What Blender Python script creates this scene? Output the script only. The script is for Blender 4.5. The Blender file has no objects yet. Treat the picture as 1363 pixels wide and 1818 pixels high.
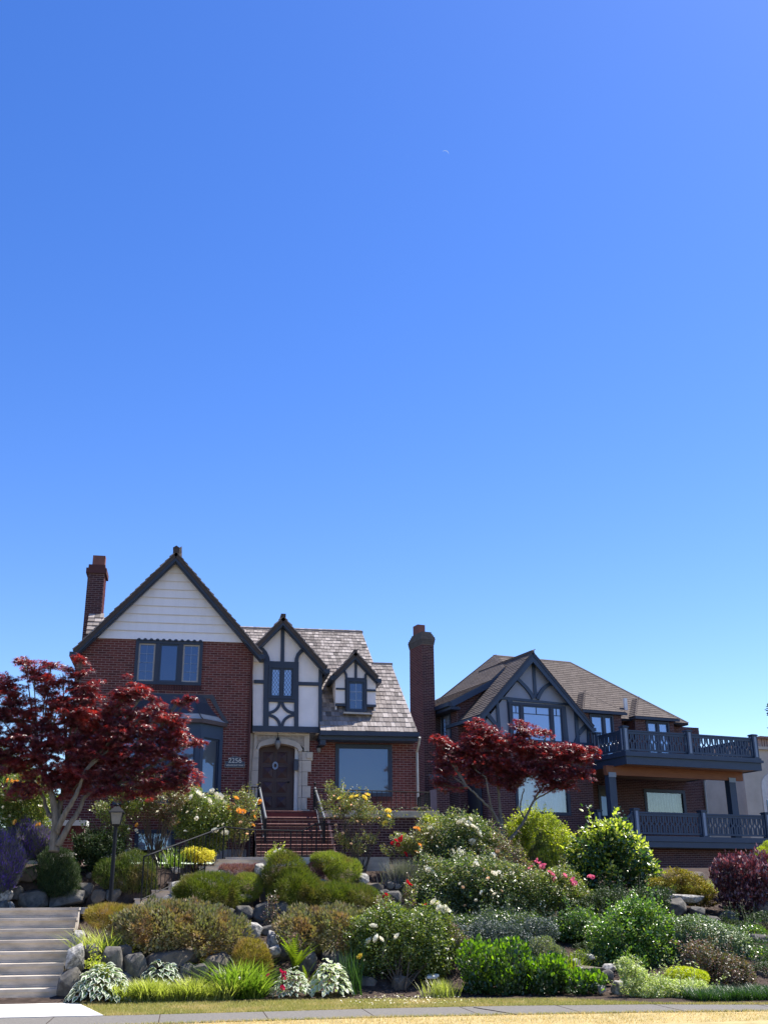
import bpy, bmesh, math, random
import numpy as np
from mathutils import Vector, Matrix
random.seed(7)
rng = np.random.default_rng(11)
SC = bpy.context.scene
COL = SC.collection
R = math.radians
# ------------------------------------------------------------------ camera
CAM_F, TILT, HEAD, ROLL = 1900.0, R(20.0), R(10.0), R(0.45)
CPOS = np.array([0.0, 0.0, 1.6])
_fh = np.array([math.sin(HEAD), math.cos(HEAD), 0.0])
_rt = np.array([math.cos(HEAD), -math.sin(HEAD), 0.0])
_z = np.array([0.0, 0.0, 1.0])
FW = math.cos(TILT) * _fh + math.sin(TILT) * _z
_up = -math.sin(TILT) * _fh + math.cos(TILT) * _z
RT = math.cos(ROLL) * _rt - math.sin(ROLL) * _up
UP = math.cos(ROLL) * _up + math.sin(ROLL) * _rt
cam_d = bpy.data.cameras.new('camera')
cam = bpy.data.objects.new('camera', cam_d)
COL.objects.link(cam)
cam_d.sensor_fit = 'VERTICAL'
cam_d.sensor_height = 36.0
cam_d.lens = CAM_F / 1818.0 * 36.0
cam_d.clip_start, cam_d.clip_end = 0.1, 6000
m = Matrix(((RT[0], UP[0], -FW[0]), (RT[1], UP[1], -FW[1]), (RT[2], UP[2], -FW[2])))
cam.matrix_world = Matrix.Translation(CPOS) @ m.to_4x4()
SC.camera = cam
# ------------------------------------------------------------------ light
SUN_EL, SUN_AZ = R(61), R(74)          # azimuth clockwise from +Y (behind the houses, to the right)
w = bpy.data.worlds.new('World'); SC.world = w; w.use_nodes = True
nt = w.node_tree; nt.nodes.clear()
sky = nt.nodes.new('ShaderNodeTexSky'); sky.sky_type = 'NISHITA'; sky.sun_disc = False
sky.sun_elevation = SUN_EL; sky.sun_rotation = SUN_AZ
sky.altitude = 50; sky.air_density = 1.0; sky.dust_density = 0.3; sky.ozone_density = 2.0
hsv = nt.nodes.new('ShaderNodeHueSaturation'); hsv.inputs['Hue'].default_value = 0.517
hsv.inputs['Saturation'].default_value = 1.34; hsv.inputs['Value'].default_value = 1.0
bg = nt.nodes.new('ShaderNodeBackground'); bg.inputs['Strength'].default_value = 0.115
wo = nt.nodes.new('ShaderNodeOutputWorld')
nt.links.new(sky.outputs[0], hsv.inputs['Color']); nt.links.new(hsv.outputs[0], bg.inputs[0]); nt.links.new(bg.outputs[0], wo.inputs[0])
sd = bpy.data.lights.new('sun', 'SUN'); sd.energy = 5.0; sd.angle = R(0.53); sd.color = (1.0, 0.955, 0.87)
so = bpy.data.objects.new('sun', sd); COL.objects.link(so)
S = Vector((math.cos(SUN_EL) * math.sin(SUN_AZ), math.cos(SUN_EL) * math.cos(SUN_AZ), math.sin(SUN_EL)))
so.rotation_euler = S.to_track_quat('Z', 'Y').to_euler(); so.location = S * 80
vs = SC.view_settings
vs.view_transform = 'Standard'; vs.look = 'None'; vs.gamma = 1.0; vs.use_curve_mapping = False; vs.exposure = 0.98
SC.cycles.max_bounces = 6; SC.cycles.diffuse_bounces = 3; SC.cycles.glossy_bounces = 3
SC.cycles.transparent_max_bounces = 8; SC.cycles.use_denoising = True

# ------------------------------------------------------------------ measuring helpers
ROT = R(14)
XR = np.array([math.cos(ROT), math.sin(ROT), 0.0]); YR = np.array([-math.sin(ROT), math.cos(ROT), 0.0])
I3 = np.eye(3)
FR = np.array([XR, YR, _z]).T            # right-house frame: columns are its axes
def ray(px, py):
    return FW * CAM_F + RT * (px - 681.5) - UP * (py - 909)
def P(px, py, Y):
    d = ray(px, py); return CPOS + d * (Y / d[1])
def PZ(px, py, Z):
    d = ray(px, py); return CPOS + d * ((Z - 1.6) / d[2])
def PP(px, py, pt, nrm):
    d = ray(px, py); return CPOS + d * (np.dot(np.asarray(pt) - CPOS, nrm) / np.dot(d, nrm))
def Q(px, py, v):                        # right-house frame, facade plane v
    d = ray(px, py); p = CPOS + d * (v / (d @ YR)); return np.array([p @ XR, v, p[2]])
def QU(px, py, u):                       # right-house frame, side plane u
    d = ray(px, py); p = CPOS + d * (u / (d @ XR)); return np.array([u, p @ YR, p[2]])
def ppm(Y): return 1900.0 / (P(681, 1500, Y) @ FW - CPOS @ FW)

# ------------------------------------------------------------------ materials
def ramp_between(nt, fac, c1, c2):
    mx = nt.nodes.new('ShaderNodeMix'); mx.data_type = 'RGBA'
    nt.links.new(fac, mx.inputs[0]); mx.inputs[6].default_value = (*c1, 1); mx.inputs[7].default_value = (*c2, 1)
    return mx.outputs[2]
def mix_col(nt, fac, a, b):
    mx = nt.nodes.new('ShaderNodeMix'); mx.data_type = 'RGBA'
    if isinstance(fac, (int, float)): mx.inputs[0].default_value = fac
    else: nt.links.new(fac, mx.inputs[0])
    for i, s in ((6, a), (7, b)):
        if isinstance(s, tuple): mx.inputs[i].default_value = (*s, 1)
        else: nt.links.new(s, mx.inputs[i])
    return mx.outputs[2]
def noise(nt, scale, detail=4, rough=0.6, stretch=None):
    tc = nt.nodes.new('ShaderNodeTexCoord'); n = nt.nodes.new('ShaderNodeTexNoise')
    n.inputs['Scale'].default_value = scale; n.inputs['Detail'].default_value = detail; n.inputs['Roughness'].default_value = rough
    if stretch:
        mp = nt.nodes.new('ShaderNodeMapping'); mp.inputs['Scale'].default_value = stretch
        nt.links.new(tc.outputs['Object'], mp.inputs[0]); nt.links.new(mp.outputs[0], n.inputs['Vector'])
    else: nt.links.new(tc.outputs['Object'], n.inputs['Vector'])
    return n.outputs['Fac']
def spread(nt, v, a, b):
    mr = nt.nodes.new('ShaderNodeMapRange'); mr.inputs[1].default_value = a; mr.inputs[2].default_value = b
    nt.links.new(v, mr.inputs[0]); return mr.outputs[0]
def island(nt):
    g = nt.nodes.new('ShaderNodeNewGeometry'); o = nt.nodes.new('ShaderNodeObjectInfo')
    a = nt.nodes.new('ShaderNodeMath'); a.operation = 'ADD'
    nt.links.new(g.outputs['Random Per Island'], a.inputs[0]); nt.links.new(o.outputs['Random'], a.inputs[1])
    fr = nt.nodes.new('ShaderNodeMath'); fr.operation = 'FRACT'; nt.links.new(a.outputs[0], fr.inputs[0])
    return fr.outputs[0]
def mat(name, c1, c2=None, scale=6, rough=0.75, spec=0.3, bump=0.0, bscale=40, isl=None, stretch=None, metal=0.0, detail=5, contrast=(0.3, 0.7)):
    m = bpy.data.materials.new(name); m.use_nodes = True; nt = m.node_tree
    b = nt.nodes['Principled BSDF']; b.inputs['Roughness'].default_value = rough
    b.inputs['Specular IOR Level'].default_value = spec; b.inputs['Metallic'].default_value = metal
    col = c1
    if c2: col = ramp_between(nt, spread(nt, noise(nt, scale, detail, stretch=stretch), *contrast), c1, c2)
    if isl:                               # isl: list of other tones picked per piece
        r = island(nt); cr = nt.nodes.new('ShaderNodeValToRGB'); cr.color_ramp.interpolation = 'LINEAR'
        e = cr.color_ramp.elements
        e[0].position = 0; e[0].color = (*isl[0], 1); e[1].position = 1; e[1].color = (*isl[-1], 1)
        for i, c in enumerate(isl[1:-1]):
            x = e.new((i + 1) / (len(isl) - 1)); x.color = (*c, 1)
        nt.links.new(r, cr.inputs[0]); col = mix_col(nt, 0.65, col, cr.outputs[0])
    if isinstance(col, tuple): b.inputs['Base Color'].default_value = (*col, 1)
    else: nt.links.new(col, b.inputs['Base Color'])
    if bump:
        bp = nt.nodes.new('ShaderNodeBump'); bp.inputs['Strength'].default_value = bump; bp.inputs['Distance'].default_value = 0.02
        nt.links.new(noise(nt, bscale, 5, 0.7), bp.inputs['Height']); nt.links.new(bp.outputs[0], b.inputs['Normal'])
    return m
def leafmat(name, cols, dry=None, trans=0.35, rough=0.42, spec=0.5, tcol=None, dscale=1.5, gain=1.0):
    spec = min(1.0, spec * 1.4) if spec > .35 else spec
    """leaf: tones picked per leaf, patches of another tone, light passing through"""
    m = bpy.data.materials.new(name); m.use_nodes = True; nt = m.node_tree; cols = [tuple(min(.9, v * 1.12) for v in c) for c in cols]
    b = nt.nodes['Principled BSDF']; b.inputs['Roughness'].default_value = rough; b.inputs['Specular IOR Level'].default_value = spec
    r = island(nt); cr = nt.nodes.new('ShaderNodeValToRGB'); e = cr.color_ramp.elements
    e[0].position = 0; e[0].color = (*cols[0], 1); e[1].position = 1; e[1].color = (*cols[-1], 1)
    for i, c in enumerate(cols[1:-1]): x = e.new((i + 1) / (len(cols) - 1)); x.color = (*c, 1)
    nt.links.new(r, cr.inputs[0]); col = cr.outputs[0]
    if dry: col = mix_col(nt, spread(nt, noise(nt, dscale, 3), 0.48, 0.66), col, dry)
    nt.links.new(col, b.inputs['Base Color'])
    t = nt.nodes.new('ShaderNodeBsdfTranslucent')
    g = nt.nodes.new('ShaderNodeMix'); g.data_type = 'RGBA'; g.blend_type = 'MULTIPLY'; g.inputs[0].default_value = 1
    nt.links.new(col, g.inputs[6]); tc = tcol or (1.7, 2.0, 0.7); g.inputs[7].default_value = (*[c * gain for c in tc], 1)
    nt.links.new(g.outputs[2], t.inputs[0])
    mx = nt.nodes.new('ShaderNodeMixShader'); mx.inputs[0].default_value = trans
    nt.links.new(b.outputs[0], mx.inputs[1]); nt.links.new(t.outputs[0], mx.inputs[2])
    nt.links.new(mx.outputs[0], nt.nodes['Material Output'].inputs[0]); return m
def glassmat(name, base, fac, tint=(0.42, 0.62, 1.0)):  # tint paints a deeper sky blue into the reflection
    """window glass: mirror-like sheet tinted to deepen reflected sky blue, mixed with a base tone"""
    m = bpy.data.materials.new(name); m.use_nodes = True; nt = m.node_tree
    b = nt.nodes['Principled BSDF']; b.inputs['Base Color'].default_value = (*base, 1); b.inputs['Roughness'].default_value = 0.3
    g = nt.nodes.new('ShaderNodeBsdfGlossy'); g.inputs['Color'].default_value = (*tint, 1); g.inputs['Roughness'].default_value = 0.02
    bp = nt.nodes.new('ShaderNodeBump'); bp.inputs['Strength'].default_value = 0.04; bp.inputs['Distance'].default_value = 0.05
    nt.links.new(noise(nt, 1.3, 2), bp.inputs['Height']); nt.links.new(bp.outputs[0], g.inputs['Normal'])
    mx = nt.nodes.new('ShaderNodeMixShader'); mx.inputs[0].default_value = fac
    nt.links.new(b.outputs[0], mx.inputs[1]); nt.links.new(g.outputs[0], mx.inputs[2])
    nt.links.new(mx.outputs[0], nt.nodes['Material Output'].inputs[0]); return m
def clearglass(name, fac):
    m = bpy.data.materials.new(name); m.use_nodes = True; nt = m.node_tree
    t = nt.nodes.new('ShaderNodeBsdfTransparent'); t.inputs[0].default_value = (0.85, 0.9, 0.92, 1)
    g = nt.nodes.new('ShaderNodeBsdfGlossy'); g.inputs['Roughness'].default_value = 0.02
    mx = nt.nodes.new('ShaderNodeMixShader'); mx.inputs[0].default_value = fac
    nt.links.new(t.outputs[0], mx.inputs[1]); nt.links.new(g.outputs[0], mx.inputs[2])
    nt.links.new(mx.outputs[0], nt.nodes['Material Output'].inputs[0]); return m
M = {}
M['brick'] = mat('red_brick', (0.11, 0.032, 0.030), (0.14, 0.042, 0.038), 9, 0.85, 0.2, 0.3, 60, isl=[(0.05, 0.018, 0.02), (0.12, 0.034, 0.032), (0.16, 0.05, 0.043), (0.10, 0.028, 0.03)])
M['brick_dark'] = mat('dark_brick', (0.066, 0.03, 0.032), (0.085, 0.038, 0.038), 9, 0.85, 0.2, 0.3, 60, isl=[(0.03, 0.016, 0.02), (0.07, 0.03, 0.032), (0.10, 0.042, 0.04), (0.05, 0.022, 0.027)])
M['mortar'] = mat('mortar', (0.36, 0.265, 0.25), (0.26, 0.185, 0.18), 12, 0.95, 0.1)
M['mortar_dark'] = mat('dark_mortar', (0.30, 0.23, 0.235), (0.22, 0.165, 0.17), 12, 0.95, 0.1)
M['navy'] = mat('navy_paint', (0.018, 0.030, 0.058), (0.023, 0.038, 0.068), 3, 0.5, 0.4, 0.05, 30)
M['navy2'] = mat('slate_blue_paint', (0.027, 0.050, 0.090), (0.033, 0.059, 0.103), 3, 0.5, 0.4, 0.05, 30)
M['trimgrey'] = mat('grey_blue_trim', (0.27, 0.33, 0.40), (0.23, 0.29, 0.36), 5, 0.6, 0.3)
M['white_stucco'] = mat('white_stucco', (0.80, 0.77, 0.79), (0.70, 0.675, 0.69), 2.0, 0.9, 0.15, 0.35, 55)
M['siding'] = mat('white_siding_paint', (0.78, 0.77, 0.80), (0.71, 0.70, 0.725), 2.2, 0.6, 0.3, 0.15, 8, stretch=(2.5, 1, .35), contrast=(.45, .85))
M['grey_stucco'] = mat('grey_stucco', (0.29, 0.325, 0.395), (0.25, 0.285, 0.35), 1.5, 0.9, 0.15, 0.35, 50)
M['stone'] = mat('carved_limestone', (0.52, 0.47, 0.40), (0.40, 0.37, 0.32), 4, 0.85, 0.2, 0.25, 30)
M['stone_dark'] = mat('weathered_limestone', (0.24, 0.21, 0.18), (0.44, 0.39, 0.33), 14, 0.9, 0.15, 0.6, 25)
M['shake'] = mat('cedar_shake', (0.225, 0.195, 0.18), (0.14, 0.12, 0.11), 30, 0.8, 0.25, 0.4, 50, isl=[(0.06, 0.052, 0.05), (0.26, 0.225, 0.205), (0.46, 0.405, 0.375), (0.13, 0.108, 0.10), (0.30, 0.26, 0.24), (0.17, 0.14, 0.13)], stretch=(1, 0.15, 0.15))
M['shake_dark'] = mat('shake_underside', (0.06, 0.05, 0.045), (0.09, 0.075, 0.07), 20, 0.9, 0.1)
M['comp'] = mat('brown_composition_shingle', (0.135, 0.111, 0.10), (0.095, 0.078, 0.07), 2.5, 0.9, 0.15, 0.3, 90, isl=[(0.10, 0.082, 0.074), (0.125, 0.103, 0.092), (0.15, 0.123, 0.11)])
M['door'] = mat('dark_brown_door', (0.046, 0.022, 0.026), (0.062, 0.030, 0.032), 5, 0.45, 0.4, 0.1, 20, stretch=(6, 6, 0.6))
M['black'] = mat('black_iron', (0.012, 0.013, 0.016), None, rough=0.65, spec=0.2)
M['rail'] = mat('grey_painted_handrail', (0.14, 0.15, 0.165), (0.11, 0.12, 0.13), 8, 0.45, 0.5)
M['lead'] = mat('lead_roof', (0.035, 0.04, 0.055), (0.05, 0.052, 0.065), 6, 0.5, 0.4, 0.1, 10)
M['lead_pale'] = mat('pale_metal_flashing', (0.50, 0.46, 0.41), (0.38, 0.34, 0.30), 7, 0.5, 0.5, 0.1, 10)
M['gutter'] = mat('brown_gutter', (0.07, 0.045, 0.04), (0.09, 0.06, 0.055), 6, 0.5, 0.4)
M['spout'] = mat('grey_downspout', (0.36, 0.37, 0.36), (0.30, 0.31, 0.31), 6, 0.5, 0.4)
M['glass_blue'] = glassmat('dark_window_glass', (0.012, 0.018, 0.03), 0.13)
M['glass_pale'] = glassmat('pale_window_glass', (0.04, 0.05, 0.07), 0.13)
M['glass_sky'] = glassmat('painted_sky_glass', (0.27, 0.36, 0.47), 0.2)  # pale blue base colour paints a bright sky reflection into the panes
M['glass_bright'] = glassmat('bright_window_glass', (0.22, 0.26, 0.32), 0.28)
M['clear'] = clearglass('clear_glass', 0.12)
M['white'] = mat('white_paint', (0.78, 0.77, 0.74), (0.7, 0.69, 0.67), 8, 0.5, 0.4)
M['cream'] = mat('cream_sash', (0.34, 0.32, 0.30), None, rough=0.5)
M['muntin'] = mat('pale_glazing_bar', (0.24, 0.31, 0.42), None, rough=0.5)
M['blinds'] = mat('white_blinds', (0.80, 0.82, 0.84), (0.72, 0.75, 0.78), 10, 0.8, 0.2)
M['curtain'] = mat('curtain_fabric', (0.42, 0.45, 0.42), (0.33, 0.36, 0.34), 10, 0.95, 0.1)
M['concrete'] = mat('concrete', (0.56, 0.49, 0.41), (0.32, 0.28, 0.235), 2.2, 0.9, 0.15, 0.5, 40, stretch=(1, 1, 3), contrast=(0.35, 0.72))
M['concrete_pale'] = mat('pale_concrete', (0.68, 0.64, 0.58), (0.46, 0.42, 0.37), 2.5, 0.9, 0.15, 0.3, 50, contrast=(0.45, 0.8))
M['asphalt'] = mat('grey_sidewalk', (0.20, 0.185, 0.165), (0.14, 0.13, 0.118), 30, 0.95, 0.15, 0.5, 120)
M['road'] = mat('asphalt', (0.05, 0.05, 0.052), (0.065, 0.065, 0.066), 30, 0.95, 0.1, 0.4, 90)
M['soil'] = mat('soil', (0.030, 0.021, 0.017), (0.085, 0.062, 0.05), 7, 0.95, 0.1, 0.8, 18)
M['rock'] = mat('grey_granite', (0.065, 0.060, 0.055), (0.16, 0.147, 0.125), 7, 0.85, 0.3, 1.0, 11, contrast=(0.35, 0.7))
M['rock_brown'] = mat('brown_granite', (0.17, 0.135, 0.10), (0.085, 0.075, 0.065), 6, 0.85, 0.25, 0.8, 9)
M['rock_lichen'] = mat('lichened_rock', (0.50, 0.47, 0.42), (0.13, 0.125, 0.115), 16, 0.9, 0.15, 1.0, 14, detail=9, contrast=(0.34, 0.64))
M['bark'] = mat('grey_maple_bark', (0.23, 0.20, 0.16), (0.10, 0.087, 0.07), 14, 0.85, 0.2, 0.5, 25, stretch=(1, 1, 0.3))
M['bark_dark'] = mat('dark_stem', (0.07, 0.055, 0.04), (0.12, 0.09, 0.07), 12, 0.85, 0.2, 0.4, 30)
M['cedar'] = mat('cedar_beam', (0.27, 0.115, 0.06), (0.18, 0.07, 0.04), 9, 0.6, 0.3, 0.1, 20, stretch=(0.25, 0.25, 5))
M['soffit'] = mat('cedar_soffit', (0.34, 0.20, 0.12), (0.26, 0.15, 0.09), 9, 0.6, 0.3, 0.1, 20, stretch=(0.3, 5, 1))
M['terracotta'] = mat('terracotta_flue', (0.22, 0.10, 0.085), (0.15, 0.07, 0.06), 6, 0.85, 0.2, 0.2, 20)
M['cap_stone'] = mat('weathered_cap', (0.15, 0.13, 0.115), (0.09, 0.08, 0.07), 8, 0.9, 0.1, 0.5, 20)
M['pink_stucco'] = mat('pink_beige_stucco', (0.42, 0.31, 0.265), (0.38, 0.28, 0.24), 1, 0.9, 0.15, 0.2, 30)
M['beige_stucco'] = mat('beige_stucco', (0.56, 0.49, 0.40), (0.44, 0.38, 0.31), 1.2, 0.9, 0.15, 0.5, 14)
M['tile'] = mat('clay_tile', (0.30, 0.16, 0.11), (0.22, 0.12, 0.09), 6, 0.8, 0.2)
M['sign'] = mat('navy_sign', (0.012, 0.022, 0.055), None, rough=0.35, spec=0.5)
M['gold'] = mat('cream_lettering', (0.50, 0.50, 0.46), None, rough=0.5)
M['lampglass'] = mat('frosted_lamp_glass', (0.20, 0.195, 0.18), (0.15, 0.145, 0.135), 8, 0.3, 0.5)
M['grass'] = leafmat('grass_blades', [(0.14, 0.17, 0.03), (0.22, 0.23, 0.05), (0.32, 0.29, 0.09), (0.42, 0.34, 0.14)], dry=(0.50, 0.39, 0.17), trans=0.3, rough=0.7, spec=0.2, tcol=(1.2, 1.2, 0.8), dscale=0.9)
M['grass_dry'] = leafmat('dry_grass_blades', [(0.24, 0.21, 0.06), (0.52, 0.40, 0.16), (0.66, 0.52, 0.25)], dry=(0.72, 0.57, 0.28), trans=0.3, rough=0.8, spec=0.15, tcol=(1.1, 1.1, 0.9), dscale=0.6)
M['lawn'] = mat('lawn_base', (0.13, 0.12, 0.04), (0.26, 0.22, 0.095), 3, 0.95, 0.1, 0.6, 40)
M['lawn_dry'] = mat('dry_lawn_base', (0.44, 0.34, 0.17), (0.25, 0.21, 0.09), 2.5, 0.95, 0.1, 0.6, 40, contrast=(0.45, 0.75))
M['bead'] = mat('cream_bead', (0.66, 0.61, 0.54), None, rough=.7)
# ------------------------------------------------------------------ mesh helpers
ORG = {}
def meshdata(name, V, Fc, mats, fmat=None, smooth=False):
    me = bpy.data.meshes.new(name)
    V = np.asarray(V, dtype=np.float32)
    if isinstance(Fc, np.ndarray):
        n, k = Fc.shape
        me.vertices.add(len(V)); me.vertices.foreach_set('co', V.ravel())
        me.loops.add(n * k); me.loops.foreach_set('vertex_index', Fc.astype(np.int32).ravel())
        me.polygons.add(n); me.polygons.foreach_set('loop_start', np.arange(0, n * k, k, dtype=np.int32))
        me.update(calc_edges=True)
    else:
        me.from_pydata([tuple(map(float, v)) for v in V], [], Fc); me.update()
    for m in (mats if isinstance(mats, (list, tuple)) else [mats]): me.materials.append(m)
    if fmat is not None: me.polygons.foreach_set('material_index', np.asarray(fmat, dtype=np.int32))
    me.polygons.foreach_set('use_smooth', np.full(len(me.polygons), bool(smooth)))
    return me
def org(p): return ORG.get(p.name, np.zeros(3)) if p else np.zeros(3)
def link(name, me, parent=None, loc=None, mw=None):
    """object whose mesh is in world coordinates (loc None) or a piece placed at a world point"""
    o = bpy.data.objects.new(name, me); COL.objects.link(o)
    if parent: o.parent = parent
    po = org(parent)
    if loc is not None:
        o.location = np.asarray(loc) - po
        ORG[o.name] = np.asarray(loc, float)
    else: ORG[o.name] = po.copy()
    if mw is not None: o.rotation_euler = mw
    return o
def thing(name, loc, label, cat, group=None):
    o = bpy.data.objects.new(name, None); COL.objects.link(o); o.location = loc; o.empty_display_size = 0.2
    ORG[o.name] = np.array(loc, float); tag(o, label, cat, group); return o
def tag(o, label=None, cat=None, group=None, kind=None):
    if label: o['label'] = label
    if cat: o['category'] = cat
    if group: o['group'] = group
    if kind: o['kind'] = kind
    return o
def arc(cx, cy, r, a0, a1, n=8):
    return [(cx + r * math.cos(R(a0 + (a1 - a0) * i / n)), cy + r * math.sin(R(a0 + (a1 - a0) * i / n))) for i in range(n + 1)]
class MB:
    def __init__(s, F=I3): s.V = []; s.F = []; s.Fr = F
    def _a(s, pts):
        b = len(s.V); s.V += [s.Fr @ np.asarray(p, float) for p in pts]; return b
    def box(s, a, b):
        x0, y0, z0 = a; x1, y1, z1 = b
        k = s._a([(x0, y0, z0), (x1, y0, z0), (x1, y1, z0), (x0, y1, z0), (x0, y0, z1), (x1, y0, z1), (x1, y1, z1), (x0, y1, z1)])
        s.F += [[k + i for i in f] for f in ((0, 3, 2, 1), (4, 5, 6, 7), (0, 1, 5, 4), (1, 2, 6, 5), (2, 3, 7, 6), (3, 0, 4, 7))]; return s
    def prism(s, poly, v0, v1):
        n = len(poly); k = s._a([(p[0], v0, p[1]) for p in poly] + [(p[0], v1, p[1]) for p in poly])
        s.F.append([k + i for i in range(n)]); s.F.append([k + n + i for i in reversed(range(n))])
        for i in range(n): j = (i + 1) % n; s.F.append([k + i, k + n + i, k + n + j, k + j])
        return s
    def band(s, A, B, v0, v1):
        """strip between two polylines of equal length, extruded"""
        for i in range(len(A) - 1): s.prism([A[i], A[i + 1], B[i + 1], B[i]], v0, v1)
        return s
    def slab(s, pts, off):
        """3-D polygon pushed by vector off"""
        n = len(pts); off = np.asarray(off, float)
        k = s._a(list(pts) + [np.asarray(p, float) + off for p in pts])
        s.F.append([k + i for i in range(n)]); s.F.append([k + n + i for i in reversed(range(n))])
        for i in range(n): j = (i + 1) % n; s.F.append([k + i, k + n + i, k + n + j, k + j])
        return s
    def tube(s, pts, r, n=6, caps=True):
        pts = [np.asarray(p, float) for p in pts]; rr = r if isinstance(r, (list, tuple, np.ndarray)) else [r] * len(pts)
        rings = []; a = None
        for i, p in enumerate(pts):
            t = pts[min(i + 1, len(pts) - 1)] - pts[max(i - 1, 0)]; t = t / (np.linalg.norm(t) + 1e-9)
            if a is None:
                a = np.cross(t, (0, 0, 1) if abs(t[2]) < 0.9 else (1, 0, 0))
            a = a - t * (a @ t); a /= np.linalg.norm(a) + 1e-9; b = np.cross(t, a)
            rings.append(s._a([p + rr[i] * (math.cos(2 * math.pi * j / n) * a + math.sin(2 * math.pi * j / n) * b) for j in range(n)]))
        for i in range(len(rings) - 1):
            for j in range(n):
                s.F.append([rings[i] + j, rings[i] + (j + 1) % n, rings[i + 1] + (j + 1) % n, rings[i + 1] + j])
        if caps: s.F.append([rings[0] + j for j in reversed(range(n))]); s.F.append([rings[-1] + j for j in range(n)])
        return s
    def bar(s, p, q, w, h=None):
        """square bar from p to q"""
        return s.tube([p, q], (w if h is None else (w + h) / 2) * 0.7071, 4)
    def lathe(s, c, prof, n=12):
        rings = [s._a([(c[0] + r * math.cos(2 * math.pi * j / n), c[1] + r * math.sin(2 * math.pi * j / n), c[2] + z) for j in range(n)]) for r, z in prof]
        for i in range(len(rings) - 1):
            for j in range(n): s.F.append([rings[i] + j, rings[i] + (j + 1) % n, rings[i + 1] + (j + 1) % n, rings[i + 1] + j])
        return s
    def build(s, name, m, parent=None, smooth=False):
        o0 = org(parent); V = [v - o0 for v in s.V]
        return link(name, meshdata(name, V, s.F, m, smooth=smooth), parent)
def spans(poly, w):
    xs = []
    for i in range(len(poly)):
        (x0, y0), (x1, y1) = poly[i], poly[(i + 1) % len(poly)]
        if (y0 <= w) != (y1 <= w): xs.append(x0 + (w - y0) * (x1 - x0) / (y1 - y0))
    xs.sort(); return list(zip(xs[::2], xs[1::2]))
def subtract(sp, holes, w):
    for h in holes:
        hs = spans(h, w); out = []
        for a, b in sp:
            cur = [(a, b)]
            for c, d in hs:
                nx = []
                for x, y in cur:
                    if d <= x or c >= y: nx.append((x, y)); continue
                    if c > x: nx.append((x, c))
                    if d < y: nx.append((d, y))
                cur = nx
            out += cur
        sp = out
    return [(a, b) for a, b in sp if b - a > 0.01]
def rect(a, b, c, d): return [(a, c), (b, c), (b, d), (a, d)]
FULLBRICK = {}
BOXF = np.array([(0, 1, 5, 4), (1, 2, 6, 5), (3, 0, 4, 7), (4, 5, 6, 7), (0, 3, 2, 1)])
def boxes_mesh(name, B, F, m, parent, stuff=True):
    """B: n x 8 x 3 local corner arrays -> one mesh"""
    if not len(B): return None
    B = np.asarray(B, float); n = len(B)
    V = (B.reshape(-1, 3) @ F.T) - org(parent)
    Fc = (BOXF[None] + 8 * np.arange(n)[:, None, None]).reshape(-1, 4)
    o = link(name, meshdata(name, V, Fc, m), parent)
    if stuff: o['kind'] = 'stuff'
    return o
def c8(u0, u1, v0, v1, w0, w1):
    return [(u0, v0, w0), (u1, v0, w0), (u1, v1, w0), (u0, v1, w0), (u0, v0, w1), (u1, v0, w1), (u1, v1, w1), (u0, v1, w1)]
def brick_wall(parent, F, v, outline, holes=(), mb='brick', mm='mortar', thick=0.22, singles=0, L=0.203, H=0.0677, single_box=None, name='brick'):
    z0 = min(p[1] for p in outline); z1 = max(p[1] for p in outline)
    back = []; br = []; nsing = 0; j = 0.014
    key = (mb,)
    if key not in FULLBRICK:
        b = c8(-L / 2, L / 2, 0, 0.02, -(H - j) / 2, (H - j) / 2)
        FULLBRICK[key] = meshdata('brick', np.array(b), BOXF, M[mb])
    ang = math.atan2(F[1, 0], F[0, 0])
    r = 0; w = z0
    while w < z1 - 0.01:
        h = min(H, z1 - w)
        sp = subtract(spans(outline, w + h / 2), holes, w + h / 2)
        for a, b in sp:
            back.append(c8(a, b, v + 0.007, v + thick, w, w + h))
            off = (r % 2) * (L + j) / 2
            k = math.floor((a - off) / (L + j)); x = k * (L + j) + off
            while x < b:
                x0, x1 = max(x, a), min(x + L, b)
                if x1 - x0 > 0.02:
                    d = random.uniform(-0.002, 0.003)
                    if nsing < singles and x1 - x0 > L - 1e-6 and (single_box is None or (single_box[0] < x0 < single_box[1] and single_box[2] < w < single_box[3])):
                        p = F @ np.array([(x0 + x1) / 2, v + d, w + h / 2]); nsing += 1
                        link(name, FULLBRICK[key], parent, loc=p, mw=(0, 0, ang))
                    else: br.append(c8(x0, x1, v + d, v + 0.02, w + j / 2, w + h - j / 2))
                x += L + j
        w += H; r += 1
    boxes_mesh('wall', back, F, M[mm], parent, stuff=False)
    boxes_mesh('brickwork', br, F, M[mb], parent)
def soldier(parent, F, v, u0, u1, w0, w1, mb='brick', n=None, singles=False):
    n = n or int((u1 - u0) / 0.072); st = (u1 - u0) / n; out = []
    for i in range(n):
        a = u0 + i * st + 0.006; out.append(c8(a, a + st - 0.012, v - 0.012, v + 0.02, w0, w1))
    boxes_mesh('soldier_course', out, F, M[mb], parent)
SHM = {}
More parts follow.
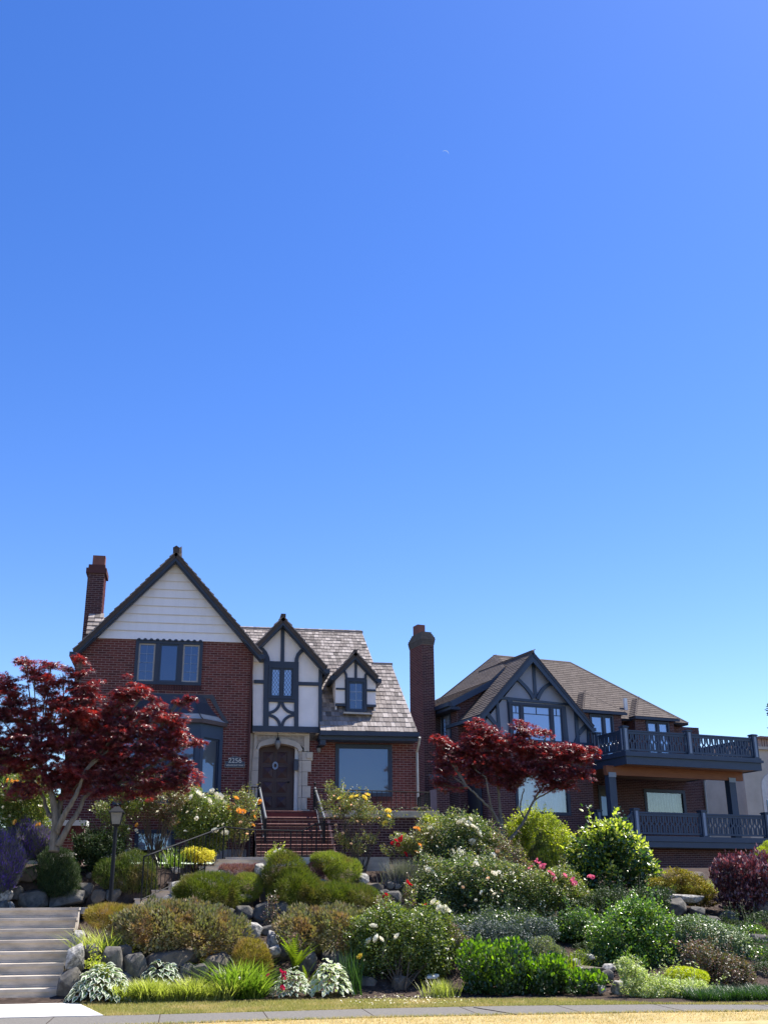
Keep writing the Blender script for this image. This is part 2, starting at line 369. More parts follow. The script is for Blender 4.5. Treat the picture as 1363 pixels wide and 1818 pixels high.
def shingles(parent, poly, eave, up, e0, e1, wid, m, th=0.03, singles=0, under=0.08, um='shake_dark', jit=0.012, over=0.0, underslab=True):
    """overlapping shingles laid over a roof polygon given as 3-D world points"""
    poly = [np.asarray(p, float) for p in poly]; o = poly[0]
    eave = np.asarray(eave, float) / np.linalg.norm(eave); up = np.asarray(up, float); up = up - eave * (up @ eave); up /= np.linalg.norm(up)
    nr = np.cross(eave, up); nr = nr if nr[2] > 0 else -nr
    p2 = [((p - o) @ eave, (p - o) @ up) for p in poly]
    r0 = min(p[1] for p in p2); r1 = max(p[1] for p in p2)
    if underslab: MB().slab([p + nr * 0.0 for p in poly], -nr * under).build('roof_deck', M[um], parent)
    B = []; r = r0; ns = 0; row = 0
    while r < r1:
        t = (r - r0) / (r1 - r0 + 1e-6); ex = e0 + (e1 - e0) * t
        ws = min(r + ex * 0.45, r1 - 1e-3)
        for a, b in spans(p2, ws):
            a -= over; b += over; x = a
            while x < b - 0.02:
                wd = random.uniform(*wid); x1 = min(x + wd, b)
                if b - x1 < wid[0] * 0.5: x1 = b
                g = 0.004; jt = random.uniform(-jit, jit); tt = th * (random.uniform(0.8, 1.25) if jit else 1.0); tp = ex + 0.05
                pts = [(x + g, r + jt, 0.0), (x1 - g, r + jt, 0.0), (x1 - g, r + tp, -0.012), (x + g, r + tp, -0.012),
                       (x + g, r + jt, tt), (x1 - g, r + jt * 0.7, tt), (x1 - g, r + tp, 0.004), (x + g, r + tp, 0.004)]
                W = np.array([o + eave * q[0] + up * q[1] + nr * (q[2] + 0.004) for q in pts])
                if ns < singles:
                    c = W.mean(0); me = meshdata('shingle', W - c, BOXF, M[m]); link('shingle', me, parent, loc=c); ns += 1
                else: B.append(W)
                x = x1
        r += ex; row += 1
    boxes_mesh('shingle_cover', B, I3, M[m], parent)
def window(parent, F, v, u0, u1, w0, w1, lights, fr='navy', glass='glass_blue', fw=0.09, depth=0.12, proud=0.03, sash=None, grid=None, mull=0.07, curtain=None, name='window'):
    """lights: relative widths; frame, mullions, sashes, panes and glazing bars"""
    f = MB(F); f.box((u0, v - proud, w0), (u0 + fw, v + depth, w1)).box((u1 - fw, v - proud, w0), (u1, v + depth, w1))
    f.box((u0 + fw, v - proud, w1 - fw), (u1 - fw, v + depth, w1)).box((u0 + fw, v - proud, w0), (u1 - fw, v + depth, w0 + fw))
    tot = sum(lights); iu0, iu1, iw0, iw1 = u0 + fw, u1 - fw, w0 + fw, w1 - fw
    W = (iu1 - iu0 - mull * (len(lights) - 1)); x = iu0; cells = []
    for i, l in enumerate(lights):
        c = W * l / tot; cells.append((x, x + c)); x += c
        if i < len(lights) - 1: f.box((x, v - proud + 0.008, iw0), (x + mull, v + depth, iw1)); x += mull
    win = f.build(name, M[fr], parent)
    for i, (a, b) in enumerate(cells):
        s = (sash[i] if isinstance(sash, list) else sash)
        sw = 0.045 if s else 0.0
        if s:
            q = MB(F); q.box((a, v + 0.01, iw0), (a + sw, v + 0.06, iw1)).box((b - sw, v + 0.01, iw0), (b, v + 0.06, iw1))
            q.box((a + sw, v + 0.01, iw1 - sw), (b - sw, v + 0.06, iw1)).box((a + sw, v + 0.01, iw0), (b - sw, v + 0.06, iw0 + sw)); q.build('sash', M[s], win)
        MB(F).box((a + sw, v + 0.035, iw0 + sw), (b - sw, v + 0.045, iw1 - sw)).build('pane', M[glass], win)
        if curtain:
            n = 26; q = MB(F)
            for k in range(n):
                x0 = a + (b - a) * k / n; x1 = a + (b - a) * (k + 1) / n
                q.slab([(x0, v + 0.14 + 0.03 * (k % 2), iw0), (x1, v + 0.14 + 0.03 * ((k + 1) % 2), iw0), (x1, v + 0.14 + 0.03 * ((k + 1) % 2), iw1), (x0, v + 0.14 + 0.03 * (k % 2), iw1)], (0, 0.01, 0))
            q.build('curtain', M[curtain], win)
        g = grid[i] if isinstance(grid, list) else grid
        if g:
            nx, ny, t, gm = g; q = MB(F)
            for k in range(1, nx): xx = a + sw + (b - a - 2 * sw) * k / nx; q.box((xx - t / 2, v + 0.022, iw0 + sw), (xx + t / 2, v + 0.034, iw1 - sw))
            for k in range(1, ny): zz = iw0 + sw + (iw1 - iw0 - 2 * sw) * k / ny; q.box((a + sw, v + 0.020, zz - t / 2), (b - sw, v + 0.032, zz + t / 2))
            q.build('glazing_bars', M[gm], win)
    return win
def pxpoly(pts, Y): return [(P(x, y, Y)[0], P(x, y, Y)[2]) for x, y in pts]
def timber(parent, pts, Y, th=0.05, m='navy', name='timber'):
    return MB().prism(pxpoly(pts, Y), Y - th, Y).build(name, M[m], parent)
def qpoly(pts, v): return [(Q(x, y, v)[0], Q(x, y, v)[2]) for x, y in pts]

# ================================================================== LEFT HOUSE
WY = 31.0            # front of the brick gable wing
EY = 31.45           # entry wall and right-hand wall
TY = 31.2            # half-timbered upper bay
hs = thing('brick_house', (1.5, 31.0, 2.6), 'red brick house with white gable and navy half-timbered bay over the front door', 'house')
def LX(px, py, Y): return P(px, py, Y)[0]
def LZ(px, py, Y): return P(px, py, Y)[2]
# --- wing wall
apx = P(313, 989, WY); bl = P(165, 1131, WY); brr = P(432, 1142, WY)
zs = (bl[2] + brr[2]) / 2                     # bottom of the siding
xl = LX(137, 1160, WY); xr = LX(449, 1180, WY); zeave = LZ(135, 1158, WY)
slope = (apx[2] - zs) / (apx[0] - bl[0]); cxm = apx[0]
def rake_z(x): return apx[2] - slope * abs(x - cxm)
ww0, ww1 = LX(239.5, 1175, WY), LX(359, 1180, WY); wz0, wz1 = LZ(300, 1216, WY), LZ(300, 1138, WY)
bu0, bu1 = LX(239, 1495, WY), LX(311, 1495, WY); bz0, bz1 = LZ(275, 1516, WY), LZ(275, 1473, WY)
ZB = 2.75
yb0 = LX(206, 1350, WY) + 0.03; yb1 = LX(394, 1350, WY) - 0.02
bayz1 = LZ(354, 1285, 30.35); bayz0 = LZ(340, 1418, 30.35)
out = [(xl, ZB), (xr, ZB), (xr, rake_z(xr) - 0.05), (brr[0] + 0.02, zs), (bl[0] - 0.02, zs), (xl, rake_z(xl) - 0.05)]
brick_wall(hs, I3, WY, out, [rect(ww0, ww1, wz0, wz1), rect(bu0, bu1, bz0, bz1), rect(yb0, yb1, bayz0, bayz1)], singles=300, single_box=(xl, xr, 4.5, zs))
MB().box((xl + 0.02, WY + 0.1, ZB), (xl + 0.22, WY + 5, zeave)).box((xr - 0.22, WY + 0.22, ZB), (xr - 0.002, WY + 0.9, zeave)).build('side_wall', M['brick'], hs)
MB().box((xl - 0.02, WY - 0.03, ZB - 0.1), (xr + 0.01, WY + 0.2, ZB + 0.22)).build('foundation', M['concrete'], hs)
soldier(hs, I3, WY, ww0 - 0.05, ww1 + 0.02, wz0 - 0.16, wz0 - 0.01, 'brick_dark')
# siding boards, each one a board lapping the one below
nb = 10; bh = (apx[2] - zs) / nb
for i in range(nb):
    a, b = zs + i * bh, zs + (i + 1) * bh; hw0 = (apx[2] - a) / slope + 0.03; hw1 = max((apx[2] - b) / slope + 0.03, 0.01)
    mb = MB(); pts = [(cxm - hw0, a), (cxm + hw0, a), (cxm + hw1, b), (cxm - hw1, b)]
    n = len(pts); k = mb._a([(pts[0][0], WY - 0.055, a - 0.012), (pts[1][0], WY - 0.055, a - 0.012), (pts[2][0], WY - 0.028, b), (pts[3][0], WY - 0.028, b),
                             (pts[0][0], WY + 0.05, a - 0.012), (pts[1][0], WY + 0.05, a - 0.012), (pts[2][0], WY + 0.05, b), (pts[3][0], WY + 0.05, b)])
    mb.F += [[k, k + 1, k + 2, k + 3], [k + 4, k + 7, k + 6, k + 5], [k, k + 4, k + 5, k + 1], [k + 1, k + 5, k + 6, k + 2], [k + 3, k + 2, k + 6, k + 7], [k, k + 3, k + 7, k + 4]]
    mb.build('siding_board', M['siding'], hs)
    if i: MB().box((cxm - hw0 + .06, WY - 0.060, a - 0.020), (cxm + hw0 - .06, WY - 0.0555, a - 0.004)).build('board_edge', M['bead'], hs)
# scalloped edge over the window
mb = MB()
for k in range(11):
    x = ww0 + 0.08 + k * (ww1 - ww0 - 0.16) / 10; mb.prism(arc(x, zs - 0.03, 0.055, 0, 180, 5), WY - 0.075, WY - 0.05)
mb.build('scallop_trim', M['navy'], hs)
window(hs, I3, WY, ww0, ww1, wz0, wz1, [1, 1.12, 1], glass='glass_blue', sash=['cream', 'navy2', 'cream'], grid=[(2, 4, 0.010, 'muntin'), None, (2, 4, 0.010, 'muntin')], mull=0.13)
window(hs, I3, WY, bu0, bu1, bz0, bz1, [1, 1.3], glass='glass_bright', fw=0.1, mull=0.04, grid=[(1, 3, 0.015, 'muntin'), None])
# rakes and wing roof
OV = 0.35
ya = WY - OV; rpts_l = [(313, 978), (130, 1150), (133, 1161), (137, 1160), (313, 990)]
tz = apx[2] + 0.32; hz = 0.24
def gable_roof(parent, cx, zt, sl, xl_, xr_, y0, y1, m='shake', rm='navy', hz=0.19, th=0.06, expo=0.2, fascia=0.05, over=0.03, wid=(0.12, 0.25)):
    for sgn, xe in ((-1, xl_), (1, xr_)):
        ze = zt - sl * abs(xe - cx)
        poly = [(cx, zt), (xe, ze), (xe, ze - hz * 1.15), (cx, zt - hz * 1.35)]
        if sgn > 0: poly = poly[::-1]
        MB().prism(poly, y0, y0 + fascia).build('rake_board', M[rm], parent)
        MB().prism([(cx, zt - hz * 1.3), (xe - sgn * .02, ze - hz * 1.1), (xe - sgn * .02, ze - hz * 1.28), (cx, zt - hz * 1.55)], y0 + 0.06, y0 + 0.2).build('rake_moulding', M[rm], parent)
        e = np.array([0, 1.0, 0]); u = np.array([-(xe - cx), 0, zt - ze])
        shingles(parent, [(xe, y0 - 0.02, ze + 0.01), (xe, y1, ze + 0.01), (cx, y1, zt + 0.01), (cx, y0 - 0.02, zt + 0.01)], e, u, expo, expo, wid, m, th=0.035, over=over, under=0.1)
        MB().box((xe - 0.02 if sgn > 0 else xe - 0.10, y0 + 0.02, ze - 0.16), (xe + 0.10 if sgn > 0 else xe + 0.02, y1, ze - 0.03)).build('gutter', M['navy'], parent)
    return
ptop = P(313, 981, ya); xel = LX(131, 1150, ya); xer = LX(464, 1166, ya)
sl2 = (ptop[2] - (LZ(131, 1150, ya) + LZ(464, 1164, ya)) / 2) / ((xer - xel) / 2)
gable_roof(hs, ptop[0], ptop[2], sl2, xel, xer, ya, WY + 5.5)
# solid gable behind the siding and ridge end cap
MB().prism([(cxm - 2.75, zeave - 0.1), (cxm + 2.6, zeave - 0.1), (cxm, apx[2] - 0.05)], WY + 0.06, WY + 0.2).build('gable_wall', M['siding'], hs)
MB().box((ptop[0] - 0.09, ya - 0.06, ptop[2] - 0.03), (ptop[0] + 0.09, ya + 0.5, ptop[2] + 0.13)).prism([(ptop[0] - 0.1, ptop[2] + 0.13), (ptop[0] + 0.1, ptop[2] + 0.13), (ptop[0], ptop[2] + 0.2)], ya - 0.07, ya + 0.5).build('ridge_cap', M['shake_dark'], hs)
MB().box((ptop[0] - 0.1, ya + 0.5, ptop[2] + 0.02), (ptop[0] + 0.1, WY + 5.5, ptop[2] + 0.07)).build('ridge', M['shake'], hs)
# --- bay window on the wing
BY = 30.35
bc = cxm; b0 = LX(246, 1350, BY); b1 = LX(354, 1350, BY); c0 = LX(206, 1350, WY); c1 = LX(394, 1350, WY)
bay = MB(); base = [(c0, WY, 0), (b0, BY, 0), (b1, BY, 0), (c1, WY, 0)]
bay.slab([(p[0], p[1], bayz0 - 0.12) for p in base], (0, 0, 0.14)); bay.build('bay_sill', M['navy2'], hs)
MB().slab([(p[0], p[1], bayz1 - 0.22) for p in base], (0, 0, 0.24)).build('bay_head', M['navy2'], hs)
def bay_face(p, q, nl, glass):
    d = np.array([q[0] - p[0], q[1] - p[1], 0]); L = np.linalg.norm(d); d /= L; inn = np.array([-d[1], d[0], 0])
    F = np.array([d, inn, _z]).T; lo = np.linalg.inv(F) @ np.array([p[0], p[1], 0])
    wn = window(hs, F, lo[1] + 0.02, lo[0] + 0.001, lo[0] + L - 0.001, bayz0 + 0.02, bayz1 - 0.22, [1] * nl, fr='navy2', glass=glass, fw=0.13, sash='navy', mull=0.12)
    wn.name = 'bay_window'
bay_face((b0, BY), (b1, BY), 2, 'glass_pale'); bay_face((b1, BY), (c1, WY), 1, 'glass_pale'); bay_face((c0, WY), (b0, BY), 1, 'glass_pale')
# pale corner reflection post, gutter band and swept lead roof
def ring(off, z):
    k = off
    return [(c0 - k * 1.2, WY, z), (b0 - k * 0.6, BY - k, z), (b1 + k * 0.6, BY - k, z), (c1 + k * 1.2, WY, z)]
MB().slab(ring(0.10, bayz1 + 0.02), (0, 0, 0.11)).build('bay_gutter', M['gutter'], hs)
prof = [(0.08, 0.13), (-0.02, 0.19), (-0.12, 0.30), (-0.25, 0.48), (-0.36, 0.68), (-0.42, 0.86)]
def ring2(off, z): return [(c0 - min(off, 0.5) * 1.3, WY, z), (b0 - off * 0.45, BY - off, z), (b1 + off * 0.45, BY - off, z), (c1 + off * 1.3, WY, z)]
rings = [ring2(o_, bayz1 + z_) for o_, z_ in prof]
for nm, mt, i0, i1 in (('bay_roof_flare', 'lead_pale', 0, 2), ('bay_roof', 'lead', 2, 5)):
    mb = MB()
    for i in range(i0, i1):
        a, b = rings[i], rings[i + 1]
        for k in range(3): mb.slab([a[k], a[k + 1], b[k + 1], b[k]], (0, 0.01, -0.02))
    if i1 == 5: mb.slab(rings[5], (0, 0, -0.03))
    mb.build(nm, M[mt], hs)
mb = MB(); mb.tube([np.array(r_[2]) + (0, -0.01, 0.01) for r_ in rings], 0.014, 5); mb.build('bay_roof_seam', M['lead'], hs)
mb = MB()
mb.prism([(c1 + 0.02, bayz1 + 0.14), (c1 + 0.16, bayz1 + 0.12), (c1 - 0.1, bayz1 + 0.5), (c1 - 0.32, bayz1 + 0.92), (c0 + 0.3, bayz1 + 0.94), (c0 + 0.3, bayz1 + 0.84), (c1 - 0.42, bayz1 + 0.82)], WY - 0.02, WY - 0.004)
mb.build('flashing', M['lead'], hs)
# --- downspout beside the wing
mb = MB(); z_a = LZ(452, 1185, WY)
mb.tube([(xr - 0.05, WY - 0.30, z_a + 0.25), (xr - 0.04, WY - 0.22, z_a + 0.02), (xr - 0.035, WY - 0.07, z_a - 0.2), (xr - 0.035, WY - 0.06, 3.4)], 0.042, 6); mb.build('downspout', M['brick_dark'], hs)
# --- half-timbered bay
tl = LX(449, 1240, TY); tr = LX(571, 1240, TY); zb = LZ(505, 1301, TY); zt = LZ(503, 1100, TY)
MB().prism(pxpoly([(449, 1300), (571, 1300), (571, 1186), (503, 1106), (449, 1160)], TY), TY, TY + 0.15).build('stucco_wall', M['white_stucco'], hs)
MB().box((tr - 0.12, TY + 0.02, zb), (tr, TY + 2.5, LZ(571, 1190, TY))).build('side_wall', M['white_stucco'], hs)
TB = [
    [(448, 1288.5), (570, 1291), (569.5, 1301.5), (448, 1299)],                            # sill beam
    [(499, 1108), (505, 1108), (504.5, 1176), (498, 1175.5)],                               # king post
    [(470, 1174), (530, 1176), (530, 1184.5), (470, 1182.5)],                               # collar
    [(468.5, 1168), (477.5, 1174), (477, 1289), (467, 1289)],                               # left post
    [(522.5, 1176), (530, 1176), (529.5, 1290.5), (522, 1290)],                             # right post
    [(529.5, 1211), (567, 1212), (567, 1218), (529.5, 1217)], [(451, 1207.5), (469, 1208), (469, 1214), (451, 1213.5)],
    [(565.5, 1180), (571.5, 1187), (571, 1291), (565, 1291)],                               # corner board
    [(477, 1241.5), (523, 1242.5), (523, 1247.5), (477, 1246.5)],
]
for i, t_ in enumerate(TB): timber(hs, t_, TY, 0.05 + 0.002 * i)
def brace(cpts, wpx, Y, th, m='navy'):
    """curved brace: centre line in picture points, width"""
    c = np.array(cpts, float); d = np.gradient(c, axis=0); d /= np.linalg.norm(d, axis=1)[:, None]
    n = np.stack([-d[:, 1], d[:, 0]], 1) * wpx / 2
    MB().band(pxpoly(c + n, Y), pxpoly(c - n, Y), Y - th, Y).build('curved_brace', M[m], hs)
brace([(476, 1177), (474.5, 1168), (471, 1160), (466, 1154), (460, 1150)], 7, TY, 0.064)
brace([(526, 1177), (526.5, 1170), (529, 1163), (534, 1157), (541, 1151)], 6.5, TY, 0.066)
mb = MB(); qx0, qx1 = 474.5, 523; qy0, qy1 = 1246, 1290
for (cx_, cy_, a0) in ((qx0, qy0, 0), (qx1, qy0, 90), (qx1, qy1, 180), (qx0, qy1, 270)):
    rx, ry = 24.2, 22.0
    A = [(cx_ + rx * 1.02 * math.cos(R(a0 + i * 9)), cy_ + ry * 1.02 * math.sin(R(a0 + i * 9))) for i in range(11)]
    B = [(cx_ + rx * 0.80 * math.cos(R(a0 + i * 9)), cy_ + ry * 0.80 * math.sin(R(a0 + i * 9))) for i in range(11)]
    MB().band(pxpoly(A, TY), pxpoly(B, TY), TY - 0.045, TY).build('curved_brace', M['navy'], hs)
wl, wr = LX(477, 1210, TY), LX(523, 1210, TY)
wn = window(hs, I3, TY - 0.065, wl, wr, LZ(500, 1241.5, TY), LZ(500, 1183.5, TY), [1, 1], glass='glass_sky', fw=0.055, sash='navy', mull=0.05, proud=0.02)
mb = MB(); za, zc = LZ(500, 1237, TY), LZ(500, 1187, TY)
for (a, b) in ((LX(480.5, 1210, TY), LX(496.5, 1210, TY)), (LX(503.5, 1210, TY), LX(519.5, 1210, TY))):
    wd = b - a; hh = zc - za; n = 3; st = wd / 3 * 1.0
    for k in range(-9, 4):
        for s_ in (1, -1):
            x0 = a + k * st; pts = []
            # diagonal line x = x0 + t, z = za + 1.55 t  (mirrored for s_ = -1)
            t0 = max(0, a - x0); t1 = min((b - x0), hh / 1.55)
            if t1 > t0:
                X0, X1 = (x0 + t0, x0 + t1) if s_ > 0 else (a + b - x0 - t0, a + b - x0 - t1)
                mb.tube([(X0, TY - 0.037, za + 1.55 * t0), (X1, TY - 0.037, za + 1.55 * t1)], 0.0045, 4, caps=False)
mb.build('leaded_lattice', M['black'], wn)
gt = P(503, 1096, TY - 0.3); gl = LX(455, 1142, TY - 0.3); gr = LX(580, 1188, TY - 0.3)
slg = (gt[2] - LZ(578, 1183, TY - 0.3)) / (LX(578, 1183, TY - 0.3) - gt[0])
gable_roof(hs, gt[0], gt[2], slg, gt[0] - (gt[0] - gl), gr, TY - 0.3, TY + 3.4, hz=0.17, wid=(0.1, 0.2))
MB().box((gt[0] - 0.07, TY - 0.35, gt[2] - 0.02), (gt[0] + 0.07, TY + 3.4, gt[2] + 0.1)).build('ridge_cap', M['shake_dark'], hs)
# --- main roof
KP = 1.0; EP = np.array([0, 30.85, LZ(656, 1299, 30.85)]); NR = np.array([0, -KP, 1.0])
def RP(px, py): return PP(px, py, EP, NR)
e_l, e_r = RP(569, 1299), RP(742, 1303); s_r = RP(695, 1181); s_l = RP(664, 1180); r_r = RP(643, 1124); r_l = np.array([-0.2, r_r[1], r_r[2]])
poly = [e_l * (1, 0, 0) + (0, EP[1], EP[2]), e_r * (1, 0, 0) + (0, EP[1], EP[2]), s_r, s_l * (1, 0, 0) + (0, s_r[1], s_r[2]), r_r, r_l, np.array([-0.2, 31.7, EP[2] + 0.85]), np.array([e_l[0], 31.7, EP[2] + 0.85])]
shingles(hs, poly, (1, 0, 0), (0, 1, KP), 0.235, 0.165, (0.09, 0.17), 'shake', th=0.024, singles=300, under=0.1)
MB().box((-0.2, r_r[1] - 0.02, r_r[2] + 0.0), (r_r[0] + 0.02, r_r[1] + 0.14, r_r[2] + 0.07)).build('ridge', M['shake'], hs)
MB().box((s_l[0] - 0.06, s_r[1] - 0.02, s_r[2] + 0.0), (s_r[0] + 0.03, s_r[1] + 0.14, s_r[2] + 0.07)).build('ridge', M['shake'], hs)
# right gable end, back slope
MB().slab([(6.15, 31.0, EP[2] - 0.1), (6.15, 37.6, EP[2] - 0.1), (r_r[0] - 0.2, r_r[1], r_r[2] - 0.2)], (-0.12, 0, 0)).build('gable_wall', M['brick'], hs)
MB().slab([(r_r[0], r_r[1] + 0.1, r_r[2]), (r_r[0] + 0.6, 38.5, EP[2]), (-3.3, 38.5, EP[2]), (-3.3, r_r[1] + 0.1, r_r[2])], (0, 0, -0.1)).build('rear_roof', M['shake'], hs)
MB().box((e_l[0] - 0.02, 30.74, EP[2] - 0.13), (e_r[0] + 0.03, 30.86, EP[2] - 0.01)).build('gutter', M['navy'], hs)
MB().box((e_l[0] - 0.02, 30.87, EP[2] - 0.24), (e_r[0] + 0.0, EY, EP[2] - 0.12)).build('soffit', M['navy'], hs)
# small stretch of sunlit roof behind the wing at the left
q0, q1, q2, q3 = P(153, 1126, 33.6), P(196, 1127, 33.6), P(184, 1092, 34.15), P(158, 1090, 34.15)
q2[1] = q3[1] = 34.2; shingles(hs, [q0, q1, q2, q3], q1 - q0, q3 - q0, 0.2, 0.2, (0.12, 0.25), 'shake', th=0.035)
# --- left chimney
cy = 34.2
ca, cb = LX(151, 1080, cy), LX(181, 1080, cy); zc0, zc1 = 8.2, LZ(170, 1018, cy)
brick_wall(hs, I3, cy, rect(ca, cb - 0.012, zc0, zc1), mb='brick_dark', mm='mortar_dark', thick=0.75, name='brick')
Fs = np.array([[0, -1, 0], [1, 0, 0], [0, 0, 1.0]])     # wall facing +X : U=+Y, V=-X
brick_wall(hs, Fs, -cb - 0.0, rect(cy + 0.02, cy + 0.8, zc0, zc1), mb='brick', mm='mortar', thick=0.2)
MB().box((ca - 0.06, cy - 0.06, zc1), (cb + 0.06, cy + 0.86, zc1 + 0.17)).build('chimney_collar', M['brick_dark'], hs)
MB().box((ca, cy, zc1 + 0.17), (cb, cy + 0.8, zc1 + 0.30)).build('chimney_top', M['brick_dark'], hs)
MB().box((ca + 0.1, cy + 0.1, zc1 + 0.3), (cb - 0.03, cy + 0.42, zc1 + 0.64)).build('flue', M['terracotta'], hs)
# --- dormer
DY = RP(632, 1262)[1] - 0.06
dl, dr = LX(595.5, 1230, DY), LX(667, 1230, DY)
dz0 = LZ(630, 1250, DY); dzt = LZ(631, 1160, DY)
MB().prism(pxpoly([(595.5, 1248), (667, 1251), (667, 1204), (631, 1160), (595.5, 1204)], DY), DY, DY + 0.1).build('dormer_wall', M['white_stucco'], hs)
zr = LZ(595, 1205, DY); yb = EP[1] + (zr - EP[2]) / KP
for xx in (dl, dr - 0.05):
    MB().slab([(xx, DY + 0.05, dz0 - 0.25), (xx, DY + 0.05, zr + 0.05), (xx, yb + 0.1, zr + 0.05)], (0.05, 0, 0)).build('dormer_cheek', M['white_stucco'], hs)
for i, t_ in enumerate([[(629, 1163), (633.5, 1163), (633.5, 1204), (629, 1203.5)], [(612.5, 1203), (650, 1204.5), (650, 1209), (612.5, 1208)],
           [(612, 1206), (616.5, 1206), (616, 1264), (612.5, 1264)], [(646, 1207), (651, 1207), (651, 1264), (646, 1264)],
           [(596, 1221.5), (613, 1222), (613, 1225), (596, 1224.5)], [(650, 1224), (667, 1224.5), (667, 1228), (650, 1227.5)],
           [(595, 1249.5), (613, 1250), (613, 1254), (595, 1253.5)], [(651, 1251), (667.5, 1251.5), (667.5, 1255.5), (651, 1255)]]):
    timber(hs, t_, DY, 0.04 + 0.002 * i)
brace([(614.5, 1206), (614, 1198), (611, 1192), (606, 1188)], 4, DY, 0.058); brace([(648, 1207), (648.5, 1199), (651, 1194), (656, 1189)], 4, DY, 0.058)
window(hs, I3, DY - 0.07, LX(614.5, 1235, DY), LX(648.5, 1235, DY), LZ(631, 1265, DY), LZ(631, 1208, DY), [1], glass='glass_blue', fw=0.06, sash='navy2', grid=(2, 3, 0.022, 'muntin'))
dt = P(631, 1158, DY - 0.2); dgl, dgr = LX(593, 1202, DY - 0.2), LX(671.5, 1202, DY - 0.2)
sld = (dt[2] - LZ(671, 1202, DY - 0.2)) / (LX(671, 1202, DY - 0.2) - dt[0])
gable_roof(hs, dt[0], dt[2], sld, dgl, dgr, DY - 0.2, DY + 1.9, hz=0.15, wid=(0.1, 0.2), expo=0.17)
MB().box((dt[0] - 0.05, DY - 0.25, dt[2] - 0.02), (dt[0] + 0.05, DY + 1.9, dt[2] + 0.08)).build('ridge_cap', M['shake_dark'], hs)
MB().prism(pxpoly([(610, 1264), (655, 1266), (662, 1269), (610, 1267)], DY - 0.25), DY - 0.3, DY + 0.02).build('sill_flashing', M['lead_pale'], hs)
# --- entry and right-hand wall
PFZ = LZ(520, 1449, EY)                     # porch floor level
rwx = LX(742, 1400, EY); pw0, pw1 = LX(595, 1365, EY), LX(696, 1367, EY); pz0, pz1 = LZ(645, 1414, EY), LZ(645, 1322, EY)
ex0, ex1 = LX(449, 1400, EY), LX(544, 1400, EY)
sz1 = LZ(500, 1303, EY)
brick_wall(hs, I3, EY, rect(xr - 0.1, rwx, 2.7, EP[2] - 0.2), [rect(pw0, pw1, pz0, pz1), rect(xr - 0.2, ex1, 2.6, sz1 + 0.01), rect(LX(583, 1312, EY), LX(705, 1312, EY), LZ(645, 1320.5, EY), LZ(645, 1307, EY))])
MB().box((LX(583, 1312, EY), EY + 0.01, LZ(645, 1320.5, EY)), (LX(705, 1312, EY), EY + 0.2, LZ(645, 1307, EY))).build('lintel', M['mortar'], hs)
soldier(hs, I3, EY, LX(583, 1312, EY), LX(705, 1312, EY), LZ(645, 1320, EY), LZ(645, 1307.5, EY), 'brick')
soldier(hs, I3, EY, pw0, pw1, pz0 - 0.13, pz0 - 0.01, 'brick_dark')
Fr2 = np.array([[0, -1, 0], [1, 0, 0], [0, 0, 1.0]])
brick_wall(hs, Fr2, -rwx, rect(EY + 0.02, 37.4, 2.7, EP[2] - 0.15), thick=0.2)
window(hs, I3, EY, pw0, pw1, pz0, pz1, [1], glass='glass_pale', fw=0.11, depth=0.14, sash=None)
mb = MB(); px_ = LX(740, 1380, EY)
mb.tube([(px_, 30.95, EP[2] - 0.12), (px_, 31.1, EP[2] - 0.3), (px_, EY - 0.06, EP[2] - 0.5), (px_, EY - 0.06, LZ(740, 1429, EY))], 0.035, 6); mb.build('downspout', M['spout'], hs)
MB().box((tr - 0.06, 30.9, zb - 0.36), (tr + 0.1, EY, zb + 0.02)).build('bracket', M['navy'], hs)
# stone door surround
SYf = EY - 0.10
def sx(p): return (LX(430 + p / 9.736, 1385, SYf))
def szz(p): return LZ(495, 1290 + p / 9.736, SYf)
mb = MB(); mb.box((sx(180), SYf - 0.03, szz(150)), (sx(1150), EY + 0.3, szz(112))); mb.build('stone_cornice', M['stone'], hs)
# spandrel with pointed arch opening
archo = [(sx(235), szz(400)), (sx(262), szz(310)), (sx(320), szz(255)), (sx(430), szz(222)), (sx(610), szz(205)), (sx(780), szz(218)), (sx(900), szz(245)), (sx(985), szz(300)), (sx(1040), szz(400))]
archi = [(sx(272), szz(400)), (sx(300), szz(352)), (sx(360), szz(330)), (sx(470), szz(310)), (sx(600), szz(282)), (sx(760), szz(305)), (sx(880), szz(335)), (sx(945), szz(372)), (sx(972), szz(430))]
top = [(a[0], szz(150)) for a in archo]; top[0] = (sx(190), szz(150)); top[-1] = (sx(1105), szz(150))
a2 = list(archo); a2[0] = (sx(190), szz(400)); a2[-1] = (sx(1105), szz(400))
MB().band(top, a2, SYf + 0.02, EY + 0.25).build('carved_spandrel', M['stone_dark'], hs)
MB().band(archo, archi, SYf - 0.01, EY + 0.25).build('arch_moulding', M['stone'], hs)
MB().box((sx(1060), SYf - 0.02, szz(420)), (sx(1150), EY + 0.25, szz(152))).build('stone_block', M['stone'], hs)
MB().box((sx(182), SYf - 0.02, szz(400)), (sx(232), EY + 0.25, szz(152))).build('stone_block', M['stone'], hs)
zz = [400, 552, 765, 1005, 1210, 1560]
for i in range(5):
    MB().box((sx(172 - 8 * i), SYf, szz(zz[i + 1]) + 0.006), (sx(272), EY + 0.3, szz(zz[i]))).build('stone_block', M['stone'], hs)
for (x1, a, b, x0) in ((1215, 430, 578, 1030), (1188, 580, 778, 1035), (1130, 780, 1022, 1035), (1182, 1024, 1226, 1040), (1125, 1228, 1430, 1035), (1172, 1432, 1560, 985)):
    MB().box((sx(x0), SYf, szz(b) + 0.006), (sx(x1), EY + 0.25, szz(a))).build('stone_block', M['stone'], hs)
MB().box((sx(1105), SYf - 0.05, szz(540)), (sx(1195), SYf, szz(445))).build('stone_boss', M['stone'], hs)
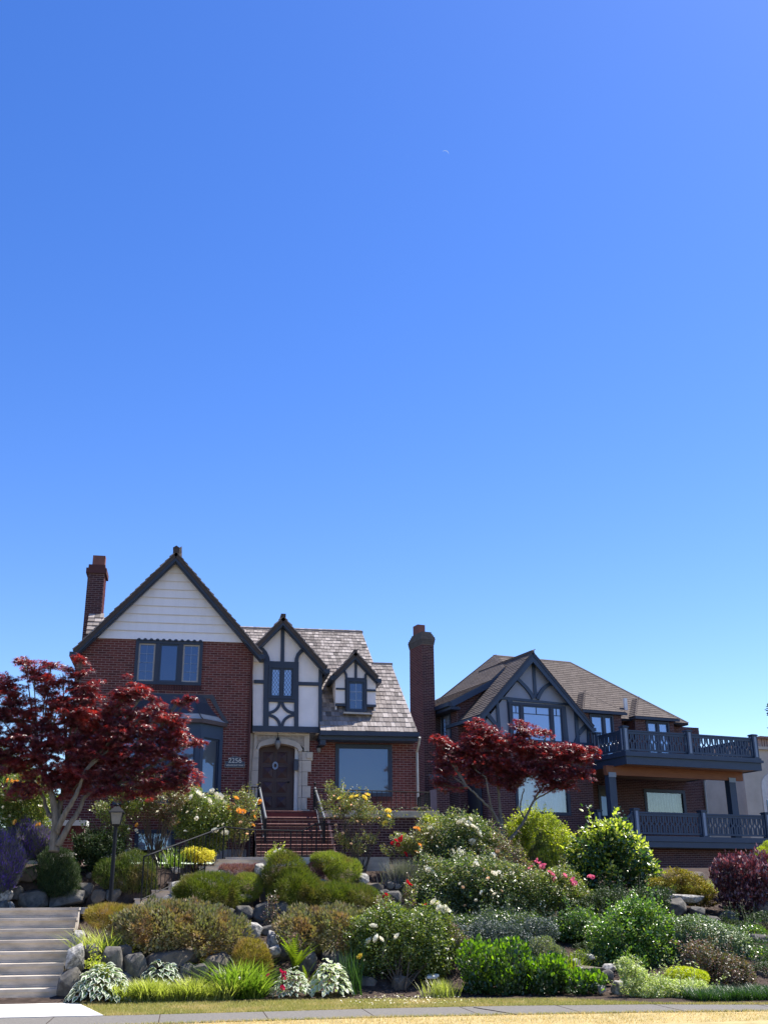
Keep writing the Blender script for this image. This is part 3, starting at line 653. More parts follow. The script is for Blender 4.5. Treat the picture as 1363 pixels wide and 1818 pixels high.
for (a, b) in ((380, 580), (582, 780), (782, 1022), (1024, 1226), (1228, 1560)):
    MB().box((sx(975), SYf + 0.01, szz(b) + 0.005), (sx(1032), EY + 0.3, szz(a))).build('stone_block', M['stone_dark' if a == 380 else 'stone'], hs)
MB().box((xr - 0.12, SYf + 0.03, PFZ - 0.3), (sx(200), EY + 0.3, szz(120))).build('stone_jamb', M['stone'], hs)
# door
DYY = EY + 0.25; dx0, dx1 = LX(458, 1400, DYY), LX(521.5, 1400, DYY); dzz0 = PFZ + 0.02
def dzv(p): return LZ(495, 1290 + p / 9.736, DYY)
def dxv(p): return LX(430 + p / 9.736, 1385, DYY)
dr_ = MB().prism([(dx0 - 0.1, dzz0), (dx1 + 0.03, dzz0), (dx1 + 0.03, dzv(250)), (dx0 - 0.1, dzv(250))], DYY, DYY + 0.08).build('door', M['door'], hs)
for (a, b) in ((350, 530), (590, 770)):
    for k, (t0, t1) in enumerate(((440, 635), (700, 888), (955, 1143), (1210, 1400))):
        x0, x1, z0_, z1_ = dxv(a), dxv(b), dzv(t1), dzv(t0); cx_, cz_ = (x0 + x1) / 2, (z0_ + z1_) / 2
        fr_ = MB()
        for r_ in ((x0 - 0.03, x0, z0_ - 0.03, z1_ + 0.03), (x1, x1 + 0.03, z0_ - 0.03, z1_ + 0.03)): fr_.box((r_[0], DYY - 0.022, r_[2]), (r_[1], DYY, r_[3]))
        fr_.box((x0, DYY - 0.02, z0_ - 0.03), (x1, DYY, z0_)).box((x0, DYY - 0.02, z1_), (x1, DYY, z1_ + 0.03))
        k0 = fr_._a([(x0, DYY - 0.002, z0_), (x1, DYY - 0.002, z0_), (x1, DYY - 0.002, z1_), (x0, DYY - 0.002, z1_), (cx_, DYY - 0.045, cz_)])
        fr_.F += [[k0, k0 + 1, k0 + 4], [k0 + 1, k0 + 2, k0 + 4], [k0 + 2, k0 + 3, k0 + 4], [k0 + 3, k0, k0 + 4]]
        fr_.build('door_panel', M['door'], dr_)
kx, kz = dxv(563), dzv(678)
A = arc(kx, kz, 0.085, 0, 360, 12); A = [(x, kz + (z - kz) * 1.35) for x, z in A]; B = [(kx + (x - kx) * .5, kz + (z - kz) * .5) for x, z in A]
MB().band(A, B, DYY - 0.05, DYY - 0.01).build('door_knocker', M['muntin'], dr_)
MB().lathe((dxv(800), DYY - 0.03, dzv(960)), [(0.0, -0.03), (0.03, -0.02), (0.03, 0.02), (0, 0.03)], 8).build('door_knob', M['black'], dr_)
MB().box((dx1 + 0.0, DYY - 0.2, dzz0), (sx(975), DYY + 0.1, dzv(380))).build('door_jamb', M['white'], hs)
MB().box((dx0 - 0.2, EY + 0.35, 3.0), (sx(1035), EY + 0.45, dzv(120))).build('wall_behind_door', M['mortar_dark'], hs)
# mailbox, pendant lamp, sconce
mbx = thing('mailbox', (dxv(905), EY - 0.1, dzv(780)), 'narrow navy mailbox fixed to the stone jamb right of the brown front door', 'mailbox')
MB().box((dxv(868), EY - 0.16, dzv(775)), (dxv(940), EY - 0.02, dzv(600))).build('mailbox_body', M['sign'], mbx)
MB().box((dxv(864), EY - 0.18, dzv(606)), (dxv(944), EY - 0.02, dzv(592))).build('mailbox_lid', M['sign'], mbx)
pl = thing('pendant_lamp', (sx(595), SYf - 0.08, szz(410)), 'pale pendant lamp hanging under the pointed stone arch of the door', 'lamp')
MB().lathe((sx(595), SYf - 0.1, szz(410)), [(0.0, 0), (0.05, 0.06), (0.09, 0.16), (0.085, 0.24), (0.05, 0.27)], 10).build('lamp_glass', M['lampglass'], pl, smooth=True)
MB().lathe((sx(595), SYf - 0.1, szz(410)), [(0.06, 0.26), (0.04, 0.32), (0.01, 0.38), (0.008, 0.5)], 8).build('lamp_cap', M['black'], pl)
sc = thing('wall_lantern', (LX(565, 1335, EY), EY - 0.12, LZ(565, 1337, EY)), 'small black and white wall lantern on the brickwork under the navy bracket', 'lamp')
lx_, lz_ = LX(565, 1335, EY), LZ(565, 1337, EY)
MB().lathe((lx_, EY - 0.13, lz_), [(0.03, 0), (0.055, 0.02), (0.065, 0.12), (0.05, 0.125)], 8).build('lamp_glass', M['lampglass'], sc)
MB().lathe((lx_, EY - 0.13, lz_ + 0.125), [(0.075, 0), (0.05, 0.06), (0.01, 0.1)], 8).box((lx_ - 0.03, EY - 0.13, lz_ + 0.12), (lx_ + 0.03, EY, lz_ + 0.18)).build('lamp_hood', M['black'], sc)
# number sign with raised lettering
def text_mesh(s_, size, x, y, z, name, m, parent, ext=0.006, F=I3, wscale=1.0):
    cu = bpy.data.curves.new(name, 'FONT'); cu.body = s_; cu.size = size; cu.align_x = 'CENTER'; cu.extrude = ext; cu.offset = 0.0015
    to = bpy.data.objects.new('tmp', cu); COL.objects.link(to)
    dg = bpy.context.evaluated_depsgraph_get(); me = bpy.data.meshes.new_from_object(to.evaluated_get(dg))
    bpy.data.objects.remove(to); me.name = name; me.materials.clear(); me.materials.append(m)
    o = link(name, me, parent, loc=(x, y, z), mw=(R(90), 0, 0)); o.scale = (wscale, 1, 1); return o
SG = WY - 0.03
sg = thing('house_sign', (LX(417, 1363, SG), SG, LZ(417, 1363, SG)), 'navy arched plaque reading 2256 on the brick wall beside the bay window', 'sign')
x0, x1, z0_, z1_ = LX(399.5, 1358, SG), LX(434.5, 1358, SG), LZ(417, 1363, SG), LZ(417, 1352, SG); cx_ = (x0 + x1) / 2
def signpoly(g):
    hw = (x1 - x0) / 2 - g
    return [(cx_ - hw, z0_ + g), (cx_ + hw, z0_ + g), (cx_ + hw, z1_ - g)] + [(cx_ + (0.19 - g) * math.cos(R(a)), z1_ - g + (0.15) * math.sin(R(a))) for a in range(0, 181, 18)] + [(cx_ - hw, z1_ - g)]
MB().prism(signpoly(0), SG, SG + 0.028).build('sign_border', M['cream'], sg)
MB().prism(signpoly(0.007), SG - 0.006, SG + 0.02).build('sign_board', M['sign'], sg)
text_mesh('2256', 0.19, cx_, SG - 0.008, z1_ - 0.035, 'number', M['gold'], sg)
text_mesh('\u2022 VIEWMONT WAY \u2022', 0.062, cx_, SG - 0.008, z0_ + 0.045, 'street_name', M['gold'], sg)
M['step_edge'] = mat('sunlit_brick_edge', (0.26, 0.15, 0.13), (0.16, 0.085, 0.075), 9, .9, .1)  # pale tone paints the sun caught on the brick nosings
# ------------------------------------------------------------------ porch, brick steps, iron railings
SY0 = 29.55                                   # front face of porch / top riser
sfx0, sfx1 = LX(470, 1452, SY0), LX(558, 1452, SY0)
gz = LZ(520, 1526, 27.9)
nst = 7; run = (SY0 - 27.75) / (nst - 1); rise = (PFZ - gz) / nst
stp = thing('brick_steps', ((sfx0 + sfx1) / 2, 28.5, gz), 'flight of red brick steps climbing to the brown front door', 'steps')
bxl, bxr = LX(456, 1520, 27.8), LX(598, 1520, 27.8)
for i in range(nst):
    y0 = SY0 - run * (nst - 1 - i); z0_, z1_ = gz + rise * i, gz + rise * (i + 1)
    s_ = MB().box((bxl, y0 + 0.02, z0_ - 0.3 * (i > 0)), (bxr, SY0 + 0.3, z1_ - 0.06)).build('step', M['mortar'], stp)
    B = []
    for k in range(int((bxr - bxl) / 0.107)):
        x0, x1 = bxl + k * 0.107, bxl + k * 0.107 + 0.098; yf = y0 - 0.025 + random.uniform(-.003, .003)
        B.append(c8(x0, x1, yf, y0 + 0.22, z1_ - 0.058, z1_ - 0.013))
    boxes_mesh('brick_nosing', B, I3, M['brick_dark'], s_)
    mb = MB(); k = mb._a([(bxl, y0 - 0.026, z1_ - 0.013), (bxr, y0 - 0.026, z1_ - 0.013), (bxr, y0 - 0.008, z1_ + .004), (bxl, y0 - 0.008, z1_ + .004), (bxr, y0 + 0.25, z1_ + .004), (bxl, y0 + 0.25, z1_ + .004)])
    mb.F += [[k, k + 1, k + 2, k + 3], [k + 3, k + 2, k + 4, k + 5]]; mb.build('sunlit_edge', M['step_edge'], s_)  # paler edge and darker risers put sun and shade into the brick colour
    B = [c8(bxl + k * 0.214, bxl + k * 0.214 + 0.203, y0 + 0.005, y0 + 0.03, z0_ + 0.012 + q * .045, z0_ + 0.05 + q * .045) for k in range(int((bxr - bxl) / 0.214)) for q in range(2)]
    boxes_mesh('brick_riser', B, I3, M['brick_dark'], s_)
pch = thing('brick_porch', (5.0, 29.5, gz), 'raised brick porch with a grey concrete cap under the picture window', 'porch')
pxr = LX(779, 1460, SY0)
brick_wall(pch, I3, SY0, rect(bxr, pxr - 0.06, gz - 0.5, PFZ - 0.16), mb='brick_dark', thick=0.25)
brick_wall(pch, I3, SY0, rect(xr + 0.0, bxl, gz - 0.5, PFZ - 0.16), mb='brick_dark', thick=0.25)
MB().box((bxr - 0.3, SY0 - 0.07, PFZ - 0.16), (pxr, EY, PFZ)).build('concrete_cap', M['concrete'], pch)
MB().box((xr, SY0 - 0.02, PFZ - 0.16), (bxr - 0.3, EY + 0.1, PFZ)).build('landing', M['brick'], pch)
MB().box((bxr, SY0 - 0.06, PFZ - 0.012), (pxr + 0.01, SY0 + 0.3, PFZ + 0.012)).build('cap_edge', M['concrete_pale'], pch)
MB().box((xr, SY0 + 0.26, gz - 0.5), (xr + 0.15, WY + 0.3, PFZ - 0.17)).build('side_wall', M['brick_dark'], pch)
MB().box((pxr - 0.3, SY0 + 0.2, 2.4), (pxr - 0.08, EY, PFZ - 0.16)).build('side_wall', M['brick_dark'], pch)
# side rails of the steps
def handrail(name, top, bot, label, endx):
    t = thing(name, (bot[0], bot[1], gz), label, 'handrail', 'handrails of the brick steps')
    MB().tube([top, bot], 0.032, 8).build('handrail_tube', M['rail'], t)
    for f in (0.02, 0.98):
        p = np.array(top) * (1 - f) + np.array(bot) * f
        gz2 = PFZ if p[1] > SY0 else gz + max(0, (p[1] - 27.75) / run) * rise
        MB().box((p[0] - 0.03, p[1] - 0.03, gz2 - 0.02), (p[0] + 0.03, p[1] + 0.03, p[2])).build('post', M['black'], t)
    n = 11
    for i in range(1, n):
        f = i / n; p = np.array(top) * (1 - f) + np.array(bot) * f
        g2 = PFZ + 0.08 if p[1] > SY0 else gz + max(0, (p[1] - 27.75) / run) * rise + 0.14
        MB().tube([(p[0], p[1], g2), (p[0], p[1], p[2])], 0.009, 4).build('baluster', M['black'], t)
    MB().lathe((top[0], top[1], top[2] + 0.02), [(0, 0), (0.03, 0.01), (0.012, 0.05), (0.035, 0.08), (0.035, 0.11), (0, 0.14)], 8).build('finial', M['black'], t)
    q0 = np.array([top[0], top[1], PFZ + 0.08]); q1 = np.array([bot[0], bot[1], gz + 0.25])
    MB().tube([q0, (top[0], SY0 - 0.1, PFZ + 0.02), q1], 0.014, 4).build('lower_rail', M['rail'], t)
handrail('step_railing', P(461, 1399, 29.9), P(472, 1453, 28.2), 'left handrail of the brick steps, a pale tube on black posts', 0)
handrail('step_railing', P(559, 1399, 29.9), P(576, 1453, 28.2), 'right handrail of the brick steps, beside the yellow rose bush', 0)
# porch railing
def fence_iron(name, pts, label, cat, spacing, h_low=0.08, zbase=None, m='black', topm='black', rb=0.008, rt=0.018, postevery=None, group=None):
    """pts: list of (top point) ; zbase(p) gives the foot"""
    t = thing(name, tuple(pts[0][:2]) + (zbase(pts[0]),), label, cat, group)
    MB().tube(pts, rt, 6).build('top_rail', M[topm], t)
    low = [np.array([p[0], p[1], zbase(p) + h_low]) for p in pts]
    MB().tube(low, 0.012, 4).build('bottom_rail', M[m], t)
    acc = 0.0
    for i in range(len(pts) - 1):
        a, b = np.array(pts[i]), np.array(pts[i + 1]); L = np.linalg.norm((b - a)[:2]); n = max(1, int(round(L / spacing)))
        for k in range(n + (i == len(pts) - 2)):
            p = a + (b - a) * k / n; la = low[i] + (low[i + 1] - low[i]) * k / n
            if k == 0 or (postevery and k % postevery == 0) or (k == n):
                MB().box((p[0] - 0.016, p[1] - 0.016, zbase(p)), (p[0] + 0.016, p[1] + 0.016, p[2])).build('post', M[m], t)
            else: MB().tube([la, p], rb, 4).build('baluster', M[m], t)
    return t
ry = SY0 + 0.05
fence_iron('porch_railing', [P(557, 1401, ry), P(762, 1407, ry), np.array(P(762, 1407, ry)) + (0.0, 1.6, 0)], 'black iron railing along the porch edge in front of the picture window', 'railing', 0.135, zbase=lambda p: PFZ)
fence_iron('porch_railing', [np.array([xr + 0.02, 29.9, LZ(445, 1397, 29.9)]), P(459, 1398, 29.9)], 'short iron railing between the house wing and the top of the brick steps', 'railing', 0.09, zbase=lambda p: PFZ, topm='black')
# stone birdbath-like bench on the porch, right end
tb = thing('porch_bench', (LX(738, 1455, 30.2), 30.2, PFZ), 'low dark pedestal table with a pale rim at the right end of the porch', 'table')
bx_ = LX(748, 1455, 30.2)
tz_ = LZ(740, 1434, 30.2)
MB().lathe((bx_, 30.2, PFZ), [(0.2, 0), (0.18, 0.05), (0.09, 0.1), (0.08, tz_ - PFZ - 0.12), (0.2, tz_ - PFZ - 0.05)], 12).build('pedestal', M['rock'], tb)
MB().lathe((bx_, 30.2, tz_), [(0.0, -0.05), (0.27, -0.05), (0.3, -0.01), (0.28, 0.0), (0, 0.0)], 16).build('table_top', M['cap_stone'], tb)
# ================================================================== RIGHT HOUSE
VW, VD, VM = 36.5, 34.4, 39.0
def WR(u, v, z): return FR @ np.array([u, v, z], float)
rh = thing('brick_house', tuple(WR(26, 37, 2.9)), 'dark brick house with blue half-timbered gable, brown roof and tall chimney on its left', 'house')
wu0, wu1 = 20.42, Q(1052, 1400, VW)[0]
ez = 8.28
ap = Q(945, 1163, VW); slr = (ap[2] - ez) / (Q(1052, 1292, VW)[0] - ap[0])
def pxr_(pts, v=VW): return qpoly(pts, v)
uw = (Q(903, 1300, VW)[0], Q(1000, 1300, VW)[0], Q(960, 1320, VW)[2] - 0.1, Q(950, 1250, VW)[2])
lw = (Q(914, 1400, VW)[0], Q(1010, 1400, VW)[0], Q(960, 1447, VW)[2], Q(960, 1371, VW)[2])
zfl = 7.3                                   # bottom of half-timber
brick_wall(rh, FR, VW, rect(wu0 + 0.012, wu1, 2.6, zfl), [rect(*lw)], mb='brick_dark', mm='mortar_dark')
MB(FR).prism([(wu0, zfl), (wu1, zfl), (wu1, ez - 0.2), (ap[0], ap[2] - 0.25), (wu0, ez - 0.2)], VW - 0.002, VW + 0.2).build('stucco_wall', M['grey_stucco'], rh)
def o6(x, y): return (860 + x / 6.815, 1150 + y / 6.815)
TM = [[o6(565, 170), o6(597, 180), o6(628, 600), o6(590, 600)],
      [o6(150, 585), o6(1040, 680), o6(1045, 705), o6(145, 622)],
      [o6(130, 640), o6(160, 640), o6(190, 1010), o6(150, 1010)],
      [o6(265, 630), o6(325, 640), o6(345, 1040), o6(295, 1040)],
      [o6(905, 705), o6(968, 712), o6(1008, 1140), o6(945, 1140)],
      [o6(1070, 715), o6(1108, 725), o6(1145, 1200), o6(1105, 1200)],
      [o6(1225, 905), o6(1262, 940), o6(1262, 1230), o6(1238, 1230)],
      [o6(0, 770), o6(30, 770), o6(150, 930), o6(140, 975), o6(0, 810)],
      [o6(1215, 905), o6(1235, 960), o6(1145, 1060), o6(1120, 1020)],
      [o6(1105, 1060), o6(1145, 1070), o6(1080, 1215), o6(1050, 1200)],
      [(855, 1308), (1052, 1320), (1052, 1330), (855, 1318)],
      [(852, 1270), (860, 1272), (862, 1320), (853, 1320)]]
for i, t_ in enumerate(TM): MB(FR).prism(pxr_(t_), VW - 0.05 - 0.0025 * i, VW).build('timber', M['navy2'], rh)
def braceQ(cpts, wpx, v, th):
    c = np.array(cpts, float); d = np.gradient(c, axis=0); d /= np.linalg.norm(d, axis=1)[:, None]
    n = np.stack([-d[:, 1], d[:, 0]], 1) * wpx / 2
    MB(FR).band(qpoly(c + n, v), qpoly(c - n, v), v - th, v).build('curved_brace', M['navy2'], rh)
braceQ([o6(375, 365), o6(430, 420), o6(490, 480), o6(545, 550), o6(580, 620)], 5.5, VW, 0.085)
braceQ([o6(815, 420), o6(745, 460), o6(690, 510), o6(655, 565), o6(630, 625)], 6, VW, 0.088)
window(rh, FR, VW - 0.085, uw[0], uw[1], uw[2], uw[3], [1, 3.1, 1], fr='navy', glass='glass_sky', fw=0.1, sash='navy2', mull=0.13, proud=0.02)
wz_ = uw[3] - 0.1 - 0.33; mb = MB(FR); mb.box((uw[0] + 0.1, VW - 0.07, wz_), (uw[1] - 0.1, VW - 0.055, wz_ + 0.025))
for f in (0.13, 0.5, 0.87): xx = uw[0] + (uw[1] - uw[0]) * f; mb.box((xx - 0.012, VW - 0.068, wz_ + 0.025), (xx + 0.012, VW - 0.056, uw[3] - 0.12))
mb.build('glazing_bars', M['navy'], rh)
wlow = window(rh, FR, VW, *lw, [1], fr='navy', glass='clear', fw=0.12, curtain='blinds', depth=0.16)
# wing left side wall
FL = np.array([YR, XR, _z]).T              # wall facing -u : U runs along +v, V inward = +u
brick_wall(rh, FL, wu0, rect(VW + 0.01, 38.2, 2.6, ez - 0.2), mb='brick_dark', mm='mortar_dark', thick=0.15)
MB(FR).box((wu1 - 0.15, VW + 0.2, 2.6), (wu1, VM, ez - 0.2)).build('side_wall', M['brick_dark'], rh)
# wing roof (gable in rotated frame)
def gable_roofF(parent, F, cx, zt, sl, xl_, xr_, y0, y1, m, rm, hz, expo, wid, th=0.022):
    for sgn, xe in ((-1, xl_), (1, xr_)):
        ze = zt - sl * abs(xe - cx)
        poly = [(cx, zt), (xe, ze), (xe, ze - hz * 1.15), (cx, zt - hz * 1.45)]
        if sgn > 0: poly = poly[::-1]
        MB(F).prism(poly, y0, y0 + 0.06).build('rake_board', M[rm], parent)
        pts = [F @ np.array(p, float) for p in ((xe, y0 - 0.02, ze + 0.01), (xe, y1, ze + 0.01), (cx, y1, zt + 0.01), (cx, y0 - 0.02, zt + 0.01))]
        shingles(parent, pts, F[:, 1], F @ np.array([-(xe - cx), 0, zt - ze], float), expo, expo, wid, m, th=th, over=0.02, under=0.1, um='navy', jit=0.004)
        MB(F).box((xe - 0.04 if sgn > 0 else xe - 0.12, y0 + 0.03, ze - 0.17), (xe + 0.12 if sgn > 0 else xe + 0.04, y1, ze - 0.04)).build('gutter', M['navy2'], parent)
VG = VW - 0.3
ga = Q(945, 1158, VG); gl_ = Q(851, 1268, VG); gr_ = Q(1054, 1291, VG)
slq = (ga[2] - (gl_[2] + gr_[2]) / 2) / ((gr_[0] - gl_[0]) / 2)
gable_roofF(rh, FR, ga[0], ga[2], slq, gl_[0], gr_[0], VG, 38.9, 'comp', 'navy2', 0.27, 0.14, (0.3, 0.4))
# wing roof continues back into the main roof
ze_ = ga[2] - 1.9 * slq
shingles(rh, [WR(ga[0] - 1.9, 38.9, ze_ + 0.01), WR(ga[0] - 0.6, 40.2, ga[2] - 0.6 * slq), WR(ga[0], 40.6, ga[2] + 0.01), WR(ga[0], 38.9, ga[2] + 0.01)], FR[:, 1], FR @ np.array([1, 0, slq]), 0.14, 0.14, (0.3, 0.4), 'comp', th=0.022, um='navy', jit=0.0)
MB(FR).box((ga[0] - 0.06, VG - 0.04, ga[2] - 0.01), (ga[0] + 0.06, 40.6, ga[2] + 0.05)).build('ridge_cap', M['comp'], rh)
# main roof
VR_ = 41.0; rA = Q(877, 1163, VR_); rB = Q(1011, 1178, VR_); rz = (rA[2] + rB[2]) / 2
fe = 38.4; fz = 8.95; kr = (rz - fz) / (VR_ - fe)
uR = Q(1222, 1294, fe)[0]
def wr(*a): return WR(*a)
Al, Bl = (rA[0], VR_, rz), (rB[0], VR_, rz)
shingles(rh, [wr(20.6, fe, fz), wr(uR, fe, fz), wr(*Bl), wr(*Al)], FR[:, 0], FR @ np.array([0, 1, kr]), 0.14, 0.14, (0.3, 0.4), 'comp', th=0.022, um='navy', jit=0.0)
eL = 19.6; E1 = (eL, 37.7, 9.03); K1 = (21.5, 37.7, 10.02); K2 = (21.5, 42.2, 10.02); E2 = (eL, 42.2, 9.03)
shingles(rh, [wr(*E2), wr(*E1), wr(*K1), wr(*K2)], -FR[:, 1], FR @ np.array([1, 0, 0.52]), 0.14, 0.14, (0.3, 0.4), 'comp', th=0.022, um='navy', jit=0.0)
ksl = (rz - 10.02) / (rA[0] - 21.5)
shingles(rh, [wr(21.5, 42.2, 10.02), wr(*K1), wr(22.15, 37.7, 10.02 + 0.65 * ksl), wr(*Al)], -FR[:, 1], FR @ np.array([1, 0, ksl]), 0.14, 0.14, (0.3, 0.4), 'comp', th=0.022, um='navy', jit=0.0)
MB().slab([wr(*Bl), wr(uR, fe, fz), wr(uR + 0.3, 44, fz)], (0, 0, -0.08)).slab([wr(*Al), wr(*Bl), wr(uR + .3, 44, fz), wr(21, 44, fz)], (0, 0, -0.08)).build('rear_roof', M['comp'], rh)
mb = MB(FR); mb.tube([Al, Bl], 0.05, 5).tube([Bl, (uR, fe, fz)], 0.05, 5).tube([Al, (21.5, 42.2, 10.05), (eL + .3, 42.2, 9.2)], 0.05, 5).build('ridge_cap', M['comp'], rh)
# verge fascia + brick gable piece + left eave gutter + left wall with window
MB(FR).prism([(eL, 9.02), (21.5, 10.0), (22.15, 10.0 + 0.65 * ksl), (22.15, 9.76 + 0.65 * ksl), (21.5, 9.76), (eL + 0.02, 8.78)], 37.66, 37.72).build('rake_board', M['navy2'], rh)
brick_wall(rh, FR, 37.95, [(20.02, 2.6), (22.2, 2.6), (22.2, 10.3), (21.5, 9.9), (20.02, 9.2)], mb='brick_dark', mm='mortar_dark')
MB(FR).box((eL - 0.13, 37.66, 8.84), (eL + 0.03, 40.2, 8.99)).box((eL - 0.02, 37.66, 8.72), (eL + 0.4, 40.2, 8.84)).build('gutter', M['navy'], rh)
lwv0, lwv1 = QU(783, 1280, 20.0)[1], QU(800, 1270, 20.0)[1]
lwz0, lwz1 = QU(792, 1300, 20.0)[2] - .3, QU(795, 1265, 20.0)[2]
va, vb = min(lwv0, lwv1), max(lwv0, lwv1)
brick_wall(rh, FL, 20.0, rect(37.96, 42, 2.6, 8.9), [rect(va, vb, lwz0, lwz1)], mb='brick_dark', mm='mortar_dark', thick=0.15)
FLm = np.array([YR, XR, _z]).T
window(rh, FLm, 20.0, va, vb, lwz0, lwz1, [1], fr='navy', glass='glass_bright', fw=0.07, sash='navy2', grid=(3, 4, 0.02, 'muntin'))
v2a, v2b = 36.95, 37.85; z2a, z2b = 4.3, 6.4
MB(FR).box((wu0 - 0.05, v2a - .08, z2a - .08), (wu0 - 0.02, v2b + .08, z2b + .08)).build('window_frame', M['navy'], rh)
MB(FR).box((wu0 - 0.06, v2a, z2a), (wu0 - 0.05, v2b, z2b)).build('pane', M['glass_blue'], rh)
# chimney
chu0, chu1, chv0, chv1 = 18.98, 19.52, 38.9, 40.1
chz = 11.55
brick_wall(rh, FR, chv0, rect(chu0 + 0.012, chu1, 2.6, chz), mb='brick_dark', mm='mortar', thick=0.2)
brick_wall(rh, FL, chu0, [(chv0 + .01, 2.6), (chv1 + 1.1, 2.6), (chv1 + 1.1, 7.2), (chv1 + .05, 8.6), (chv1, chz), (chv0 + .01, chz)], mb='brick', mm='mortar', thick=0.2)
MB(FR).box((chu0 + .2, chv0 + .2, 2.6), (chu1, chv1, chz)).build('chimney_core', M['mortar_dark'], rh)
cc = []
for i in range(4): cc.append(c8(chu0 - 0.015 - 0.01 * i, chu1 + 0.015 + 0.01 * i, chv0 - 0.015 - 0.014 * i, chv1 + 0.015 + 0.014 * i, chz + i * 0.068, chz + i * 0.068 + 0.06))
for i in range(4): cc.append(c8(chu0 - 0.035 + 0.03 * i, chu1 + 0.035 - 0.03 * i, chv0 - 0.045 + 0.045 * i, chv1 + 0.045 - 0.045 * i, chz + 0.27 + i * 0.075, chz + 0.335 + i * 0.075))
boxes_mesh('corbel_course', cc, FR, M['cap_stone'], rh)
MB(FR).box((chu0 + 0.06, chv0 + 0.5, chz + 0.55), (chu1 - 0.14, chv1 - 0.25, chz + 0.95)).build('flue', M['terracotta'], rh)
# low buttress with sloped cap beside the chimney
bb0 = Q(774, 1440, 38.0)[0]; bb1 = Q(792, 1440, 38.0)[0]
brick_wall(rh, FR, 37.3, rect(bb0 - .3, bb1 - .2, 2.5, 5.6), mb='brick_dark', mm='mortar', thick=0.6)
MB(FR).slab([(bb0 - .35, 37.25, 5.6), (bb1 - .15, 37.25, 5.6), (bb1 - .15, 37.9, 6.2), (bb0 - .35, 37.9, 6.2)], (0, 0, -0.05)).build('buttress_cap', M['cap_stone'], rh)
# --- main front wall behind the decks
win2 = (Q(1143, 1420, VM)[0], Q(1216, 1420, VM)[0], Q(1180, 1445, VM)[2] - .1, Q(1180, 1402, VM)[2])
dorr = (Q(1062, 1420, VM)[0], Q(1084, 1420, VM)[0], 3.9, Q(1075, 1395, VM)[2])
mru = Q(1253, 1420, VM)[0]
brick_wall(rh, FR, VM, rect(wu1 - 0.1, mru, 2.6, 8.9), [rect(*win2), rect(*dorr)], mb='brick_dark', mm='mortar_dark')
window(rh, FR, VM, *win2, [1], fr='navy', glass='clear', fw=0.14, curtain='curtain', depth=0.15)
window(rh, FR, VM, *dorr, [1], fr='navy', glass='glass_blue', fw=0.1, sash='navy')
brick_wall(rh, FL, mru, rect(VM, VM + .02, 2.6, 2.7), mb='brick_dark', thick=.1)
MB(FR).box((mru - 0.2, VM + 0.01, 2.6), (mru, 43, 8.9)).build('side_wall', M['brick_dark'], rh)
# dormers standing on the upper deck
def hip_dormer(fl, fr_px, apx_, back, bl_px, lights, wpx, wbot=6.7):
    vdm = 38.0
    a = Q(*fl, vdm); b = Q(*fr_px, vdm); z_ = (a[2] + b[2]) / 2
    t = Q(*apx_, vdm + 0.9); tt = (t[0], vdm + 0.9, t[2])
    A_, B_ = (a[0], vdm, z_), (b[0], vdm, z_)
    C_ = (a[0] - 0.02, vdm + 1.6, z_); T2 = (t[0], vdm + 3.0, t[2])
    sh = dict(th=0.022, um='navy', jit=0.0)
    shingles(rh, [wr(*A_), wr(*B_), wr(*tt)], FR[:, 0], FR @ np.array([0, 0.9, t[2] - z_]), 0.14, 0.14, (0.3, 0.4), 'comp', **sh)
    shingles(rh, [wr(a[0], vdm + 2.4, z_), wr(*A_), wr(*tt), wr(*T2)], -FR[:, 1], FR @ np.array([t[0] - a[0] + 1e-3, 0, t[2] - z_]), 0.14, 0.14, (0.3, 0.4), 'comp', **sh)
    MB().slab([wr(*B_), wr(b[0], vdm + 3, z_), wr(*T2), wr(*tt)], (0, 0, -0.06)).build('dormer_roof', M['comp'], rh)
    MB(FR).tube([A_, tt, B_], 0.035, 5).build('hip_cap', M['comp'], rh)
    MB(FR).box((a[0] - 0.03, vdm - 0.05, z_ - 0.12), (b[0] + 0.05, vdm + 0.02, z_ - 0.01)).build('eave_board', M['navy'], rh)
    MB(FR).box((a[0] + 0.0, vdm, z_ - 0.1), (b[0] - 0.02, vdm + 0.4, z_ - 0.05)).build('soffit', M['navy'], rh)
    v1 = vdm + 0.18; w0_, w1_ = Q(wpx[0], 1280, v1)[0], Q(wpx[1], 1280, v1)[0]
    brick_wall(rh, FR, v1, rect(a[0] + 0.12, b[0] - 0.12, wbot, z_ - 0.1), [rect(w0_, w1_, wbot, z_ - 0.12)], mb='brick_dark', mm='mortar_dark')
    window(rh, FR, v1, w0_, w1_, wbot, z_ - 0.12, lights, fr='navy', glass='glass_bright', fw=0.09, sash='navy2', mull=0.12)
    MB(FR).box((a[0] + 0.12, v1 + .05, wbot), (a[0] + 0.24, VM + 1.5, z_ - 0.1)).build('dormer_cheek', M['brick_dark'], rh)
hip_dormer((1034, 1257), (1110, 1267.5), (1037, 1230), None, None, [1.3, 0.8], (1046, 1088))
hip_dormer((1127, 1270), (1203, 1277.5), (1131, 1241), None, None, [1, 1], (1145, 1186))
MB(FR).box((Q(1109, 1260, 38.8)[0], 38.8, 9.05), (Q(1114, 1260, 38.8)[0], 38.9, 9.95)).build('vent_flashing', M['white'], rh)
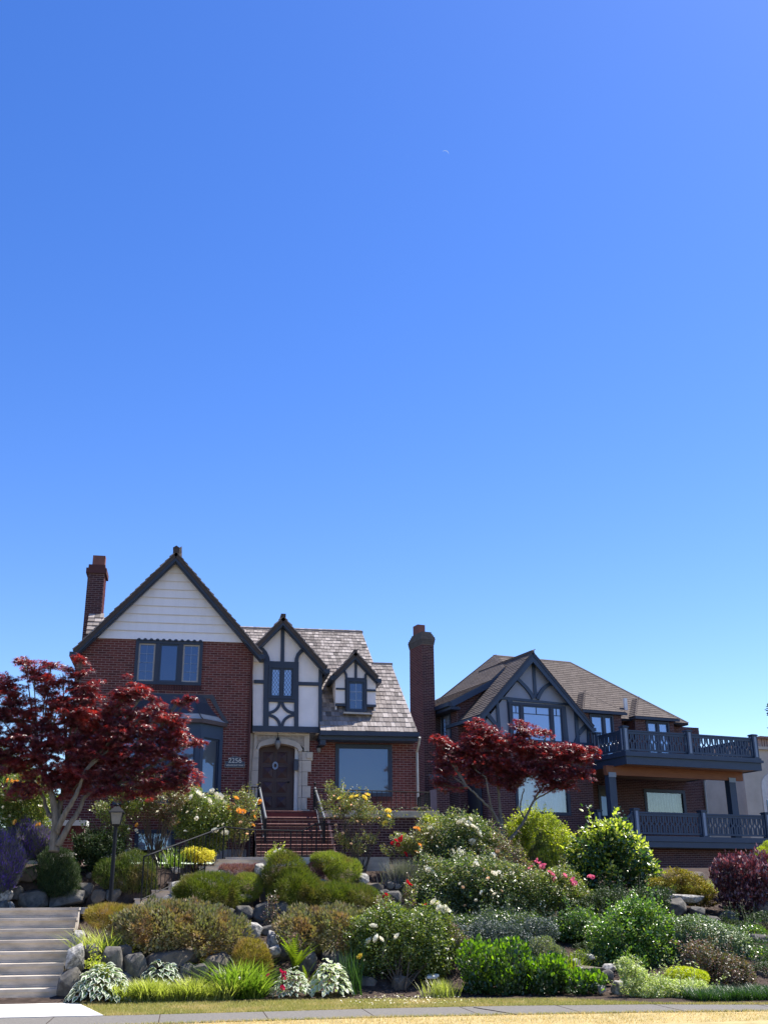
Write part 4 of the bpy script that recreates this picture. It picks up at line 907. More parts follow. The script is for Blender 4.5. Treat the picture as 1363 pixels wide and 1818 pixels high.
# --- decks
def deck_rail(parent, F, u0, u1, v, z0, z1, npair):
    """panel railing: pierced boards, each board a part"""
    MB(F).box((u0, v - 0.05, z1 - 0.06), (u1, v + 0.06, z1)).build('top_rail', M['navy2'], parent)
    MB(F).box((u0, v - 0.03, z1 - 0.15), (u1, v + 0.03, z1 - 0.065)).build('upper_rail', M['navy2'], parent)
    MB(F).box((u0, v - 0.035, z0), (u1, v + 0.035, z0 + 0.07)).build('bottom_rail', M['navy2'], parent)
    L = (u1 - u0) / npair; h0, h1 = z0 + 0.07, z1 - 0.15; H = h1 - h0; zm = h0 + H * 0.53
    for i in range(npair):
        x = u0 + i * L + L / 2; w_ = L / 2
        # right half outline from the pierced centre: narrow slot, swelling round the diamond
        o = [(0.10, 0), (0.10, .26), (0.13, .36), (0.22, .44), (0.48, .50), (0.48, .56), (0.22, .62), (0.13, .70), (0.10, .80), (0.10, 1)]
        inn = [(0.74, 0), (0.74, .30), (0.77, .40), (0.85, .455), (1.0, .47), (1.0, .59), (0.85, .605), (0.77, .66), (0.74, .76), (0.74, 1)]
        for s_ in (1, -1):
            A = [(x + s_ * w_ * (1 - q[0]), h0 + H * q[1]) for q in inn]; B = [(x + s_ * w_ * (1 - p[0] * 0.9), h0 + H * p[1]) for p in o]
            MB(F).band(A, B, v - 0.012, v + 0.012).build('baluster_board', M['navy2'], parent)
def post(parent, F, u, v, z0, z1, w_=0.12, inlay=True):
    p_ = MB(F).box((u - w_, v - w_, z0), (u + w_, v + w_, z1 - 0.06)).build('rail_post', M['navy2'], parent)
    MB(F).box((u - w_ - 0.03, v - w_ - 0.03, z1 - 0.06), (u + w_ + 0.03, v + w_ + 0.03, z1 - 0.02)).box((u - w_, v - w_, z1 - 0.019), (u + w_, v + w_, z1)).build('post_cap', M['navy2'], p_)
    if inlay: MB(F).box((u - 0.055, v - w_ - 0.008, z0 + 0.05), (u + 0.055, v - w_ - 0.002, z1 - 0.1)).box((u - w_ - 0.008, v - 0.035, z0 + 0.05), (u - w_ - 0.002, v + 0.035, z1 - 0.1)).build('post_inlay', M['trimgrey'], p_)
D0, D1 = Q(1109, 1320, VD)[0], Q(1340, 1330, VD)[0]
dz = 6.76
dk = thing('upper_deck', tuple(WR(D0, VD, dz)), 'blue upper deck with pierced board railing and cedar soffit on the dark brick house', 'deck')
MB(FR).box((D0 - 0.08, VD - 0.1, dz - 0.30), (D1 + 0.12, VD - 0.02, dz)).build('fascia', M['navy2'], dk)
MB(FR).box((D0 - 0.08, VD - 0.018, dz - 0.30), (D0 - 0.0, VM - 0.01, dz)).box((D1 + 0.04, VD - 0.018, dz - 0.30), (D1 + 0.12, VM - 0.01, dz)).build('side_fascia', M['navy2'], dk)
MB(FR).box((D0 - 0.14, VD - 0.17, dz + 0.002), (D1 + 0.2, VM + 0.003, dz + 0.1)).build('deck_edge', M['navy2'], dk)
MB(FR).box((D0 - 0.10, VD - 0.12, dz + 0.102), (D1 + 0.14, VM + 0.003, dz + 0.19)).build('deck_floor', M['navy2'], dk)
B = []; n = 26
for i in range(n): B.append(c8(D0 + 0.005, D1 + 0.035, VD + i * (VM - VD) / n - 0.015, VD + (i + 0.93) * (VM - VD) / n - 0.015, dz - 0.27, dz - 0.24))
for b in B: link('soffit_board', meshdata('soffit_board', (np.array(b) @ FR.T) - org(dk), BOXF, M['soffit']), dk)
bzz = dz - 0.27
MB(FR).box((24.95, VD + 0.75, bzz - 0.36), (D1 - 0.15, VD + 0.95, bzz - 0.002)).build('beam', M['cedar'], dk)
zr0, zr1 = dz + 0.24, dz + 1.02
pu = [D0 + 0.02, Q(1223, 1325, VD)[0], D1 - 0.02]
for u_ in pu: post(dk, FR, u_, VD + 0.05, dz + 0.19, zr1 + 0.14)
post(dk, FR, D0 + 0.02, VW - 0.25, dz + 0.19, zr1 + 0.14)
deck_rail(dk, FR, pu[0] + 0.12, pu[1] - 0.12, VD + 0.05, zr0, zr1, 12)
deck_rail(dk, FR, pu[1] + 0.12, pu[2] - 0.12, VD + 0.05, zr0, zr1, 12)
deck_rail(dk, FL, VD + 0.17, VW - 0.37, D0 + 0.02, zr0, zr1, 6)
FRb = np.array([YR, XR, _z]).T
deck_rail(dk, FRb, VD + 0.17, VM - 0.2, D1 - 0.02, zr0, zr1, 16)
l_z = Q(1125, 1484, VD)[2]
for u_ in (25.18, Q(1299, 1420, VD + .85)[0]):
    MB(FR).box((u_ - 0.16, VD + 0.72, l_z), (u_ + 0.16, VD + 1.0, bzz - 0.36)).build('support_post', M['navy2'], dk)
    MB(FR).box((u_ - 0.17, VD + 0.70, bzz - 0.44), (u_ + 0.17, VD + 0.72, bzz - 0.26)).build('post_bracket', M['trimgrey'], dk)
ld = thing('lower_deck', tuple(WR(D0, VD, l_z)), 'blue lower deck with pierced board railing above the dark brick base', 'deck')
L0, L1 = Q(1129, 1460, VD)[0], 34.2
MB(FR).box((D0 - 0.3, VD - 0.1, l_z - 0.40), (L1, VD - 0.02, l_z - 0.2)).build('fascia', M['navy2'], ld)
MB(FR).box((D0 - 0.35, VD - 0.14, l_z - 0.19), (L1, VM - 0.02, l_z)).build('deck_floor', M['navy2'], ld)
MB(FR).box((D0 - 0.3, VD, l_z - 0.42), (L1, VM, l_z - 0.2)).build('deck_joists', M['navy'], ld)
z0_, z1_ = l_z + 0.07, Q(1240, 1444, VD)[2]
lp = [L0, Q(1248, 1460, VD)[0], Q(1362, 1470, VD)[0]]
for u_ in lp: post(ld, FR, u_, VD + 0.05, l_z, z1_ + 0.12)
deck_rail(ld, FR, lp[0] + 0.12, lp[1] - 0.12, VD + 0.05, z0_, z1_, 12)
deck_rail(ld, FR, lp[1] + 0.12, lp[2] - 0.12, VD + 0.05, z0_, z1_, 12)
for (px, v_) in ((1088, VD + 1.6), (1061, VD + 1.9)): post(ld, FR, Q(px, 1455, v_)[0], v_, l_z - .3, Q(px, 1440, v_)[2] + .05)
pa, pb = Q(1063, 1448, VD + 1.8), Q(1086, 1446, VD + 1.6)
deck_rail(ld, FR, pa[0] + .1, pb[0] - .05, VD + 1.75, l_z, l_z + .85, 2)
# sloping stair rail at the deck's left end
sp0, sp1 = Q(1122, 1441, VD), Q(1096, 1466, VD - .0)
mb = MB(FR); mb.prism([(sp0[0], sp0[2]), (sp1[0], sp1[2]), (sp1[0], sp1[2] - .1), (sp0[0], sp0[2] - .1)], VD, VD + .08); mb.build('stair_rail', M['navy2'], ld)
for k in range(5):
    f = (k + .5) / 5; u_ = sp0[0] + (sp1[0] - sp0[0]) * f; z_ = sp0[2] + (sp1[2] - sp0[2]) * f
    MB(FR).box((u_ - .04, VD + .02, z_ - .85), (u_ + .04, VD + .05, z_ - .05)).build('baluster_board', M['navy2'], ld)
# brick base under the lower deck
brick_wall(rh, FR, VD + 0.5, rect(D0 - 0.2, L1, 2.2, l_z - 0.4), mb='brick_dark', mm='mortar_dark')
# downspout hook at the right end of the wall
mb = MB(FR); hx = mru - 0.1; hz_ = Q(1250, 1391, VM)[2]
mb.tube([(hx, VM - .3, hz_ + .3), (hx, VM - .12, hz_ + .1), (hx + .02, VM - 0.08, hz_ - .3), (hx + 0.02, VM - .06, 3)], 0.05, 6); mb.build('downspout', M['spout'], rh)
MB(FR).box((wu1 + 0.02, VD + 0.9, 2.2), (L1, VM, l_z - 0.45)).build('basement_mass', M['mortar_dark'], rh)
# ================================================================== THIRD HOUSE, far right
V3 = 42.0
th_ = thing('stucco_house', tuple(WR(36, 44, 3)), 'beige and pink stucco house with clay tile edge, partly hidden at the right edge', 'house')
s0 = Q(1336, 1400, V3); zt3 = Q(1345, 1330, V3)[2]
MB(FR).box((Q(1335, 1400, V3)[0], V3, 2.5), (46, V3 + 8, zt3)).build('stucco_wall', M['beige_stucco'], th_)
MB(FR).box((Q(1322, 1400, V3 - .1)[0], V3 - .1, 2.5), (Q(1341, 1400, V3 - .1)[0], V3 + .1, zt3 - .9)).build('pilaster', M['beige_stucco'], th_)
MB(FR).box((Q(1335, 1400, V3)[0] + .5, V3 - .15, zt3 - .02), (46, V3 + .2, zt3 + .12)).build('cornice', M['beige_stucco'], th_)
B = [c8(Q(1346, 1315, V3)[0] + i * .16, Q(1346, 1315, V3)[0] + i * .16 + .11, V3 - .05, V3 + .1, zt3 + .12, zt3 + .5) for i in range(40)]
boxes_mesh('frieze', B, FR, M['pink_stucco'], th_)
MB(FR).box((Q(1346, 1315, V3)[0], V3 + .06, zt3 + .12), (46, V3 + 7, zt3 + .5)).build('parapet', M['pink_stucco'], th_)
B = [c8(Q(1346, 1315, V3)[0] - .1 + i * .3, Q(1346, 1315, V3)[0] + .15 + i * .3, V3 - .25, V3 + 1.5, zt3 + .5, zt3 + .62) for i in range(22)]
boxes_mesh('clay_tiles', B, FR, M['tile'], th_)
# side wall (pink) facing left: runs back
su = Q(1322, 1400, V3)[0]
MB(FR).box((Q(1240, 1400, 46)[0], 46.0, 2.5), (su + .3, 46.2, zt3 - .2)).build('pink_wall', M['pink_stucco'], th_)
wq = (Q(1257, 1440, 46)[0], Q(1275, 1440, 46)[0], Q(1266, 1455, 46)[2] - .5, Q(1266, 1426, 46)[2])
window(th_, FR, 45.97, *wq, [1, 1], fr='beige_stucco', glass='glass_blue', fw=.15, mull=.06)
a3 = Q(1358, 1400, V3 - .02)
arcp = [(a3[0] - .25, 3.5), (a3[0] - .25, Q(1358, 1400, V3)[2])] + [(a3[0] + .85 - 1.1 * math.cos(R(a)), Q(1358, 1397, V3)[2] + 0.75 * math.sin(R(a))) for a in range(0, 181, 15)] + [(a3[0] + 1.95, 3.5)]
MB(FR).prism(arcp, V3 - .03, V3 - .005).build('arched_recess', M['concrete_pale'], th_)
MB(FR).box((a3[0] - .05, V3 - .06, Q(1358, 1450, V3)[2] - .5), (a3[0] + 1.7, V3 - .035, Q(1358, 1421, V3)[2])).build('window', M['glass_pale'], th_)
# ================================================================== GROUND
PROF = np.array([(10, -0.02), (19.0, 0.0), (20.2, 0.02), (20.8, 0.06), (21.4, 0.42), (21.9, 0.62), (22.9, 0.72), (23.5, 0.95), (24.0, 1.3), (24.8, 1.42), (25.3, 1.65), (25.9, 2.15), (26.6, 2.4), (28, 2.48), (30, 2.52), (34, 2.7), (60, 3.1), (120, 3.2)])
PROR = np.array([(10, -0.02), (19.6, 0.0), (20.3, 0.03), (21.0, 0.12), (22.0, 0.5), (23.2, 0.8), (24.6, 1.1), (26.0, 1.4), (27.4, 1.75), (29, 2.15), (32, 2.4), (36, 2.6), (60, 3.1), (120, 3.2)])
T0 = PZ(100, 1776, 0.02); STX = T0[0]; STY = T0[1]                # right end and foot of the street steps
ST_N, ST_R = 8, 0.0
zt_top = P(150, 1611, STY + 8 * 0.34)[2]; ST_R = (zt_top - 0.02) / 8; ST_TOPY = STY + 8 * 0.34
F2X, F2Y = P(238, 1600, 25.2)[0], 25.2
F2N = 6; F2R = (gz - 0.02 - zt_top) / F2N
def smooth(a, b, x): t = np.clip((x - a) / (b - a), 0, 1); return t * t * (3 - 2 * t)
def H(X, Y):
    X = np.asarray(X, float); Y = np.asarray(Y, float)
    sh = 0.0 * X                                  # bed edge comes nearer towards the right
    h = np.interp(Y + sh * (Y < 24), PROF[:, 0], PROF[:, 1]); hr = np.interp(Y, PROR[:, 0], PROR[:, 1])
    wr_ = smooth(3.6, 5.2, X) * (1 - smooth(27.2, 28.4, Y) * (1 - smooth(6.2, 7.0, X))); h = h * (1 - wr_) + hr * wr_
    h = h + 0.03 * np.sin(X * 2.1 + Y) * np.clip((Y - 20.5), 0, 1) * (Y < 28)
    # trench for the street steps and the landing above them
    sx_ = 1 - smooth(STX - 0.15, STX + 0.15, X); ramp = np.clip((Y - STY) / (ST_TOPY - STY), 0, 1) * zt_top - 0.35
    inst = sx_ * smooth(STY - 0.3, STY, Y) * (1 - smooth(25.6, 26.0, Y))
    h = h * (1 - inst) + np.minimum(h, ramp) * inst
    land = (X > -6) * (X < F2X + 1.6) * (Y > ST_TOPY - 0.2) * (Y < 25.5)
    h = np.where(land, np.minimum(h, zt_top - 0.1), h)
    k = (Y - F2Y) / 0.36; xl_ = F2X + 0.33 * k
    on = (X > xl_ - 0.15) * (X < xl_ + 1.7) * (Y > F2Y - 0.3) * (Y < F2Y + F2N * 0.36 + 0.2)
    h = np.where(on, np.minimum(h, zt_top + np.clip(k, 0, F2N) * F2R - 0.25), h)
    return h
xs = np.concatenate([np.linspace(-200, -9, 18), np.arange(-8, 24, 0.16), np.linspace(25, 260, 20)])
ys = np.concatenate([np.arange(17.5, 30, 0.14), np.linspace(30.2, 60, 40), np.linspace(66, 900, 14)])
gx, gy = np.meshgrid(xs, ys); gh = H(gx, gy); V = np.stack([gx, gy, gh - 0.004], -1).reshape(-1, 3)
nx, ny = len(xs), len(ys); idx = np.arange(nx * ny).reshape(ny, nx)
Fq = np.stack([idx[:-1, :-1], idx[:-1, 1:], idx[1:, 1:], idx[1:, :-1]], -1).reshape(-1, 4)
tag(link('ground', meshdata('ground', V, Fq, M['soil'], smooth=True)), kind='structure')
def flat(name, pts, z, m, th=0.0, kind='structure'):
    mb = MB()
    if th: mb.slab([(p[0], p[1], z) for p in pts], (0, 0, -th))
    else: k = mb._a([(p[0], p[1], z) for p in pts]); mb.F.append([k + i for i in range(len(pts))])
    o = mb.build(name, M[m]); o['kind'] = kind; return o
# edges of walk and lawns, from the photograph's ground lines
def gl(px, py): p = PZ(px, py, 0.0); return (p[0], p[1])
far = [gl(-300, 1818), gl(-100, 1811), gl(180, 1806), gl(450, 1799), gl(680, 1792.5), gl(900, 1788), gl(1150, 1785.5), gl(1363, 1786), gl(1800, 1789)]
near = [gl(-300, 1839), gl(-100, 1833), gl(180, 1824), gl(450, 1814.5), gl(680, 1808), gl(900, 1803.5), gl(1150, 1799), gl(1363, 1797), gl(1800, 1797)]
bed = [gl(-300, 1776), gl(100, 1776), gl(200, 1784), gl(450, 1779), gl(680, 1776), gl(900, 1776), gl(1000, 1775), gl(1160, 1783), gl(1363, 1783), gl(1800, 1786)]
flat('sidewalk', near + far[::-1], 0.020, 'asphalt', 0.1)
flat('lawn_strip', far + bed[::-1], 0.012, 'lawn', 0.05)
nl = [(-60, 12), (60, 12)]
flat('lawn', [(-60, 12.0)] + near + [(60, near[-1][1]), (60, 12.0)] if False else [near[0], (near[0][0], 12.0), (near[-1][0], 12.0)] + near[::-1][:-1], 0.010, 'lawn_dry', 0.05)
flat('kerb', [(-60, 11.8), (60, 11.8), (60, 11.98), (-60, 11.98)], 0.02, 'concrete', 0.16)
flat('road', [(-80, -12), (80, -12), (80, 11.79), (-80, 11.79)], -0.11, 'road', 0.05)
flat('verge', [(-200, -300), (300, -300), (300, -12.01), (-200, -12.01)], -0.10, 'lawn_dry')
pathp = [(STX - 4, STY + .06), (STX + 0.02, STY + .06), gl(112, 1776), gl(130, 1780), gl(184, 1806.5), gl(-200, 1815)]
flat('path', pathp, 0.032, 'concrete_pale', 0.08)
def inside(pts, poly):
    x, y = pts[:, 0], pts[:, 1]; c = np.zeros(len(pts), bool); n = len(poly)
    for i in range(n):
        (x0, y0), (x1, y1) = poly[i], poly[(i + 1) % n]
        c ^= ((y0 > y) != (y1 > y)) & (x < (x1 - x0) * (y - y0) / (y1 - y0 + 1e-12) + x0)
    return c
def blades(name, base, hgt, wid, m, parent=None, lean=0.35, curl=0.5, seg=1, az=None, kind=None, dirs=None):
    """curved tapering blades standing on base points"""
    n = len(base); hgt = np.asarray(hgt) * np.ones(n); wid = np.asarray(wid) * np.ones(n)
    a = rng.uniform(0, 2 * np.pi, n) if az is None else az
    d = np.stack([np.cos(a), np.sin(a), np.zeros(n)], 1); s = np.stack([-np.sin(a), np.cos(a), np.zeros(n)], 1)
    ln = lean * rng.uniform(0.3, 1.3, n) if np.isscalar(lean) else lean
    k = seg + 1; V = []
    for i in range(k):
        t = i / seg
        c = base + d * (hgt * (ln * t + curl * ln * t * t))[:, None] + np.array([0, 0, 1.0]) * (hgt * (t - 0.35 * curl * t * t * np.minimum(ln, 1)))[:, None]
        w_ = (wid * (1 - t) ** 0.6 if seg > 1 else wid * (1 - t))[:, None] * 0.5
        if i < seg: V += [c - s * w_, c + s * w_]
        else: V += [c]
    V = np.stack(V, 1); nv = V.shape[1]; F = []
    for i in range(seg - 1): b = 2 * i; F += [(b, b + 1, b + 3), (b, b + 3, b + 2)]
    b = 2 * (seg - 1); F.append((b, b + 1, b + 2)); F = np.array(F)
    Fc = (F[None] + nv * np.arange(n)[:, None, None]).reshape(-1, 3)
    o = link(name, meshdata(name, V.reshape(-1, 3) - org(parent), Fc, M[m] if isinstance(m, str) else m), parent)
    if kind: o['kind'] = kind
    return o
def scatter(poly, n):
    a = np.array(poly); lo, hi = a.min(0), a.max(0); p = rng.uniform(lo, hi, (n * 4, 2)); p = p[inside(p, poly)][:n]; return p
strip = far[1:-1] + bed[::-1][1:-1]
p = scatter([q for q in (far[1:] + bed[::-1][:-1])], 60000); p = p[(p[:, 0] < 13) & (p[:, 0] > -2.2)]; p = p[~inside(p, pathp)]
blades('grass', np.c_[p, np.full(len(p), 0.015)], rng.uniform(0.02, 0.05, len(p)), 0.008, 'grass', lean=0.6, kind='stuff')
nn = [q for q in near]; p = np.stack([rng.uniform(-4, 12, 45000), rng.uniform(15.2, 18.6, 45000)], 1)
yb_ = np.interp(p[:, 0], [q[0] for q in near], [q[1] for q in near]); p = p[p[:, 1] < yb_ - 0.01]
blades('dry_grass', np.c_[p, np.full(len(p), 0.012)], rng.uniform(0.015, 0.045, len(p)), 0.009, 'grass_dry', lean=0.8, kind='stuff')
J = []
for i in range(12):
    x = -3.4 + i * 1.55
    yf_ = float(np.interp(x, [q[0] for q in far], [q[1] for q in far])); yn_ = float(np.interp(x, [q[0] for q in near], [q[1] for q in near]))
    J.append(c8(x, x + .012, yn_ + .01, yf_ - .01, .0145, .0225))
boxes_mesh('sidewalk_joint', J, I3, M['soil'], None)
ck = [np.array([*gl(840 + 6 * k, 1791.5 + 1.0 * k), .0245]) + (0, random.uniform(-.02, .02), 0) for k in range(14)]
MB().tube(ck, .006, 4).build('sidewalk_crack', M['soil'])['kind'] = 'structure'
# edging tufts leaning over the walk
e = []
for L_ in (far, near):
    xq = rng.uniform(-2.2, 12, 5000); yq = np.interp(xq, [q[0] for q in L_], [q[1] for q in L_]) + (rng.uniform(-0.02, 0.03, 5000) if L_ is far else rng.uniform(-0.04, 0.015, 5000)); e.append(np.stack([xq, yq], 1))
e = np.concatenate(e); e = e[~inside(e, pathp)]
blades('edging_grass', np.c_[e, np.full(len(e), 0.015)], rng.uniform(0.02, 0.055, len(e)), 0.008, 'grass', lean=0.7, kind='stuff')
# litter: fallen petals and leaves, fine bark on the beds
def litter(name, pts2, size, m, zoff=0.02):
    n = len(pts2); z_ = H(pts2[:, 0], pts2[:, 1]) + zoff; c = np.c_[pts2, z_]
    a = rng.uniform(0, 6.28, n); s_ = rng.uniform(0.5, 1.3, n) * size
    d1 = np.stack([np.cos(a), np.sin(a), rng.uniform(-.4, .4, n)], 1) * s_[:, None]; d2 = np.stack([-np.sin(a), np.cos(a), rng.uniform(-.4, .4, n)], 1) * (s_ * 0.7)[:, None]
    V = np.stack([c - d1, c - d2, c + d1, c + d2], 1).reshape(-1, 3); F = np.arange(4 * n).reshape(n, 4)
    o = link(name, meshdata(name, V, F, M[m])); o['kind'] = 'stuff'; return o
M['petal_w'] = leafmat('fallen_petal', [(0.75, 0.72, 0.62), (0.8, 0.7, 0.5)], trans=0.2, rough=0.7, spec=.2)
q = P(700, 1780, 19.9); litter('fallen_petals', np.stack([rng.normal(q[0] + .1, 0.55, 260), rng.uniform(18.75, 20.2, 260)], 1), 0.018, 'petal_w', 0.04)
M['bark_chip'] = mat('bark_chips', (0.10, 0.07, 0.05), None, rough=.95, isl=[(0.05, .035, .03), (.16, .12, .095), (.25, .2, .17)])
bc_ = np.stack([rng.uniform(-3.5, 13, 22000), rng.uniform(20.0, 30, 22000)], 1); bc_ = bc_[~((bc_[:, 0] < STX + .1) & (bc_[:, 1] < 25.6))]
litter('bark_litter', bc_, 0.022, 'bark_chip', 0.004)

# ================================================================== STREET STEPS
ss = thing('concrete_steps', (STX - 1.0, STY, 0.02), 'eight pale concrete steps climbing from the white path at lower left', 'steps')
for i in range(8):
    y0 = STY + 0.34 * i; z0_ = 0.02 + ST_R * i; z1_ = z0_ + ST_R; xe = STX + 0.005 * i
    s_ = MB().box((STX - 3.2, y0 + 0.035, z0_ - 0.3), (xe, y0 + 0.5, z1_ - 0.05)).build('riser', M['concrete'], ss)
    # sunk panel frame cast in the riser
    MB().box((STX - 3.2, y0 + 0.018, z0_ + 0.005), (xe, y0 + 0.034, z0_ + 0.04)).box((xe - 0.13, y0 + 0.018, z0_ + 0.041), (xe, y0 + 0.034, z1_ - 0.051)).build('riser_frame', M['concrete'], ss)
    MB().box((STX - 3.2, y0 - 0.005, z1_ - 0.05), (xe + 0.015, y0 + 0.40, z1_)).build('tread', M['concrete'], ss)
ld_ = flat('landing', [(STX - 3.2, ST_TOPY + 0.06), (STX + 0.1, ST_TOPY + 0.06), (F2X + 1.3, ST_TOPY + .5), (F2X + 1.3, 25.3), (F2X - .4, 25.6), (STX - 3.2, 25.6)], zt_top - 0.004, 'concrete', 0.12)
s2 = thing('concrete_steps', (F2X + .6, F2Y, zt_top), 'six concrete garden steps behind the black lamp post and iron railing', 'steps')
for i in range(F2N):
    y0 = F2Y + 0.36 * i; x0 = F2X + 0.34 * i; z1_ = zt_top + F2R * (i + 1)
    MB().box((x0 + 0.02, y0 + 0.02, z1_ - F2R - 0.2), (x0 + 1.4, y0 + 0.5, z1_ - 0.035)).build('riser', M['concrete'], s2)
    MB().box((x0, y0, z1_ - 0.035), (x0 + 1.42, y0 + 0.42, z1_)).build('tread', M['concrete'], s2)
flat('path', [(F2X + 0.34 * F2N - .2, F2Y + .36 * F2N), (LX(640, 1528, 27.3), 27.3), (LX(640, 1526, 27.9), 28.6), (F2X + .34 * F2N - .2, 28.6)], gz + 0.002, 'concrete', 0.12)
MB().box((LX(400, 1530, 27.2), 27.12, gz - 0.3), (LX(690, 1530, 27.2), 27.22, gz + 0.03)).build('path_edge', M['concrete'])['kind'] = 'structure'
# iron railing following the garden steps and crossing in front of the brick steps
rp = [P(256, 1521, 25.1), P(320, 1497, 25.9), P(398, 1468, 27.15), P(444, 1473, 27.2), P(537, 1475, 27.25), P(562, 1462, 27.3), P(612, 1464, 27.35)]
def zb_(p):
    return float(np.interp(p[1], [25.0, F2Y + .36 * F2N, 27.3], [zt_top, gz, gz])) + 0.0
fence_iron('garden_railing', rp, 'black iron garden railing rising with the steps then crossing before the brick steps', 'railing', 0.135, h_low=0.1, zbase=zb_, rb=0.008, rt=0.019, postevery=7)
dl_ = []                                # dry leaves blown into the corners of the steps
for i in range(8):
    k = 16; dl_.append(np.stack([STX - rng.uniform(0, 1, k) ** 1.5 * 2.6, np.full(k, STY + .34 * i + .31) - rng.random(k) * .1, np.full(k, .02 + ST_R * (i + 1) + .012)], 1))
dl_ = np.concatenate(dl_); a = rng.uniform(0, 6.28, len(dl_)); e1 = np.stack([np.cos(a), np.sin(a), a * 0 + .2], 1) * .022; e2 = np.stack([-np.sin(a), np.cos(a), a * 0 + .1], 1) * .014
link('fallen_leaves', meshdata('fallen_leaves', np.stack([dl_ - e1, dl_ - e2, dl_ + e1, dl_ + e2], 1).reshape(-1, 3), np.arange(4 * len(dl_)).reshape(-1, 4), M['bark_chip']))['kind'] = 'stuff'
# ================================================================== LAMP POST
lb = P(196, 1603, 24.1); lt = P(205, 1467, 24.1); lb[2] = zt_top - .1
lp_ = thing('lamp_post', tuple(lb), 'black lamp post with square glass lantern beside the garden steps', 'lamp post')
MB().lathe(lb, [(0.0, 0), (0.075, 0), (0.07, 0.12), (0.045, 0.18), (0.04, lt[2] - lb[2])], 10).build('pole', M['black'], lp_)
zl = lt[2]; cx0, cy0 = lb[0], lb[1]
MB().lathe((cx0, cy0, zl), [(0.03, -.02), (0.06, 0.0), (0.085, 0.03), (0.03, 0.05)], 8).build('lantern_base', M['black'], lp_)
lg = MB(); k = lg._a([(cx0 + sx_ * r_, cy0 + sy_ * r_, zl + z_) for (r_, z_) in ((0.085, 0.04), (0.125, 0.27)) for sx_, sy_ in ((-1, -1), (1, -1), (1, 1), (-1, 1))])
lg.F += [[k + i, k + (i + 1) % 4, k + 4 + (i + 1) % 4, k + 4 + i] for i in range(4)]; lg.build('lantern_glass', M['lampglass'], lp_)
lf = MB()
for sx_, sy_ in ((-1, -1), (1, -1), (1, 1), (-1, 1)): lf.tube([(cx0 + sx_ * 0.088, cy0 + sy_ * 0.088, zl + .04), (cx0 + sx_ * 0.128, cy0 + sy_ * 0.128, zl + .27)], 0.009, 4)
lf.build('lantern_frame', M['black'], lp_)
ro_ = MB(); k = ro_._a([(cx0 + sx_ * r_, cy0 + sy_ * r_, zl + z_) for (r_, z_) in ((0.165, 0.27), (0.15, 0.30), (0.05, 0.40)) for sx_, sy_ in ((-1, -1), (1, -1), (1, 1), (-1, 1))])
for r_ in (0, 4): ro_.F += [[k + r_ + i, k + r_ + (i + 1) % 4, k + r_ + 4 + (i + 1) % 4, k + r_ + 4 + i] for i in range(4)]
ro_.F += [[k + 8, k + 9, k + 10, k + 11], [k + 3, k + 2, k + 1, k]]; ro_.build('lantern_roof', M['black'], lp_)
MB().lathe((cx0, cy0, zl + .39), [(0.03, 0), (0.02, .03), (0.03, .05), (0, .08)], 8).build('finial', M['black'], lp_)
# ================================================================== BRICK PIER far left
pr = thing('garden_wall', tuple(P(135, 1500, 28.4)), 'low brick garden pier with thick white cap behind the left maple trunk', 'wall')
a_, b_ = P(100, 1490, 28.4), P(153, 1461, 28.4); zc = P(130, 1466, 28.4)[2]
brick_wall(pr, I3, 28.4, rect(a_[0], LX(150, 1480, 28.4), 2.3, zc), thick=0.5, H=0.0677)
soldier(pr, I3, 28.38, a_[0], LX(150, 1480, 28.4), zc - .26, zc)
MB().box((a_[0] - .1, 28.33, zc), (LX(154, 1470, 28.4), 29.0, zc + .13)).build('cap', M['white'], pr)
MB().box((LX(40, 1500, 28.6), 28.6, 2.2), (a_[0] - .12, 28.8, P(60, 1462, 28.6)[2])).build('low_wall', M['concrete'], pr)
MB().box((LX(64, 1450, 29.2), 29.2, 2.6), (LX(102, 1450, 29.2), 29.6, P(80, 1450, 29.2)[2])).build('cap', M['white'], pr)
B = [c8(LX(104, 1500, 27.9) + .02 * i, LX(132, 1500, 27.9) + .02 * i, 27.7 + .2 * i, 28.1 + .2 * i, 2.3, 2.52 + .13 * i) for i in range(3)]
for b in B: link('stone_step', meshdata('stone_step', np.array(b) - org(pr), BOXF, M['concrete_pale']), pr)

# ================================================================== ROCKS
def rock_mesh(rx, ry_, rz_, m, seed, round_=0.5):
    r_ = random.Random(seed); bm = bmesh.new(); n = 18
    for i in range(n):
        z_ = 1 - 2 * (i + .5) / n; a = i * 2.399 + r_.random() * .6; q_ = math.sqrt(1 - z_ * z_); v = np.array([q_ * math.cos(a), q_ * math.sin(a), z_])
        v = np.sign(v) * np.abs(v) ** (0.72 if round_ < 1 else 1.0)
        k = r_.uniform(0.74, 1.12); bm.verts.new((v[0] * rx * k, v[1] * ry_ * k, v[2] * rz_ * k))
    res = bmesh.ops.convex_hull(bm, input=bm.verts); bmesh.ops.delete(bm, geom=[g for g in res['geom_interior'] if isinstance(g, bmesh.types.BMVert)], context='VERTS')
    bmesh.ops.dissolve_limit(bm, angle_limit=R(12), verts=bm.verts, edges=bm.edges)
    bmesh.ops.bevel(bm, geom=list(bm.edges), offset=min(rx, rz_) * 0.06, segments=1, affect='EDGES', profile=0.6)
    bmesh.ops.triangulate(bm, faces=bm.faces)
    me = bpy.data.meshes.new('stone'); bm.to_mesh(me); bm.free(); me.materials.append(m); return me
RS = [0]
def lift(x, y, Y, slack):
    """bring a thing forward along its sight line until it stands clear of the bank"""
    for _ in range(40):
        c = P(x, y, Y)
        if c[2] > float(H(c[0], c[1])) - slack: break
        Y -= 0.1
    return Y
